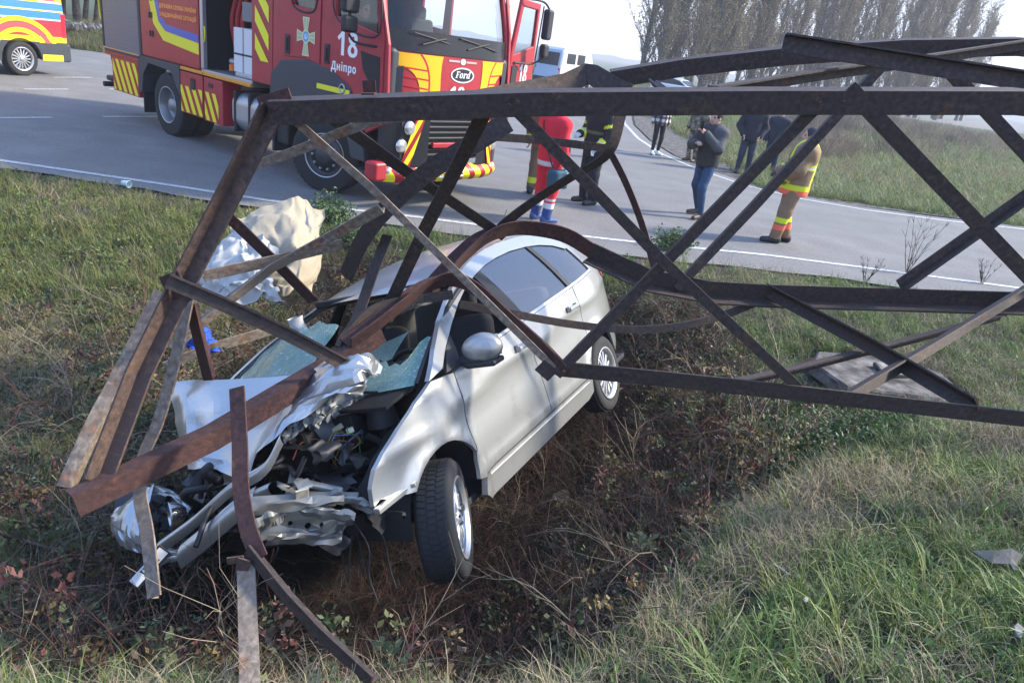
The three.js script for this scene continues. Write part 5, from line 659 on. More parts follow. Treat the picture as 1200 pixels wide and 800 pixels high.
// o: pose (joints in metres, y up, facing +z, left is +x), clothing colours
function person(label, o) {
  const S = (o.h ?? 1.76) / 1.76, root = thing('person', label, 'person', o.group); root.position.copy(o.at); root.rotation.y = o.turn; root.scale.setScalar(S);
  const lean = o.lean ?? 0, tw = (x, y, z) => V(x, y, z + Math.max(0, y - 0.95) * lean);
  const J = { hip: tw(0, 0.95, 0), chest: tw(0, 1.28, 0), neck: tw(0, 1.47, 0), head: tw(0, 1.63, 0.02 + (o.nod ?? 0)) };
  const sh = o.broad ?? 0.19;
  for (const [k, s] of [['L', 1], ['R', -1]]) {
    J['sh' + k] = tw(s * sh, 1.41, 0); J['el' + k] = V(...(o['el' + k] ?? [s * 0.26, 1.13, -0.04])); J['wr' + k] = V(...(o['wr' + k] ?? [s * 0.27, 0.88, 0.06]));
    J['hp' + k] = V(s * 0.095, 0.92, 0); J['kn' + k] = V(...(o['kn' + k] ?? [s * 0.11, 0.5, 0.02])); J['an' + k] = V(...(o['an' + k] ?? [s * 0.12, 0.09, -0.03])); const td = o['to' + k] ?? [s * 0.15, 0.035, 0.14]; J['to' + k] = V(...td);
    const d = J['wr' + k].clone().sub(J['el' + k]).normalize(); J['hn' + k] = J['wr' + k].clone().addScaledVector(d, 0.09);
  }
  const skin = o.skin ?? [0.50, 0.30, 0.22], body = [], P = (a, b, ra, rb) => body.push([J[a], J[b], ra, rb]);
  const torso = f => p => { const q = [p[0], p[1], p[2]]; let d = cap(q, J.hip, J.chest, 0.115 + f, 0.13 + f); d = smin(d, cap(q, J.shL, J.shR, 0.07 + f, 0.07 + f), 0.14); d = smin(d, cap(q, V(0.06, 0.95, 0), J.shL.clone().multiplyScalar(1).setX(0.08), 0.09 + f, 0.1 + f), 0.05); d = smin(d, cap(q, V(-0.06, 0.95, 0), J.shR.clone().setX(-0.08), 0.09 + f, 0.1 + f), 0.05); return d; };
  const arm = (k, f) => p => smin(cap(p, J['sh' + k], J['el' + k], 0.056 + f, 0.044 + f), cap(p, J['el' + k], J['wr' + k], 0.044 + f, 0.033 + f), 0.03);
  const leg = (k, f) => p => smin(cap(p, J['hp' + k], J['kn' + k], 0.088 + f, 0.058 + f), cap(p, J['kn' + k], J['an' + k], 0.058 + f, 0.042 + f), 0.04);
  const all = p => { let d = torso(0)(p); for (const k of 'LR') { d = smin(d, arm(k, 0)(p), 0.04); d = smin(d, leg(k, 0)(p), 0.04); } return smin(d, cap(p, J.neck, J.head, 0.058, 0.055), 0.04); };
  const js = Object.values(J), [lo, hi] = bounds(js, 0.17);
  const geos = [surfaceNet(all, lo, hi, 0.022, () => skin)];
  { // head with face
    const H = J.head, fz = p => { const q = [p[0], p[1], p[2]]; let d = ell(q, H.clone().add(V(0, 0.02, -0.008)), V(0.077, 0.108, 0.095)); d = smin(d, ell(q, H.clone().add(V(0, -0.06, 0.03)), V(0.052, 0.058, 0.058)), 0.04); d = smin(d, cap(q, H.clone().add(V(0, 0.012, 0.088)), H.clone().add(V(0, -0.022, 0.108)), 0.010, 0.014), 0.015);
      for (const s of [-1, 1]) { d = smin(d, ell(q, H.clone().add(V(s * 0.078, -0.005, -0.005)), V(0.012, 0.03, 0.02)), 0.01); d = Math.max(d, -(ell(q, H.clone().add(V(s * 0.032, 0.012, 0.098)), V(0.018, 0.012, 0.014)))); } d = Math.max(d, -ell(q, H.clone().add(V(0, -0.058, 0.092)), V(0.024, 0.005, 0.012))); return smin(d, cap(q, J.neck, H, 0.056, 0.05), 0.03); };
    geos.push(surfaceNet(fz, H.clone().subScalar(0.2), H.clone().addScalar(0.2), 0.009, p => { const dx = Math.abs(p[0] - H.x) - 0.032, dy = p[1] - H.y - 0.012, dz = p[2] - H.z; if (dz > 0.06 && Math.hypot(dx, dy * 1.4) < 0.016) return [0.05, 0.035, 0.03]; if (dz > 0.06 && Math.abs(p[1] - H.y + 0.058) < 0.008 && Math.abs(p[0] - H.x) < 0.026) return [0.35, 0.13, 0.1]; return skin; }));
    for (const k of 'LR') { const a = J['wr' + k], b = J['hn' + k], d = b.clone().sub(a).normalize(), side = V(0, 0, 1).addScaledVector(d, -d.z).normalize(), nn = V().crossVectors(d, side), pc = a.clone().addScaledVector(d, 0.055); const fg = [];
      for (let i = 0; i < 4; i++) { const r = pc.clone().addScaledVector(side, (i - 1.5) * -0.021).addScaledVector(d, 0.03), L = [0.04, 0.046, 0.043, 0.033][i], m = r.clone().addScaledVector(d, L).addScaledVector(nn, (k === 'L' ? -1 : 1) * 0.012), t = m.clone().addScaledVector(d, L * 0.6).addScaledVector(nn, (k === 'L' ? -1 : 1) * 0.03); fg.push([r, m, 0.0105, 0.0095], [m, t, 0.0095, 0.008]); }
      { const r = a.clone().addScaledVector(d, 0.025).addScaledVector(side, 0.03), m = r.clone().addScaledVector(side, 0.022).addScaledVector(d, 0.03), t = m.clone().addScaledVector(d, 0.03).addScaledVector(side, 0.004); fg.push([r, m, 0.013, 0.011], [m, t, 0.011, 0.009]); }
      const gl = o.glove; geos.push(surfaceNet(p => { let q = cap(p, a, pc, 0.03, 0.03); q = smin(q, cap(p, pc.clone().addScaledVector(side, 0.022), pc.clone().addScaledVector(side, -0.022), 0.024, 0.022), 0.02); for (const c of fg) q = smin(q, cap(p, ...c), 0.006); return q; }, a.clone().min(b).subScalar(0.13), a.clone().max(b).addScalar(0.13), 0.007, () => gl ?? skin)); }
  }
  mesh('body', geos, skinM, root);
  // clothes
  const fold = (p, s) => 0.012 * fbm(p[0] * 7 + s, p[1] * 11, p[2] * 7, 3);
  const jl = o.jacketLen ?? 0.84, jb = o.jacketBulk ?? 0.03;
  const jf = p => { let d = torso(jb)(p); const low = cap(p, V(0, jl + 0.06, 0), J.chest, 0.135 + jb, 0.12 + jb); d = smin(d, Math.max(low, 0.03 - (p[1] - jl) - 0.03), 0.06); for (const k of 'LR') d = smin(d, arm(k, jb * 0.75)(p), 0.03); d = Math.max(d, jl - p[1]); if (o.hood) d = smin(d, ell(p, J.neck.clone().add(V(0, -0.01, -0.08)), V(0.11, 0.08, 0.07)), 0.04); d = smin(d, cap(p, J.neck, J.neck.clone().add(V(0, 0.03, 0)), 0.075, 0.07), 0.03); return d + fold(p, 3); };
  const jAt = (p) => { let best = 'torso', bd = torso(jb)(p), t = 0; for (const k of 'LR') for (const [a, b, n] of [['sh' + k, 'el' + k, 'upper'], ['el' + k, 'wr' + k, 'fore']]) { const q = cap(p, J[a], J[b], 0.05 + jb, 0.04 + jb); if (q < bd) { bd = q; best = n; const A = J[a], B = J[b]; t = clamp(((p[0] - A.x) * (B.x - A.x) + (p[1] - A.y) * (B.y - A.y) + (p[2] - A.z) * (B.z - A.z)) / A.distanceToSquared(B), 0, 1); } } return [best, t]; };
  const aj = ['chest', 'hip', 'neck', 'shL', 'shR', 'elL', 'elR', 'wrL', 'wrR'].map(k => J[k]), [jlo, jhi] = bounds(aj, 0.2);
  mesh('jacket', surfaceNet(jf, jlo, jhi, o.cell ?? 0.016, p => o.jacket(p, jAt)), clothM, root);
  const tb = o.trouserBulk ?? 0.022, sh0 = o.cuff ?? 0.1;
  const tf = p => { let d = cap(p, V(0.05, 0.96, 0), V(-0.05, 0.96, 0), 0.125 + tb * 0.6, 0.125 + tb * 0.6); for (const k of 'LR') d = smin(d, leg(k, tb)(p), 0.03); return Math.max(d, sh0 * 0.7 - p[1], p[1] - 1.03) + fold(p, 11); };
  const [tlo, thi] = bounds(['hpL', 'hpR', 'knL', 'knR', 'anL', 'anR'].map(k => J[k]), 0.2);
  mesh('trousers', surfaceNet(tf, tlo, thi, o.cell ?? 0.016, o.trousers), clothM, root);
  for (const k of 'LR') { const a = J['an' + k], b = J['to' + k], r = o.bootR ?? 0.045, heel = a.clone().lerp(b, -0.25).setY(Math.min(a.y, b.y + 0.02)); const sf = p => { let d = smin(cap(p, heel, b, r, r * 0.9), cap(p, a.clone().add(V(0, o.bootH ?? 0.02, 0)), heel, r + 0.006, r), 0.04); return Math.max(d, Math.min(a.y, b.y) - 0.045 - p[1]); }; const [slo, shi] = bounds([a, b, a.clone().add(V(0, o.bootH ?? 0.02, 0)), heel], 0.1); mesh('shoe', surfaceNet(sf, slo, shi, 0.011, p => p[1] < Math.min(a.y, b.y) - 0.018 ? (o.sole ?? [0.03, 0.03, 0.03]) : (o.shoe ?? [0.03, 0.03, 0.03])), shoeM, root); }
  { const H = J.head, len = o.hairLen ?? 0; const hf = p => { let d = ell(p, H.clone().add(V(0, 0.035, -0.018)), V(0.086, 0.108, 0.1)); d = Math.max(d, (p[2] - H.z) - 0.055 - 0.5 * Math.max(0, p[1] - H.y - 0.05), H.y - 0.02 - len - p[1] - (p[2] > H.z ? 0 : 0.05)); if (len > 0.1) d = smin(d, cap(p, H.clone().add(V(0, 0, -0.07)), H.clone().add(V(0, -len, -0.08)), 0.06, 0.05), 0.03); return d + 0.006 * fbm(p[0] * 30, p[1] * 14, p[2] * 30); }; mesh(o.cap ? 'cap' : 'hair', surfaceNet(hf, H.clone().sub(V(0.16, 0.2 + len, 0.22)), H.clone().add(V(0.16, 0.2, 0.2)), 0.012, () => o.cap ?? o.hair ?? [0.04, 0.03, 0.02]), M({ color: 0xffffff, vertexColors: true, roughness: 0.9 }), root); }
  return { root, J, S };
}
const at = (px, py) => PG(px, py, 0.006);
const c3 = (...a) => () => a;
const LIME = [0.62, 0.72, 0.03], SILV = [0.55, 0.56, 0.55], ORNG = [0.85, 0.16, 0.08];
// medic in red with her bag
{ const RED = [0.62, 0.018, 0.04]; const m = person('medic in red jacket and red trousers carrying a teal bag', { at: at(634, 259), turn: 2.35, h: 1.76, wrL: [0.22, 1.05, 0.22], elL: [0.29, 1.14, -0.02], wrR: [-0.3, 0.9, 0.02], jacketLen: 0.80, jacketBulk: 0.04,
    jacket: (p, f) => { const [n, t] = f(p); if (n === 'torso' && Math.abs(p[1] - 0.86) < 0.035) return SILV; return RED; }, trousers: p => p[1] < 0.3 ? (p[1] > 0.23 ? [0.6, 0.62, 0.64] : [0.03, 0.06, 0.2]) : (p[1] > 0.33 && p[1] < 0.37 ? [0.5, 0.5, 0.5] : RED), trouserBulk: 0.03, shoe: [0.03, 0.07, 0.22], sole: [0.5, 0.52, 0.55], hair: [0.05, 0.03, 0.02], hairLen: 0.12, glove: [0.35, 0.5, 0.6] });
  const b = thing('shoulder_bag', 'teal fabric bag hanging at the medic\'s hip', 'bag'); b.position.copy(at(634, 259)); b.rotation.y = 2.35;
  const teal = M({ color: rgb(0.02, 0.075, 0.11), roughness: 0.8, bumpMap: weave, bumpScale: 0.004 }); mesh('bag_body', surfaceNet(p => { const q = [Math.abs(p[0]) - 0.06, Math.abs(p[1]) - 0.09, Math.abs(p[2]) - 0.1]; return Math.hypot(Math.max(q[0], 0), Math.max(q[1], 0), Math.max(q[2], 0)) - 0.04 + 0.02 * fbm(p[0] * 9, p[1] * 9, p[2] * 9); }, V(-0.16, -0.22, -0.24), V(0.16, 0.22, 0.24), 0.014), teal, b).position.set(-0.25, 0.68, -0.05);
  mesh('bag_pocket', bx(0.05, 0.12, 0.16, -0.34, 0.65, -0.05, 0.02), teal, b); mesh('strap', tube([[-0.24, 0.84, 0.08], [-0.2, 1.1, 0.16], [0.0, 1.4, 0.17], [0.13, 1.5, 0.05], [0.1, 1.44, -0.14], [-0.1, 1.1, -0.2], [-0.24, 0.84, -0.17]], 0.013, 40, 5), blackPl, b); }
// firefighter in black with lime cuffs
person('firefighter in black suit with lime bands facing the medic', { at: at(686, 238), turn: -0.95, h: 1.82, jacketLen: 0.78, jacketBulk: 0.045, broad: 0.2, elL: [0.29, 1.15, -0.03], wrL: [0.25, 0.95, 0.16], elR: [-0.27, 1.14, 0.02], wrR: [-0.12, 1.1, 0.26], glove: [0.45, 0.5, 0.55], bootH: 0.12, bootR: 0.052, trouserBulk: 0.035,
  jacket: (p, f) => { const [n, t] = f(p); if (n === 'fore' && t > 0.5 && t < 0.95) return t > 0.68 && t < 0.76 ? SILV : LIME; if (n === 'upper' && t > 0.45 && t < 0.62) return LIME; if (n === 'torso' && Math.abs(p[1] - 1.16) < 0.03) return [0.1, 0.12, 0.05]; return [0.016, 0.018, 0.022]; }, trousers: p => [0.014, 0.018, 0.028], hair: [0.03, 0.025, 0.02] });
// colleague behind the medic: only boots and trouser cuffs show
person('firefighter in tan gear with lime cuffs hidden behind the medic', { at: at(629, 228), turn: 2.9, h: 1.78, jacketBulk: 0.045, jacketLen: 0.78, trouserBulk: 0.035, bootH: 0.1, bootR: 0.05, sole: [0.2, 0.22, 0.02],
  jacket: (p, f) => Math.abs(p[1] - 0.95) < 0.04 ? LIME : [0.20, 0.13, 0.07], trousers: p => p[1] > 0.2 && p[1] < 0.29 ? LIME : [0.20, 0.14, 0.085] });
person('dark haired person in dark coat standing behind the black suited firefighter', { at: PG(704, 186), turn: -0.2, h: 1.74, jacket: c3(0.03, 0.03, 0.04), trousers: c3(0.03, 0.03, 0.035), hair: [0.02, 0.016, 0.014] });
person('woman in checked shirt, black leggings and white trainers walking up the road', { at: at(767, 181), turn: 0.25, h: 1.66, broad: 0.165, jacketLen: 0.86, jacketBulk: 0.035, elL: [0.24, 1.13, -0.08], wrL: [0.24, 0.9, 0.0], elR: [-0.25, 1.12, 0.02], wrR: [-0.27, 0.9, 0.1], knL: [0.09, 0.5, 0.06], anL: [0.085, 0.1, -0.02], knR: [-0.1, 0.5, 0.04], anR: [-0.12, 0.09, 0.06], toR: [-0.13, 0.035, 0.23], trouserBulk: 0.006, cuff: 0.17,
  jacket: p => { const a = Math.floor((p[0] + 5) / 0.075) % 2, b = Math.floor((p[1] + 5) / 0.085) % 2; return a && b ? [0.02, 0.02, 0.022] : a || b ? [0.12, 0.115, 0.11] : [0.62, 0.6, 0.56]; }, trousers: c3(0.012, 0.012, 0.014), shoe: [0.72, 0.72, 0.72], sole: [0.72, 0.72, 0.72], hair: [0.12, 0.07, 0.04], hairLen: 0.18 });
person('person in green brown camouflage clothes at the road edge', { at: at(809, 189), turn: -0.9, h: 1.76, jacketBulk: 0.035, trouserBulk: 0.03, jacket: p => { const n = fbm(p[0] * 9, p[1] * 9, p[2] * 9 + 4); return n > 0.08 ? [0.05, 0.055, 0.04] : n > -0.08 ? [0.14, 0.13, 0.09] : [0.24, 0.21, 0.15]; }, trousers: p => { const n = fbm(p[0] * 9, p[1] * 9, p[2] * 9 + 9); return n > 0.08 ? [0.06, 0.06, 0.05] : n > -0.08 ? [0.15, 0.13, 0.1] : [0.25, 0.21, 0.16]; }, shoe: [0.1, 0.07, 0.045] });
{ // man photographing with a phone
  const pos = at(814, 254), r = person('man in dark jacket and blue jeans filming with his phone', { at: pos, turn: -0.95, h: 1.8, hood: true, jacketLen: 0.86, jacketBulk: 0.045, elL: [0.29, 1.18, 0.12], wrL: [0.1, 1.38, 0.27], elR: [-0.3, 1.16, 0.12], wrR: [-0.02, 1.22, 0.3], knL: [0.13, 0.52, 0.12], anL: [0.16, 0.1, 0.06], toL: [0.19, 0.035, 0.23], knR: [-0.13, 0.53, 0.0], anR: [-0.16, 0.14, -0.2], toR: [-0.2, 0.045, -0.04], trouserBulk: 0.012,
    jacket: p => { const n = 0.004 * Math.sin(p[1] * 90); return p[0] > 0.12 && p[1] > 1.15 ? [0.07, 0.072, 0.078] : [0.032 + n, 0.034 + n, 0.034 + n]; }, trousers: p => { const w = 0.8 + 0.5 * fbm(p[0] * 5, p[1] * 4, p[2] * 5); return [0.035 * w, 0.085 * w, 0.17 * w]; }, shoe: [0.06, 0.04, 0.03], sole: [0.3, 0.27, 0.24], hair: [0.03, 0.025, 0.02] });
  const ph = thing('phone', 'black phone held up by the man in jeans', 'phone'); ph.position.copy(pos); ph.rotation.y = -0.95; ph.scale.setScalar(1.8 / 1.76); mesh('phone_body', T(bx(0.075, 0.155, 0.009, 0, 0, 0, 0.004), 0.03, 1.5, 0.345), blackGl, ph); mesh('phone_camera', T(bx(0.024, 0.03, 0.004, 0, 0, 0, 0.002), 0.045, 1.55, 0.351), darkGlass, ph); }
person('taller of two men in navy jackets standing together on the verge', { at: at(869, 203), turn: -0.15, h: 1.84, broad: 0.21, jacketBulk: 0.05, jacketLen: 0.8, wrL: [0.2, 0.95, 0.12], wrR: [-0.2, 0.95, 0.12], elL: [0.32, 1.14, -0.03], elR: [-0.32, 1.14, -0.03], jacket: c3(0.012, 0.016, 0.028), trousers: c3(0.02, 0.03, 0.055), hair: [0.02, 0.016, 0.014] });
person('shorter of two men in navy jackets standing together on the verge', { at: at(899, 203), turn: -0.5, h: 1.72, broad: 0.2, jacketBulk: 0.04, jacketLen: 0.84, jacket: c3(0.018, 0.024, 0.04), trousers: c3(0.02, 0.035, 0.08), hair: [0.03, 0.02, 0.015] });
// firefighter in tan gear, back to the field
person('firefighter in tan gear with lime and orange bands standing on the asphalt', { at: at(913, 284), turn: -1.75, h: 1.8, lean: -0.06, broad: 0.22, jacketBulk: 0.08, jacketLen: 0.76, trouserBulk: 0.045, bootH: 0.1, bootR: 0.055, elL: [0.3, 1.16, 0.05], wrL: [0.14, 1.02, 0.24], elR: [-0.3, 1.16, 0.05], wrR: [-0.14, 1.06, 0.25], knL: [0.11, 0.5, 0.05], anL: [0.1, 0.1, 0.1], toL: [0.13, 0.035, 0.27], knR: [-0.11, 0.5, 0.02], anR: [-0.13, 0.1, -0.08], toR: [-0.16, 0.035, 0.09],
  jacket: (p, f) => { const [n, t] = f(p); if (n === 'torso') { if (p[1] < 0.85) return ORNG; if (p[1] < 0.925) return LIME; if (Math.abs(p[1] - 1.2) < 0.04) return Math.abs(p[1] - 1.2) < 0.013 ? SILV : LIME; if (Math.abs(Math.abs(p[0]) - 0.12) < 0.028 && p[1] > 0.92) return LIME; } if (n === 'fore' && t > 0.7 && t < 0.85) return LIME; return [0.235, 0.155, 0.085]; },
  trousers: p => p[1] > 0.33 && p[1] < 0.41 ? LIME : p[1] > 0.22 && p[1] < 0.30 ? ORNG : [0.22, 0.145, 0.085], shoe: [0.014, 0.014, 0.016], glove: [0.03, 0.03, 0.03], cap: [0.03, 0.03, 0.035] });
{ // crew member in the cab, seen through the windscreen
  const c = truck.localToWorld(V(0.12, 0, 0.7)); truck.updateMatrixWorld(true); c.copy(V(0.12, 0.92, 0.7).applyMatrix4(truck.matrixWorld));
  person('person in dark clothes sitting in the fire engine cab', { at: c, turn: Math.PI / 2 - 37 * Math.PI / 180, h: 1.72, knL: [0.12, 0.92, 0.4], anL: [0.12, 0.55, 0.45], toL: [0.12, 0.5, 0.62], knR: [-0.12, 0.92, 0.4], anR: [-0.12, 0.55, 0.45], toR: [-0.12, 0.5, 0.62], elL: [0.28, 1.14, 0.08], wrL: [0.18, 1.05, 0.32], elR: [-0.28, 1.14, 0.08], wrR: [-0.18, 1.05, 0.32], jacket: c3(0.02, 0.022, 0.026), trousers: c3(0.02, 0.022, 0.026), cuff: 0.6, cell: 0.022 }); }
// ---------- trees and far things ----------
seed = 4242;
const barkPale = M({ color: rgb(0.31, 0.27, 0.215), roughness: 0.95, map: SOIL }), barkDark = M({ color: rgb(0.075, 0.062, 0.05), roughness: 1, map: SOIL });
const leafMat = (o = {}) => MP(Object.assign({ color: 0xffffff, vertexColors: true, roughness: 0.85, transmission: 0.25, thickness: 0, side: THREE.DoubleSide }, o));
const leafM = leafMat();
function taper(a, b, r0, r1, n = 5) { const d = b.clone().sub(a), L = d.length(); const g = new THREE.CylinderGeometry(r1, r0, L, n, 1, true); g.translate(0, L / 2, 0); g.applyQuaternion(new THREE.Quaternion().setFromUnitVectors(V(0, 1, 0), d.normalize())); g.translate(a.x, a.y, a.z); return g; }
function leafCloud(spots, size, cols, per = 1) { // many leaf-sized faces
  const pos = [], col = [], nor = []; const u = V(), w = V();
  for (const s of spots) for (let k = 0; k < per; k++) { const c = cols[Math.floor(rnd() * cols.length)], v = rr(0.7, 1.25), L = size * rr(0.6, 1.4); u.set(rr(-1, 1), rr(-1, 1), rr(-1, 1)).normalize(); w.set(rr(-1, 1), rr(-1, 1), rr(-1, 1)).cross(u).normalize(); const q = s.clone().add(V(rr(-1, 1), rr(-1, 1), rr(-1, 1)).multiplyScalar(per > 1 ? size * 2 : 0)); const n = V().crossVectors(w, u);
    const P = [q.clone().addScaledVector(u, -L / 2), q.clone().addScaledVector(w, L * 0.28), q.clone().addScaledVector(u, L / 2), q.clone().addScaledVector(w, -L * 0.28)]; for (const i of [0, 1, 2, 0, 2, 3]) { pos.push(P[i].x, P[i].y, P[i].z); nor.push(n.x, n.y, n.z); col.push(c[0] * v, c[1] * v, c[2] * v); } }
  const g = new THREE.BufferGeometry(); g.setAttribute('position', new THREE.Float32BufferAttribute(pos, 3)); g.setAttribute('normal', new THREE.Float32BufferAttribute(nor, 3)); g.setAttribute('color', new THREE.Float32BufferAttribute(col, 3)); return g; }
function poplar(H, seedv) { // fastigiate: limbs rise steeply along the stem, leaves few and yellowed
  seed = seedv; const wood = [], spots = []; let p = V(0, 0, 0), r = 0.34;
  for (let i = 0; i < 6; i++) { const q = p.clone().add(V(rr(-0.15, 0.15), H / 6 * 0.95, rr(-0.15, 0.15))); const r2 = r * 0.72; wood.push(taper(p, q, r, r2, 7)); const n = i === 0 ? 12 : 17;
    for (let k = 0; k < n; k++) { const a = rr(0, 6.28), s = p.clone().lerp(q, i === 0 ? rr(0.25, 1) : rnd()), out = rr(0.14, 0.42), L = rr(2.6, 5.4) * (1 - i * 0.08); let c = s.clone(), dir = V(Math.cos(a) * out * 1.9, 1, Math.sin(a) * out * 1.9).normalize(), rc = r * rr(0.16, 0.34);
      for (let m = 0; m < 4; m++) { const e = c.clone().addScaledVector(dir, L / 4); wood.push(taper(c, e, rc, rc * 0.68, 4)); for (let b = 0; b < 4; b++) { const ta = rr(0, 6.28), td = dir.clone().add(V(Math.cos(ta) * 0.35, 0.2, Math.sin(ta) * 0.35)).normalize(), t0 = c.clone().lerp(e, rnd()), t1 = t0.clone().addScaledVector(td, rr(0.5, 1.2)); wood.push(taper(t0, t1, rc * 0.3, 0.006, 3)); for (let l = 0; l < 8; l++) spots.push(t0.clone().lerp(t1, rr(0.3, 1)).add(V(rr(-0.12, 0.12), rr(-0.12, 0.12), rr(-0.12, 0.12)))); } dir.add(V(rr(-0.06, 0.06), 0.12, rr(-0.06, 0.06))).normalize(); c = e; rc *= 0.68; } }
    p = q; r = r2; }
  return [mergeGeometries(wood.map(norm)), leafCloud(spots, 0.16, [[0.22, 0.18, 0.075], [0.27, 0.205, 0.09], [0.17, 0.14, 0.06], [0.27, 0.19, 0.10]])];
}
{ const kinds = [0, 1, 2, 3].map(i => poplar([21, 19, 22, 18][i], 900 + i * 77)); seed = 99;
  const protos = kinds.map(([w, l]) => { const t = new THREE.Group(); const a = new THREE.Mesh(boxUV(w), barkPale); a.name = 'trunk'; const b = new THREE.Mesh(boxUV(l), leafM); b.name = 'crown'; for (const m of [a, b]) m.castShadow = m.receiveShadow = true; t.add(a, b); return t; });
  const spots = []; for (let i = 0; i < 30; i++) { const f = i / 29; spots.push([lerp(752, 1128, f) + rr(-5, 5), lerp(92, 118, f) + 5 * rr(-1, 1) + 6, f]); }
  for (let i = 0; i < 22; i++) { const f = rr(0, 1); spots.push([lerp(765, 1110, f), lerp(92, 118, f) + 16, f]); }
  spots.forEach(([px, , f], i) => { const h = 47 + 0.146 * (px - 600), dist = lerp(66, 112, f) * (i >= 30 ? 0.9 : 1) * rr(0.96, 1.04); const q = PG(px, h + 2.4 * 850 / dist); const t = protos[Math.floor(rnd() * 4)].clone(); t.name = numbered('poplar_tree'); t.position.set(q.x, groundY(q.x, q.z) - 0.05, q.z); t.rotation.y = rr(0, 6.28); t.scale.setScalar(rr(0.85, 1.05)); scene.add(t); tag(t, 'tall bare poplar with pale upright branches in the row beyond the field', 'tree', 'poplars in a row beyond the field'); });
}
function roundTree(name, label, x, z, H, R, cols, nl, group, bark = barkDark) {
  const t = thing(name, label, 'tree', group); t.position.set(x, groundY(x, z) - 0.03, z); const wood = [], spots = []; let p = V(0, 0, 0), r = 0.02 * H;
  for (let i = 0; i < 5; i++) { const q = p.clone().add(V(rr(-0.2, 0.2), H * 0.16, rr(-0.2, 0.2))); wood.push(taper(p, q, r, r * 0.78, 8)); p = q; r *= 0.78;
    if (i > 0) for (let k = 0; k < 7; k++) { const a = rr(0, 6.28); let c = p.clone(), d = V(Math.cos(a), rr(0.4, 1.1), Math.sin(a)).normalize(), L = R * rr(0.6, 1.1), rc = r * 0.5; for (let m = 0; m < 3; m++) { const e = c.clone().addScaledVector(d, L / 3); wood.push(taper(c, e, rc, rc * 0.6, 5)); for (let b = 0; b < 5; b++) { const e2 = c.clone().lerp(e, rnd()).add(V(rr(-1, 1), rr(-0.5, 1), rr(-1, 1)).multiplyScalar(R * 0.28)); wood.push(taper(c.clone().lerp(e, 0.5), e2, rc * 0.3, 0.008, 3)); for (let l = 0; l < nl; l++) spots.push(e2.clone().add(V(rr(-1, 1), rr(-1, 1), rr(-1, 1)).multiplyScalar(R * 0.16))); } d.add(V(rr(-0.3, 0.3), rr(-0.1, 0.3), rr(-0.3, 0.3))).normalize(); c = e; rc *= 0.6; } } }
  mesh('trunk', wood, bark, t); const cr = new THREE.Mesh(boxUV(leafCloud(spots, 0.16, cols)), leafM); cr.name = 'crown'; cr.castShadow = true; t.add(cr); return t; }
{ const olive = [[0.12, 0.11, 0.045], [0.16, 0.14, 0.06], [0.09, 0.095, 0.035], [0.2, 0.16, 0.08]]; seed = 31;
  roundTree('roadside_tree', 'dark trunked tree between the ambulance and the fire engine', ...(() => { const q = PG(92, 46); return [q.x, q.z]; })(), 9, 3.2, olive, 14, 'trees behind the ambulance');
  for (const [i, [px, py, h]] of [[112, 44, 6], [75, 40, 7], [130, 40, 8], [100, 36, 7], [40, 36, 9], [0, 30, 9], [150, 38, 7]].entries()) { const q = PG(px, py); roundTree('roadside_tree', 'brushy olive tree on the bank behind the ambulance', q.x, q.z, h, 2.6, olive, 14, 'trees behind the ambulance'); }
  // pale broken wall at the foot of the bank: separate blocks
  const wall = thing('low_wall', 'low pale rubble wall behind the ambulance and fire engine', 'wall'); const a = PG(20, 47), b = PG(150, 55), stone = [0, 1, 2].map(i => M({ color: rgb(0.42 + 0.05 * i, 0.40 + 0.04 * i, 0.37 + 0.03 * i), roughness: 0.95, map: SOIL, bumpMap: GRIT, bumpScale: 0.02 }));
  for (let i = 0; i < 26; i++) for (let k = 0; k < 2; k++) { const f = (i + 0.5 * k) / 26, w = a.distanceTo(b) / 26; const g = new THREE.IcosahedronGeometry(0.5, 1); const P = g.attributes.position; for (let j = 0; j < P.count; j++) { const n = 1 + 0.3 * noise(P.getX(j) * 2 + i, P.getY(j) * 2 + k * 9, P.getZ(j) * 2); P.setXYZ(j, P.getX(j) * w * 1.15 * n, P.getY(j) * 0.42 * n, P.getZ(j) * 0.6 * n); } g.computeVertexNormals(); mesh('stone', T(g, lerp(a.x, b.x, f), 0.2 + k * 0.42 + rr(-0.06, 0.06), lerp(a.z, b.z, f), 0, 1.2, 0), stone[(i + k) % 3], wall); }
  // distant wooded rise
  const hill = patch((u, v) => { const x = lerp(-500, 700, u), z = -900 - 200 * v; return V(x, -6 + 20 * v * (0.6 + 0.5 * noise(u * 7, 2)) + 3 * noise(u * 60, v * 3), z); }, 200, 8, true); const hm = mesh('distant_hill', hill, M({ color: rgb(0.10, 0.13, 0.08), roughness: 1, map: SOIL })); hm.userData.kind = 'structure'; hm.userData.label = 'low wooded hill on the horizon'; }
scene.fog = new THREE.FogExp2(new THREE.Color(0.80, 0.82, 0.85), 0.0011);
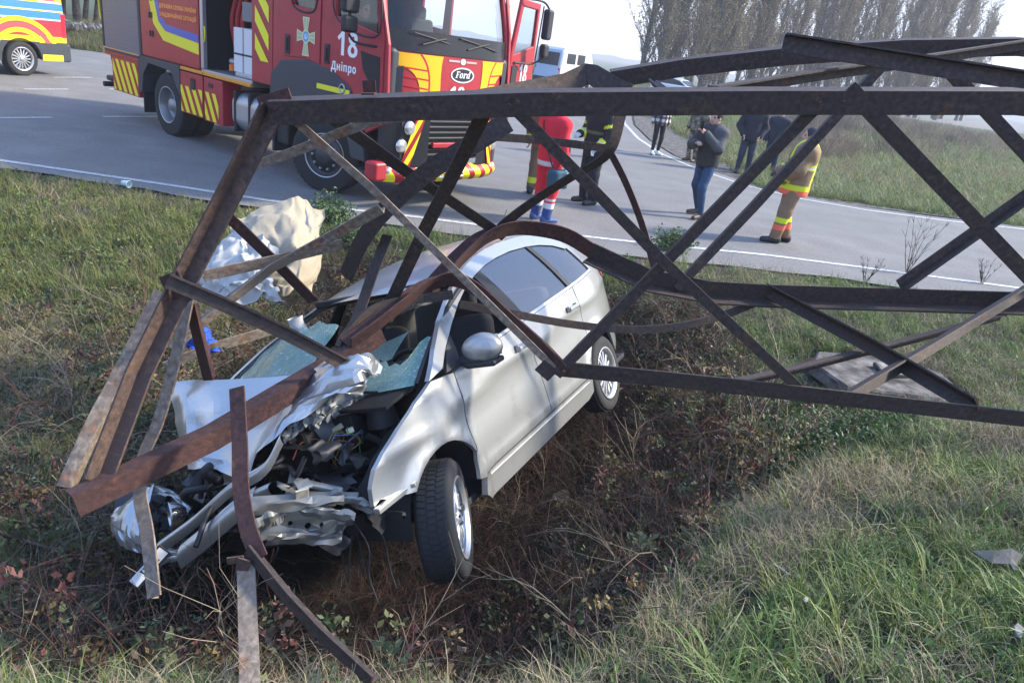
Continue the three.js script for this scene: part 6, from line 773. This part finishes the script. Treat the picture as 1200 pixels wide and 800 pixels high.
// ---------- things lying about ----------
seed = 555;
const gAt = (px, py, lo = -1.4, hi = 0.9) => { // where the pixel's ray meets the ground sheet
  const r = rayOf(px, py); let d = 1.2; for (; d < 14; d += 0.02) { const p = V(0, EYE, 0).addScaledVector(r, d); if (p.y < groundY(p.x, p.z)) return p; } return V(0, EYE, 0).addScaledVector(r, d); };
function sheet(rows, nu, nv, cr, fr, zo) { const C = rows.map(r => new THREE.CatmullRomCurve3(r.map(q => PD(...q)), false, 'centripetal')); return patch((u, v) => { const q = new THREE.CatmullRomCurve3(C.map(c => c.getPoint(v)), false, 'centripetal').getPoint(u); const k = cr; const rid = (a) => 1 - 2 * Math.abs(a); q.x += k * 0.6 * rid(fbm(u * fr, v * fr, zo)); q.y += k * rid(fbm(u * fr + 9, v * fr, zo + 5)); q.z += k * 0.8 * rid(fbm(u * fr, v * fr + 9, zo + 11)); return q; }, nu, nv); }
{ const tarp = thing('tarpaulin', 'crumpled beige and white tarpaulin heaped on the verge beside the pylon foot', 'tarpaulin');
  const beige = M({ color: rgb(0.38, 0.325, 0.24), roughness: 0.9, side: THREE.DoubleSide, map: dirtTex, bumpMap: weave, bumpScale: 0.003 }), wh = M({ color: rgb(0.42, 0.42, 0.41), roughness: 0.85, side: THREE.DoubleSide, map: dirtTex });
  mesh('beige_sheet', sheet([[[268, 268, 5.9], [262, 300, 5.7], [256, 340, 5.45], [262, 366, 5.3]], [[290, 254, 6.0], [300, 290, 5.6], [300, 330, 5.4], [300, 352, 5.3]], [[330, 246, 6.1], [336, 285, 5.6], [338, 325, 5.4], [330, 354, 5.3]], [[352, 242, 6.15], [356, 290, 5.75], [354, 330, 5.5], [346, 350, 5.4]], [[372, 246, 6.2], [370, 285, 5.95], [368, 320, 5.8], [360, 345, 5.6]]], 60, 46, 0.14, 1.7, 1), beige, tarp);
  mesh('white_sheet', sheet([[[262, 278, 5.6], [238, 308, 5.45], [226, 338, 5.3], [222, 362, 5.2]], [[280, 282, 5.5], [262, 312, 5.3], [250, 342, 5.15], [252, 360, 5.1]], [[298, 286, 5.45], [288, 318, 5.2], [282, 342, 5.1], [290, 358, 5.0]], [[322, 300, 5.4], [316, 325, 5.2], [318, 345, 5.1], [328, 358, 5.0]]], 50, 40, 0.12, 2.4, 7), wh, tarp);
  mesh('strap', sheet([[[350, 243, 6.05], [356, 280, 5.65], [358, 320, 5.45]], [[357, 243, 6.05], [363, 280, 5.65], [364, 320, 5.5]]], 2, 20, 0.02, 4, 1), M({ color: rgb(0.2, 0.2, 0.22), roughness: 0.9, side: THREE.DoubleSide }), tarp); }
mesh('plastic_bag', sheet([[[212, 388, 4.4], [214, 400, 4.3], [222, 416, 4.2]], [[228, 380, 4.5], [230, 400, 4.25], [238, 420, 4.2]], [[244, 392, 4.5], [250, 406, 4.4], [262, 414, 4.3]]], 24, 20, 0.07, 5, 3), M({ color: rgb(0.03, 0.10, 0.50), roughness: 0.45, side: THREE.DoubleSide }));
tag(scene.getObjectByName('plastic_bag'), 'crumpled bright blue plastic bag under the pylon struts', 'bag');
function rag(name, label, cat, px, py, L, Wd, col, yaw, o = {}) { const p = gAt(px, py), pts = o.pts ?? Array.from({ length: 9 }, (_, i) => { const a = i / 9 * 6.283, r = 0.5 + 0.22 * noise(i * 1.7, px * 0.1); return [Math.cos(a) * L * r, Math.sin(a) * Wd * r]; }); const g = prism(pts, 0, 0.008, 0.002); const P = g.attributes.position; for (let i = 0; i < P.count; i++) P.setZ(i, P.getZ(i) + (o.curl ?? 0.05) * noise(P.getX(i) * 6, P.getY(i) * 6, px) + (o.bend ?? 0) * P.getX(i) ** 2); g.rotateX(-Math.PI / 2); g.computeVertexNormals(); const m = mesh(name, g, M(Object.assign({ color: rgb(...col), roughness: 0.75, side: THREE.DoubleSide, map: dirtTex }, o.mat))); m.position.copy(p).add(V(0, (o.lift ?? 0.07), 0)); m.rotation.set(o.rx ?? 0.25, yaw, o.rz ?? 0, 'YXZ'); return tag(m, label, cat, o.group); }
rag('plastic_shard', 'flat grey plastic shard with a pointed tail lying in the green grass', 'debris', 1163, 676, 0.2, 0.13, [0.085, 0.085, 0.095], 0.2, { pts: [[-0.12, 0.05], [-0.02, 0.035], [0.06, 0.045], [0.12, 0.02], [0.08, -0.015], [0.06, -0.04], [0.075, -0.075], [0.045, -0.07], [0.02, -0.03], [-0.06, -0.02]], lift: 0.1, rx: 0.5 });
rag('plastic_shard', 'pale blue grey shard half buried in grass by the frame of dry stems', 'debris', 1192, 764, 0.11, 0.1, [0.16, 0.165, 0.19], 0.7, { lift: 0.08, rx: 0.6 });
rag('torn_trim', 'twisted strip of white car trim on the ditch lip', 'debris', 780, 697, 0.12, 0.035, [0.32, 0.32, 0.30], 0.8, { lift: 0.12, rx: 0.6, bend: -1.5 });
rag('torn_trim', 'long dull strip of torn trim lying on straw at the ditch lip', 'debris', 735, 732, 0.2, 0.04, [0.18, 0.19, 0.19], 0.75, { lift: 0.1, rx: 0.5 });
rag('plastic_shard', 'upright black plastic shard standing in the straw', 'debris', 668, 757, 0.08, 0.11, [0.025, 0.027, 0.033], 0.5, { lift: 0.1, rx: 1.2 });
rag('plastic_shard', 'black plastic shard lying at the bottom of the ditch lip', 'debris', 572, 795, 0.11, 0.07, [0.02, 0.021, 0.025], 0.2, { lift: 0.1, rx: 0.8 });
rag('plastic_shard', 'small white shard among dry stems on the grass slope', 'debris', 908, 688, 0.08, 0.02, [0.3, 0.3, 0.28], 2.2, { lift: 0.1, rx: 0.6 });
rag('plastic_shard', 'small pale scrap in grass above the ditch lip', 'debris', 940, 722, 0.035, 0.02, [0.32, 0.32, 0.3], 1.2, { lift: 0.1, rx: 0.6 });
rag('plastic_shard', 'dark grey shard in the straw near the pylon foot', 'debris', 72, 760, 0.16, 0.08, [0.03, 0.03, 0.034], 0.2, { lift: 0.1, rx: 0.5 });
rag('plastic_shard', 'white crumpled scrap in straw beside the pale pylon leg', 'debris', 178, 776, 0.045, 0.035, [0.4, 0.4, 0.39], 0.9, { lift: 0.12, rx: 0.6 });
rag('plastic_shard', 'small white flake on straw under the car nose', 'debris', 155, 745, 0.03, 0.025, [0.66, 0.66, 0.64], 0.4, { lift: 0.12, rx: 0.6 });
rag('plastic_shard', 'flat brown board scrap in the dark twigs of the ditch', 'debris', 655, 596, 0.14, 0.1, [0.2, 0.18, 0.16], 0.4, { lift: 0.12, rx: 0.5 });
{ const p = gAt(148, 227); const c = thing('paper_cup', 'pale blue paper cup dropped on the grass by the road', 'cup'); c.position.copy(p).add(V(0, 0.13, 0)); mesh('cup_wall', T(lathe([[0.03, -0.05], [0.034, -0.05], [0.045, 0.05], [0.042, 0.05], [0.031, -0.046]], 20), 0, 0, 0, 0, 1.3, 0), M({ color: rgb(0.45, 0.6, 0.62), roughness: 0.7, side: THREE.DoubleSide }), c); mesh('cup_rim', T(T(new THREE.TorusGeometry(0.0435, 0.003, 6, 20), 0, 0, 0.05), 0, 0, 0, 0, 1.3, 0), whiteM, c); }
{ // car's number plate, torn off, and sticks beside it
  const p = gAt(176, 672), pl_ = thing('number_plate', 'torn off white number plate in its black frame below the car nose', 'number plate'); pl_.scale.setScalar(0.62); pl_.position.copy(PD(174, 664, 3.22)); pl_.quaternion.setFromUnitVectors(V(0, 0, 1), V(0.25, 0.45, 0.85).normalize()); pl_.rotateZ(0.95);
  mesh('plate', bx(0.3, 0.075, 0.006, 0, 0, 0, 0.003), whiteM, pl_); mesh('plate_frame', [bx(0.32, 0.012, 0.014, 0, 0.043, 0, 0.004), bx(0.32, 0.02, 0.014, 0, -0.047, 0, 0.004), bx(0.012, 0.1, 0.014, 0.155, 0, 0, 0.004), bx(0.012, 0.1, 0.014, -0.155, 0, 0, 0.004)], blackPl, pl_);
  decal('plate_print', -0.148, 0.148, -0.036, 0.036, 0.0045, 1, canvasTex(256, 62, (c, w, h) => { c.fillStyle = '#e9e9e4'; c.fillRect(0, 0, w, h); c.fillStyle = '#17191d'; c.font = 'bold 58px sans-serif'; c.fillText('IL 62', 70, 52, 180); }), pl_); }
const twigM = M({ color: rgb(0.20, 0.155, 0.11), roughness: 0.95, map: SOIL }), splint = M({ color: rgb(0.42, 0.34, 0.24), roughness: 0.9, map: SOIL });
for (const [a, m, r, label] of [[[[0, 646], [70, 668], [135, 686], [188, 700]], twigM, 0.012, 'long grey stick lying on straw below the pylon foot'], [[[120, 672], [160, 655], [215, 640]], splint, 0.012, 'pale splintered stick beneath the car nose'], [[[745, 592], [790, 566], [842, 558]], twigM, 0.008, 'pale bent branch arching over the ditch twigs'], [[[840, 446], [900, 470], [905, 520]], twigM, 0.006, 'thin dry stem leaning under the lower pylon chord']]) { const p = a.map(q => gAt(...q).add(V(0, 0.14, 0))); const o = tag(mesh('branch', tube(p, r, 20, 6), m), label, 'branch'); }
{ // concrete slab by the pylon
  const p = gAt(1035, 446), s = thing('concrete_slab', 'flat pale concrete slab lying in the verge grass under the pylon', 'slab'); s.position.copy(p).add(V(0, -0.06, 0)); s.rotation.y = 0.12; const g = prism([[-0.62, -0.42], [0.3, -0.5], [0.66, -0.3], [0.72, 0.2], [0.3, 0.48], [-0.5, 0.44], [-0.72, 0.1]], 0, 0.14, 0.02); g.rotateX(-Math.PI / 2); mesh('slab_body', g, M({ color: rgb(0.27, 0.24, 0.215), roughness: 0.95, map: SOIL, bumpMap: GRIT, bumpScale: 0.02 }), s); const c = prism([[-0.25, -0.1], [0.1, -0.16], [0.2, 0.1], [-0.1, 0.16]], 0, 0.05, 0.01); c.rotateX(-Math.PI / 2); mesh('broken_flake', T(c, 0.1, 0.14, -0.05, 0.05, 0.4, 0), M({ color: rgb(0.3, 0.27, 0.24), roughness: 0.95, map: SOIL }), s); }
// ---------- grass, straw, twigs ----------
seed = 2024;
function bladeClump(n, h, spread, w, droop, seg = 3) {
  const pos = [], nor = [];
  for (let i = 0; i < n; i++) { const a = rr(0, 6.28), r = spread * Math.sqrt(rnd()), bx0 = Math.cos(a) * r, bz0 = Math.sin(a) * r, yaw = rr(0, 6.28), L = h * rr(0.5, 1.15), dr = droop * rr(0.4, 1.5), ww = w * rr(0.7, 1.3); const dx = Math.cos(yaw), dz = Math.sin(yaw), px = -dz, pz = dx; const pt = []; let ang = rr(0.05, 0.35), x = 0, y = 0; for (let s = 0; s <= seg; s++) { const t = s / seg; pt.push([x, y, ww * (1 - t) * (1 - 0.2 * t)]); x += Math.sin(ang) * L / seg; y += Math.cos(ang) * L / seg; ang += dr / seg; }
    for (let s = 0; s < seg; s++) { const [x0, y0, w0] = pt[s], [x1, y1, w1] = pt[s + 1]; const P = (x, y, k) => [bx0 + dx * x + px * k, y, bz0 + dz * x + pz * k]; const q = [P(x0, y0, -w0 / 2), P(x0, y0, w0 / 2), P(x1, y1, w1 / 2), P(x1, y1, -w1 / 2)]; const nx = -(y1 - y0) * dx, ny = (x1 - x0), nz = -(y1 - y0) * dz, l = Math.hypot(nx, ny, nz) || 1; for (const k of s === seg - 1 ? [0, 1, 2] : [0, 1, 2, 0, 2, 3]) { pos.push(...q[k]); nor.push(-nx / l, Math.max(0.2, ny / l), -nz / l); } } }
  const g = new THREE.BufferGeometry(); g.setAttribute('position', new THREE.Float32BufferAttribute(pos, 3)); g.setAttribute('normal', new THREE.Float32BufferAttribute(nor, 3)); g.computeVertexNormals(); return boxUV(g); }
const grassM = MP({ color: 0xffffff, roughness: 0.75, transmission: 0.4, thickness: 0, side: THREE.DoubleSide }), strawM = M({ color: 0xffffff, roughness: 0.85, side: THREE.DoubleSide });
function scatter(name, label, geos, mat, list) { // list of [x,y,z,scale,yaw,tiltx,tiltz,r,g,b]
  const m4 = new THREE.Matrix4(), q = new THREE.Quaternion(), e = new THREE.Euler(), c = new THREE.Color(); const buckets = geos.map(() => []); list.forEach(l => buckets[Math.floor(rnd() * geos.length)].push(l));
  geos.forEach((g, i) => { if (!buckets[i].length) return; const im = new THREE.InstancedMesh(g, mat, buckets[i].length); buckets[i].forEach((l, k) => { e.set(l[5], l[4], l[6]); m4.compose(V(l[0], l[1], l[2]), q.setFromEuler(e), V(l[3], l[3] * (l[10] ?? 1), l[3])); im.setMatrixAt(k, m4); im.setColorAt(k, c.setRGB(l[7], l[8], l[9])); }); im.name = numbered(name); im.castShadow = im.receiveShadow = true; im.userData.kind = 'stuff'; im.userData.label = label; scene.add(im); }); }
const carGap = (x, z, y) => -0.612 - (nrmCar.x * (x + 0.815) + nrmCar.z * (z + 3.501)) / nrmCar.y - y;
const inCar = (x, z) => { const y0 = -0.612 - (nrmCar.x * (x + 0.815) + nrmCar.z * (z + 3.501)) / nrmCar.y; const q = V(x, y0, z).applyMatrix4(CAR_I); return q.x > -3.6 && q.x < 1.0 && Math.abs(q.z) < 0.98; };
const slabP = gAt(1035, 446), onSlab = (x, z) => Math.hypot((x - slabP.x) / 0.85, (z - slabP.z) / 0.6) < 1;
const G1 = [0, 1, 2].map(() => bladeClump(11, 0.15, 0.06, 0.007, 1.3)), G2 = [0, 1, 2].map(() => bladeClump(9, 0.27, 0.07, 0.009, 1.6)), GS = [0, 1, 2].map(() => bladeClump(10, 0.26, 0.07, 0.0045, 2.3, 4)), GT = [0, 1, 2].map(() => bladeClump(14, 0.36, 0.05, 0.012, 1.9, 4)), GB = [0, 1].map(() => { const s = []; for (let i = 0; i < 16; i++) s.push(V(rr(-0.06, 0.06), rr(0.01, 0.07), rr(-0.06, 0.06))); const g = leafCloud(s, 0.04, [[1, 1, 1]]); g.deleteAttribute('color'); return boxUV(g); });
const green = () => { const t = rnd(), v = rr(0.7, 1.25); return t < 0.55 ? [0.135 * v, 0.205 * v, 0.034 * v] : t < 0.85 ? [0.20 * v, 0.235 * v, 0.05 * v] : [0.085 * v, 0.155 * v, 0.032 * v]; }, straw = () => { const v = rr(0.55, 1.2); return rnd() < 0.7 ? [0.34 * v, 0.275 * v, 0.165 * v] : [0.2 * v, 0.155 * v, 0.105 * v]; };
{ const a = [], b = [], s = [], lf = [], tf = [];
  const N = 150000; for (let i = 0; i < N; i++) {
    const z = rr(-10.6, -0.9), x = rr(-9.5, 8.5); const e = z - roadEdge(x); if (e < 0.02) continue; if (e < 0.25 && rnd() > 0.15 + e * 3) continue; if (Math.abs(x) > Math.abs(z) * 0.85 + 2.2) continue; if (x > 4.5 && z > -1.5) continue;
    const near = z > -4.2; if (!near && rnd() > 0.72) continue; if (inCar(x, z) || onSlab(x, z)) continue;
    const y = groundY(x, z), n = lipZ(x) - z, pat = fbm(x * 0.7, z * 0.7, 5), pat2 = fbm(x * 1.9, z * 1.9, 15); const inD = sm(-0.32, -0.75, y);
    let dry; // share of straw
    if (n > 0.15) dry = x < -1.2 ? clamp(0.04 + 0.8 * pat + 0.35 * sm(-0.5, -0.78, y), 0.02, 0.95) : clamp(0.25 + pat + 0.45 * sm(-0.2, -0.5, y) * (x < 2 ? 1 : 0.2), 0.04, 0.9);
    else dry = x < -0.2 ? clamp(0.85 + 0.8 * pat - 0.3 * sm(-1.7, -1.0, z), 0.1, 1) : clamp(0.6 * sm(-0.6, 0.05, n + 0.7 * pat2) + 0.08 + 1.5 * pat + 0.5 * pat2, 0.04, 1);
    if (n > 0.3 && x > -2.1 && x < 1.5 && rnd() < 0.97 * sm(-0.25, -0.65, y)) continue; 
    const yaw = rr(0, 6.28), t = () => rr(-0.25, 0.25); const bare = fbm(x * 3.1, z * 3.1, 25); if (bare < -0.12 && rnd() < 0.75) continue; if (n < 0.1 && rnd() < 0.028 && pat2 > -0.1) { const c = green(); tf.push([x, y - 0.01, z, rr(0.6, 1.05), yaw, t(), t(), c[0] * 1.1, c[1] * 1.1, c[2]]); continue; }
    if (rnd() < dry) { const c = straw(); s.push([x, y - 0.01, z, rr(0.6, 1.25), yaw, rr(-0.6, 0.6), rr(-0.6, 0.6), ...c]); }
    else { const c = green(), lush = 0.75 + 0.9 * clamp(pat2 + 0.2, 0, 0.6), k = rnd(); const yel = e < 5 && x < -2 ? 1.25 : 1; c[0] *= yel; if (k < 0.42) a.push([x, y - 0.01, z, lush * rr(0.7, 1.2), yaw, t(), t(), ...c]); else if (k < 0.85) b.push([x, y - 0.01, z, lush * rr(0.55, 1.0), yaw, t(), t(), ...c]); else lf.push([x, y + 0.01, z, rr(0.5, 1.05), yaw, 0, 0, c[0] * 0.8, c[1] * 0.95, c[2]]); } }
  scatter('short_grass', 'short green grass on the verge and the slope', G1, grassM, a); scatter('long_grass', 'long green grass blades on the verge and the slope', G2, grassM, b); scatter('grass_tuft', 'broad bladed grass tufts on the slope', GT, grassM, tf); scatter('straw', 'dry straw coloured grass on the banks', GS, strawM, s); scatter('ground_leaves', 'small leaved weeds growing in the grass', GB, grassM, lf);
}
{ // bramble and dead stems filling the ditch
  const stem = (n) => { const gs = []; let p = V(0, 0, 0), d = V(rr(-0.4, 0.4), 1, rr(-0.4, 0.4)).normalize(), r = 0.006; for (let i = 0; i < 7; i++) { const q = p.clone().addScaledVector(d, 0.13); gs.push(taper(p, q, r, r * 0.86, 3)); if (i > 0) for (let k = 0; k < n; k++) { const td = d.clone().add(V(rr(-1, 1), rr(-0.6, 0.6), rr(-1, 1))).normalize(), m = q.clone().addScaledVector(td, rr(0.08, 0.24)), m2 = m.clone().addScaledVector(td.add(V(rr(-0.4, 0.4), rr(-0.5, 0.2), rr(-0.4, 0.4))).normalize(), rr(0.06, 0.16)); gs.push(taper(q, m, r * 0.5, r * 0.36, 3), taper(m, m2, r * 0.36, 0.0008, 3)); } d.add(V(rr(-0.3, 0.3), -0.24, rr(-0.3, 0.3))).normalize(); p = q; r *= 0.86; } return boxUV(mergeGeometries(gs.map(norm))); };
  const ST = [0, 1, 2, 3, 4].map(() => stem(2)), list = [], lv = [];
  const lc = [[0.05, 0.08, 0.025], [0.10, 0.11, 0.035], [0.13, 0.04, 0.03], [0.2, 0.14, 0.04], [0.08, 0.05, 0.03], [0.06, 0.09, 0.03]];
  for (let i = 0; i < 15000; i++) { const x = rr(-4.6, 3.0), z = rr(-8.2, -1.8), y = groundY(x, z), n = lipZ(x) - z; if (n < -0.1) continue; const wgt = x < -2.2 ? 0.08 * sm(-0.35, -0.7, y) : sm(-0.12, -0.5, y) * sm(2.3, 1.3, x + (z + 5.2) * 0.25 ); if (rnd() > wgt) continue; const car = inCar(x, z), gap = car ? carGap(x, z, y) : 9; if (gap < 0.12) continue; const sc = Math.min(rr(0.35, 0.85), gap * 1.1), v = rr(0.5, 1.3), k = rnd(), c = k < 0.6 ? [0.042, 0.031, 0.025] : k < 0.88 ? [0.075, 0.032, 0.026] : [0.24, 0.185, 0.13];
    list.push([x, y - 0.03, z, sc, rr(0, 6.28), rr(-0.7, 0.7), rr(-0.7, 0.7), c[0] * v, c[1] * v, c[2] * v]);
    if (!car) for (let m = 0; m < 2; m++) { const q = lc[Math.floor(rnd() * 6)], w = rr(0.6, 1.2); lv.push([x + rr(-0.15, 0.15), y + rr(0, 0.3) * sc, z + rr(-0.15, 0.15), rr(0.7, 1.3), rr(0, 6.28), rr(-1, 1), rr(-1, 1), q[0] * w, q[1] * w, q[2] * w]); } }
  { const q = gAt(905, 525); for (let i = 0; i < 2600; i++) { const a = rr(0, 6.28), r = 0.85 * Math.sqrt(rnd()), x = q.x + Math.cos(a) * r * 1.1, z = q.z + Math.sin(a) * r; const v = rr(0.6, 1.2); lv.push([x, groundY(x, z) + rr(0, 0.06), z, rr(0.7, 1.3), rr(0, 6.28), rr(-0.5, 0.5), rr(-0.5, 0.5), 0.06 * v, 0.13 * v, 0.03 * v]); } }
  for (let i = 0; i < 420; i++) { const x = rr(-3.4, 2.4), z = rr(-6.5, -1.9), y = groundY(x, z), n = lipZ(x) - z; if (n < 0.05 || y > -0.25 || inCar(x, z)) continue; const v = rr(0.7, 1.2), c = rnd() < 0.5 ? [0.3, 0.235, 0.16] : rnd() < 0.5 ? [0.13, 0.045, 0.035] : [0.1, 0.075, 0.055]; list.push([x, y - 0.05, z, rr(0.8, 1.25), rr(0, 6.28), rr(-0.5, 0.5), rr(-0.5, 0.5), c[0] * v, c[1] * v, c[2] * v]); for (let m = 0; m < 5; m++) { const q = lc[Math.floor(rnd() * 6)], w = rr(0.9, 1.7); lv.push([x + rr(-0.2, 0.2), y + rr(0.1, 0.5), z + rr(-0.2, 0.2), rr(0.6, 1.2), rr(0, 6.28), rr(-1, 1), rr(-1, 1), q[0] * w, q[1] * w, q[2] * w]); } }
  scatter('bramble_twigs', 'tangled dark bramble twigs filling the ditch', ST, M({ color: 0xffffff, roughness: 0.9 }), list); scatter('bramble_leaves', 'green and reddish leaves among the ditch twigs', GB, grassM, lv);
  // litter of fallen leaves and broken stems on the ditch floor
  const lit = []; for (let i = 0; i < 1800; i++) { const x = rr(-4.5, 3), z = rr(-8, -1.6), y = groundY(x, z); if (rnd() > sm(-0.1, -0.5, y)) continue; const v = rr(0.5, 1.3), q = rnd() < 0.85 ? [0.05, 0.038, 0.028] : [0.16, 0.12, 0.08]; lit.push([x, y - 0.02, z, rr(0.4, 0.9), rr(0, 6.28), rr(-1.3, 1.3), rr(-1.3, 1.3), q[0] * v, q[1] * v, q[2] * v]); } scatter('stem_litter', 'broken dry stems lying on the ditch floor', GS, strawM, lit);
}
{ // the field beyond the road: grass and brown brush
  const f = [], br = []; const inRoad = (x, z) => z > -17.4 || (x < 5.2 && z > -48) || x < 4.5;
  for (let i = 0; i < 42000; i++) { const d = 17 + 62 * Math.pow(rnd(), 1.6), az = rr(0.02, 0.95), x = d * Math.sin(az), z = -d * Math.cos(az); if (inRoad(x, z) && !(x > 7 && z < -17.4)) continue; const p = fbm(x * 0.12, z * 0.12, 4), v = rr(0.7, 1.25), dry = clamp(0.35 + 1.4 * p, 0, 1); const c = rnd() < dry ? [0.24 * v, 0.21 * v, 0.08 * v] : [0.16 * v, 0.215 * v, 0.045 * v]; f.push([x, groundY(x, z) - 0.02, z, rr(0.9, 1.8) * (1 + d * 0.012), rr(0, 6.28), 0, 0, ...c, 0.8]); }
  scatter('field_grass', 'green and yellow grass of the field beyond the road', G2, grassM, f);
  const twc = (() => { const gs = []; for (let i = 0; i < 34; i++) { let p = V(rr(-0.35, 0.35), 0, rr(-0.35, 0.35)), d = V(rr(-0.5, 0.5), 1, rr(-0.5, 0.5)).normalize(); for (let k = 0; k < 3; k++) { const q = p.clone().addScaledVector(d, rr(0.2, 0.4)); gs.push(taper(p, q, 0.012 - k * 0.003, 0.008 - k * 0.0025, 3)); d.add(V(rr(-0.4, 0.4), 0, rr(-0.4, 0.4))).normalize(); p = q; } } return boxUV(mergeGeometries(gs.map(norm))); })();
  for (let i = 0; i < 1500; i++) { const q = PG(rr(900, 1260), 136 + 60 * rnd() * rnd()), x = q.x, z = q.z; if (inRoad(x, z) || q.length() > 85) continue; const p = fbm(x * 0.1, z * 0.1, 9); if (rnd() > sm(-0.15, 0.1, p + 0.12)) continue; const v = rr(0.6, 1.2); br.push([x, groundY(x, z) - 0.05, z, rr(0.4, 1.1), rr(0, 6.28), 0, 0, 0.2 * v, 0.155 * v, 0.115 * v]); }
  scatter('dry_brush', 'brown dry brush in the field beyond the road', [twc], strawM, br);
  // verge by the left bank and far shoulder
  const lv = []; for (let i = 0; i < 9000; i++) { const q = PG(rr(-60, 200), rr(40, 62)); if (q.z > -27.6) continue; const v = rr(0.7, 1.2), dry = rnd() < 0.5; lv.push([q.x, groundY(q.x, q.z), q.z, rr(0.9, 1.7), rr(0, 6.28), 0, 0, ...(dry ? [0.18 * v, 0.15 * v, 0.07 * v] : [0.11 * v, 0.13 * v, 0.04 * v])]); } scatter('bank_grass', 'grass on the bank behind the ambulance', G2, strawM, lv);
}
// single weeds and shrubs that stand out
function shrub(name, label, px, py, R, H, cols, n) { const p = gAt(px, py), t = thing(name, label, 'shrub'); t.position.copy(p); const st = [], sp = []; for (let i = 0; i < 26; i++) { const a = rr(0, 6.28), r = R * Math.sqrt(rnd()), e = V(Math.cos(a) * r, H * rr(0.5, 1) * (1 - 0.5 * (r / R) ** 2), Math.sin(a) * r); st.push(taper(V(e.x * 0.2, 0, e.z * 0.2), e, 0.006, 0.002, 3)); for (let k = 0; k < n; k++) sp.push(e.clone().multiplyScalar(rr(0.35, 1.08)).add(V(rr(-1, 1), rr(-0.6, 0.8), rr(-1, 1)).multiplyScalar(0.07))); } mesh('stems', st, twigM, t); const m = new THREE.Mesh(boxUV(leafCloud(sp, 0.042, cols)), leafM); m.name = 'foliage'; m.castShadow = true; t.add(m); }
const bushG = [[0.07, 0.13, 0.035], [0.10, 0.16, 0.045], [0.05, 0.10, 0.03]];
shrub('leafy_shrub', 'rounded bright green shrub at the road edge beneath the pylon', 786, 296, 0.32, 0.34, bushG, 60); shrub('leafy_shrub', 'dark green leafy shrub beside the beige tarpaulin', 386, 262, 0.3, 0.42, bushG, 60); shrub('leafy_shrub', 'low green shrub behind the car roof', 405, 288, 0.3, 0.3, bushG, 50);
shrub('leafy_shrub', 'yellowing leafy shrub in the ditch below the lower pylon chord', 800, 400, 0.35, 0.35, [[0.14, 0.13, 0.04], [0.09, 0.11, 0.035], [0.16, 0.07, 0.035]], 30); shrub('leafy_shrub', 'reddish leafy shrub beside the pale bent branch', 800, 545, 0.3, 0.3, [[0.13, 0.05, 0.04], [0.09, 0.09, 0.03], [0.1, 0.04, 0.04]], 24); shrub('leafy_shrub', 'yellow green sprouting weed at the ditch lip beside the torn trim', 690, 660, 0.18, 0.32, [[0.2, 0.19, 0.06], [0.12, 0.14, 0.04]], 12);
for (const [px, py, h, label] of [[1062, 322, 0.85, 'tall dry branching weed at the road edge'], [1012, 335, 0.4, 'short dry weed at the road edge by the tall one'], [1150, 335, 0.4, 'small dry weed at the road edge under the far brace']]) { const t = thing('dry_weed', label, 'weed'); t.position.copy(gAt(px, py)); const gs = []; for (let i = 0; i < 7; i++) { const a = rr(0, 6.28); let p = V(0, 0, 0), d = V(Math.cos(a) * 0.35, 1, Math.sin(a) * 0.35).normalize(); for (let k = 0; k < 4; k++) { const q = p.clone().addScaledVector(d, h / 4 * rr(0.8, 1.1)); gs.push(taper(p, q, 0.006 - k * 0.0012, 0.005 - k * 0.0012, 4)); for (let m = 0; m < 3; m++) { const e = d.clone().add(V(rr(-0.8, 0.8), 0.3, rr(-0.8, 0.8))).normalize(); gs.push(taper(q, q.clone().addScaledVector(e, h * 0.16), 0.003, 0.001, 3)); } d.add(V(rr(-0.15, 0.15), 0, rr(-0.15, 0.15))).normalize(); p = q; } } mesh('stems', gs, twigM, t); }
renderer.render(scene, camera);
